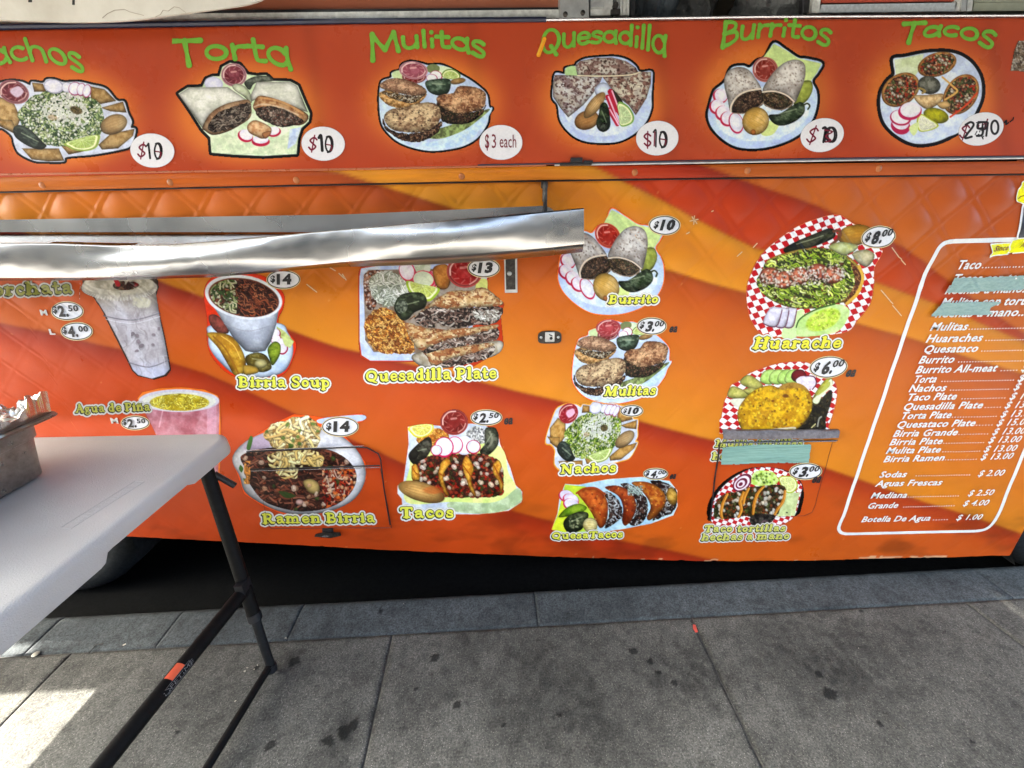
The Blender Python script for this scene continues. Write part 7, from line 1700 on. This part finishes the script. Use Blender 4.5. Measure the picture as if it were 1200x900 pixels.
p.poly([(600, 700), (620, 650), (700, 600), (800, 570), (860, 580), (878, 620), (840, 690), (780, 725), (620, 740)], grad((200, 222, 160), (176, 206, 130), 40, 3)); p.line([(598, 690), (620, 645), (700, 596), (800, 568)], 4, (70, 110, 44)); mk = p.ell(740, 650, 96, 52, grad((206, 222, 110), (176, 206, 70), 16, 5), -24, soft=8); p.specks(mk, 60, 4, [(220, 232, 120), (160, 196, 60)], 3)
p.finish('food_picture', side, .0010, None, 'picture of a huarache on red checked paper')

# ---- mulita with hand made tortilla ($6)
pc = Pic((20, 20, 1010, 640), (840, 420, 7.06), .62); p = pc
OUT = [(30, 620), (40, 480), (60, 370), (90, 300), (120, 220), (200, 180), (260, 130), (370, 85), (500, 45), (640, 28), (760, 40), (860, 110), (960, 180), (990, 260), (970, 400), (920, 560), (890, 620)]
p.poly(OUT, (226, 110, 40), grow=5, soft=4); mk = p.poly(OUT, (222, 218, 224)); p.check(mk, 50, 30, .3, px=.8)
for q in ([(85, 300), (120, 230), (200, 250), (265, 300), (220, 330), (120, 330)], [(190, 190), (240, 140), (300, 150), (380, 220), (330, 260), (230, 230)], [(220, 260), (300, 240), (330, 270), (280, 310)]): p.poly(q, grad((206, 200, 120), (170, 170, 90), 30, 3), shade=14)
p.poly([(110, 340), (230, 335), (190, 400), (140, 390)], (206, 206, 190)); 
for x in (420, 490, 560, 620): p.poly([(x - 60, 190), (x - 50, 130), (x - 10, 95), (x + 40, 90), (x + 70, 110), (x + 40, 200), (x, 215)], grad((186, 214, 130), (160, 196, 104), 24, 4), shade=6); p.line([(x + 60, 105), (x + 30, 150), (x + 36, 200)], 4, (90, 120, 50))
p.poly([(612, 150), (640, 100), (710, 95), (740, 150), (680, 180), (640, 190)], (120, 24, 40), shade=14); p.poly([(655, 190), (680, 155), (730, 145), (800, 150), (818, 200), (790, 250), (720, 240)], grad((222, 216, 226), (200, 190, 206), 24, 3)); p.line([(730, 145), (800, 150), (820, 205), (790, 255)], 5, (96, 30, 60))
mk = p.poly([(780, 380), (860, 330), (940, 260), (950, 330), (900, 500), (880, 590), (660, 600), (720, 500)], tex([(44, 40, 30), (60, 56, 36), (30, 28, 24), (76, 66, 44)], 22, 5, edge=.5, var=.4)); p.specks(mk, 40, 8, [(90, 84, 66), (30, 26, 22)], 3); p.line([(830, 560), (840, 500), (860, 480)], 6, (150, 150, 140)); p.line([(780, 570), (810, 540)], 5, (196, 190, 140))
p.poly([(785, 340), (840, 240), (900, 170), (950, 165), (950, 230), (880, 290), (840, 370), (800, 375)], grad((196, 196, 90), (166, 160, 60), 24, 3), shade=10); p.poly([(790, 345), (870, 260), (940, 170), (952, 230), (870, 310), (830, 372)], (214, 220, 190)); p.poly([(830, 300), (890, 220), (930, 190), (930, 230), (860, 290)], (176, 180, 90))
mk = p.poly([(170, 440), (230, 330), (330, 250), (440, 220), (510, 240), (560, 210), (640, 200), (720, 230), (775, 300), (785, 400), (740, 500), (650, 590), (560, 600), (260, 610), (190, 560)], grad((216, 176, 40), (176, 130, 20), 34, 3, lo=.3, hi=.7), shade=12); p.specks(mk, 170, 8, [(232, 200, 60), (150, 104, 20), (236, 206, 80), (190, 140, 30)], 3, alpha=.7); p.specks(mk, 26, 6, [(110, 66, 20), (90, 50, 16)], 9)
p.poly([(510, 240), (560, 208), (640, 198), (720, 225), (770, 290), (700, 250), (600, 245), (540, 260)], grad((166, 130, 60), (140, 104, 40), 24, 3), soft=8); p.ell(566, 308, 24, 16, (110, 70, 20), soft=8); p.ell(460, 350, 14, 8, (120, 70, 20), soft=5); p.line([(430, 590), (640, 570), (600, 600)], 6, (196, 190, 170))
p.finish('food_picture', side, .0010, None, 'picture of a yellow mulita on red checked paper above the bent metal flap')

# ---- taco, hand made tortilla ($3)
pc = Pic((40, 100, 830, 620), (820, 530, 6.667), .62); p = pc
p.poly([(55, 450), (80, 360), (160, 250), (280, 160), (420, 115), (560, 115), (700, 150), (790, 230), (812, 330), (795, 420), (750, 495), (500, 560), (100, 540), (60, 500)], (24, 20, 20))
mk = p.poly([(85, 520), (100, 400), (160, 290), (280, 185), (420, 122), (560, 118), (680, 150), (770, 220), (800, 270), (790, 310), (740, 490), (640, 560), (440, 580), (160, 575)], (222, 218, 224)); p.check(mk, 34, 20, .2, px=.85)
for k in range(5): p.ell(330 - k * 3, 235 + k * 3, 86 - k * 17, 58 - k * 11, ((110, 30, 60) if k % 2 == 0 else (226, 214, 222)), -40)
p.poly([(400, 240), (420, 160), (500, 140), (580, 160), (610, 230), (540, 260), (450, 260)], grad((170, 200, 90), (200, 220, 150), 20, 4), wob=6); p.specks(p.m(np.hypot((p.U - 500) / 90, (p.V - 200) / 50) * 30 - 30), 40, 6, [(206, 222, 120), (70, 100, 40), (120, 160, 50)], 4)
p.lime([(612, 195), (680, 182), (740, 200), (765, 260), (730, 310), (680, 315), (640, 270)], (690, 240), (160, 176, 50), (216, 222, 150)); p.poly([(660, 320), (780, 310), (740, 495), (600, 500), (640, 400)], grad((196, 206, 156), (176, 190, 136), 30, 3), smooth=False); p.ell(680, 470, 7, 5, (30, 30, 26))
mk = p.poly([(105, 480), (130, 380), (200, 320), (320, 300), (380, 270), (500, 260), (620, 250), (670, 290), (640, 400), (600, 490), (480, 510), (350, 500), (200, 520), (120, 515)], tex([(70, 60, 36), (50, 44, 30), (96, 76, 50), (84, 90, 50), (40, 34, 26), (120, 70, 40)], 16, 5, edge=.55, var=.4), wob=8)
p.specks(mk, 170, 8, [(90, 96, 60), (60, 50, 34), (120, 70, 44), (50, 60, 30)], 3); p.specks(mk, 60, 11, [(216, 214, 206), (232, 230, 222), (190, 180, 160)], 5)
for pts in ([(215, 325), (180, 400), (165, 470), (175, 515)], [(340, 310), (315, 380), (325, 450), (300, 505)], [(500, 265), (450, 320), (425, 400), (415, 480)], [(665, 300), (650, 380), (610, 440), (580, 490)], [(380, 280), (350, 340), (340, 400)]): p.line(pts, [9, 12, 12, 9], (176, 116, 40)); p.line([(a + 5, b) for a, b in pts], 3, (216, 160, 80))
p.poly([(390, 510), (450, 480), (540, 480), (590, 500), (550, 560), (510, 620), (470, 590), (400, 560)], tex([(60, 54, 50), (40, 36, 36), (80, 76, 70)], 18, 4)); p.line([(480, 560), (500, 535), (530, 545)], 6, (110, 90, 96))
p.finish('food_picture', side, .0010, None, 'picture of tacos on red checked paper at the foot of the truck over Taco tortillas')

# ---- portrait roundel and banner at the right edge: the shape of the banner with the words, and the plain edge of the roundel
pc = Pic((1156, 205, 1216, 305), (0, 0, 1), .4); p = pc
p.poly([(1197, 213), (1204, 210), (1216, 210), (1216, 240), (1196, 238), (1189, 234), (1190, 226)], (250, 240, 214), grow=1.2); p.poly([(1197, 213), (1204, 210), (1216, 210), (1216, 240), (1196, 238), (1189, 234), (1190, 226)], (226, 216, 40)); p.line([(1191, 233), (1198, 229), (1216, 228)], .5, (90, 80, 20))
p.poly([(1200, 238), (1193, 250), (1188, 268), (1190, 280), (1216, 282), (1216, 238)], (240, 236, 226), grow=1.2); p.poly([(1200, 240), (1194, 251), (1189.5, 268), (1191, 280), (1216, 282), (1216, 240)], grad((50, 52, 60), (74, 76, 84), 8, 3)); p.poly([(1198, 262), (1201, 266), (1200, 280), (1206, 280), (1216, 270), (1216, 262)], (30, 60, 120))
B1 = [(1156, 300.5), (1160, 296), (1157, 286.5), (1181, 285), (1179, 297), (1160, 299)]; B2 = [(1180, 295.5), (1183, 282), (1190, 280), (1216, 278.5), (1216, 292), (1184, 296)]
for B_ in (B1, B2): p.poly(B_, (250, 246, 226), smooth=False, grow=1.3); p.poly(B_, (232, 220, 40), smooth=False)
p.poly([(1179, 297), (1184, 295.5), (1183, 298)], (120, 60, 20), smooth=False)
o = p.finish('banner_print', side, .0026)
text('banner_word', 'Since', (1160, 294.5), (1176, 292.5), local(1168, 293, 6), M_INKRED, o, .0034, bold=.02, shear=.25)
text('banner_word', 'Ann', (1188.5, 290), (1200.5, 288.5), local(1190, 289, 5), M_INKRED, o, .0034, bold=.0, shear=.25)

# ---- green masking tape over the old prices
MT = NT('green_masking_tape'); f = MT.noise(26, 5, .75, stretch=(.35, 1, 6)); MT.l(MT.ramp(f, [(.3, (.13, .26, .22)), (.5, (.20, .36, .30)), (.7, (.27, .44, .37))]), MT.b.inputs['Base Color']); MT.set(Roughness=.75); MT.bump(f, .4, .002)
MT2 = NT('faded_tape'); f = MT2.noise(60, 5, .75, stretch=(1, 1, 3)); MT2.l(MT2.ramp(f, [(.3, (.19, .31, .28)), (.7, (.33, .45, .41))]), MT2.b.inputs['Base Color']); MT2.set(Roughness=.8); MT2.bump(f, .3, .001)
def tape(pts, mat, off, label, wrinkle=.0006):
    P2 = np.array(pts, float); x0, y0 = P2.min(0); x1, y1 = P2.max(0); X, Y = np.meshgrid(np.arange(x0 - 1, x1 + 1.5, .8), np.arange(y0 - 1, y1 + 1.5, .8))
    A = (poly_sdf(X, Y, P2) + 1.0 * (fbm(X / 3, Y / 3, 4, 3) - .5) < 0).astype(float); P = on_y(X, Y)
    P[..., 1] = D - off - relief(P[..., 0], P[..., 2]) - wrinkle * 3 * fbm(X / 30, Y / 2.2, 5, 3) ; keep = (A[:-1, :-1] + A[1:, :-1] + A[1:, 1:] + A[:-1, 1:]) > 2
    o = link('masking_tape', grid_mesh('masking_tape', P, None, keep, True), side, mat); o['label'] = label
tape([(845, 522.5), (880, 519.5), (949, 519), (946, 541), (890, 541.5), (843, 543.5)], MT.m, .0060, 'wide strip of green tape under the bent metal flap', .0012)
tape([(1113, 325), (1150, 324), (1225, 321), (1225, 338), (1160, 341), (1105, 342.5), (1109, 334)], MT2.m, .0085, 'upper strip of pale green tape on the menu list')
tape([(1100, 354), (1130, 352.5), (1171, 352.5), (1163, 357), (1157, 360), (1155.5, 364), (1161, 368), (1120, 369), (1087, 370), (1094, 362)], MT2.m, .0085, 'lower torn strip of pale green tape on the menu list')
captions()
hand_ovals()
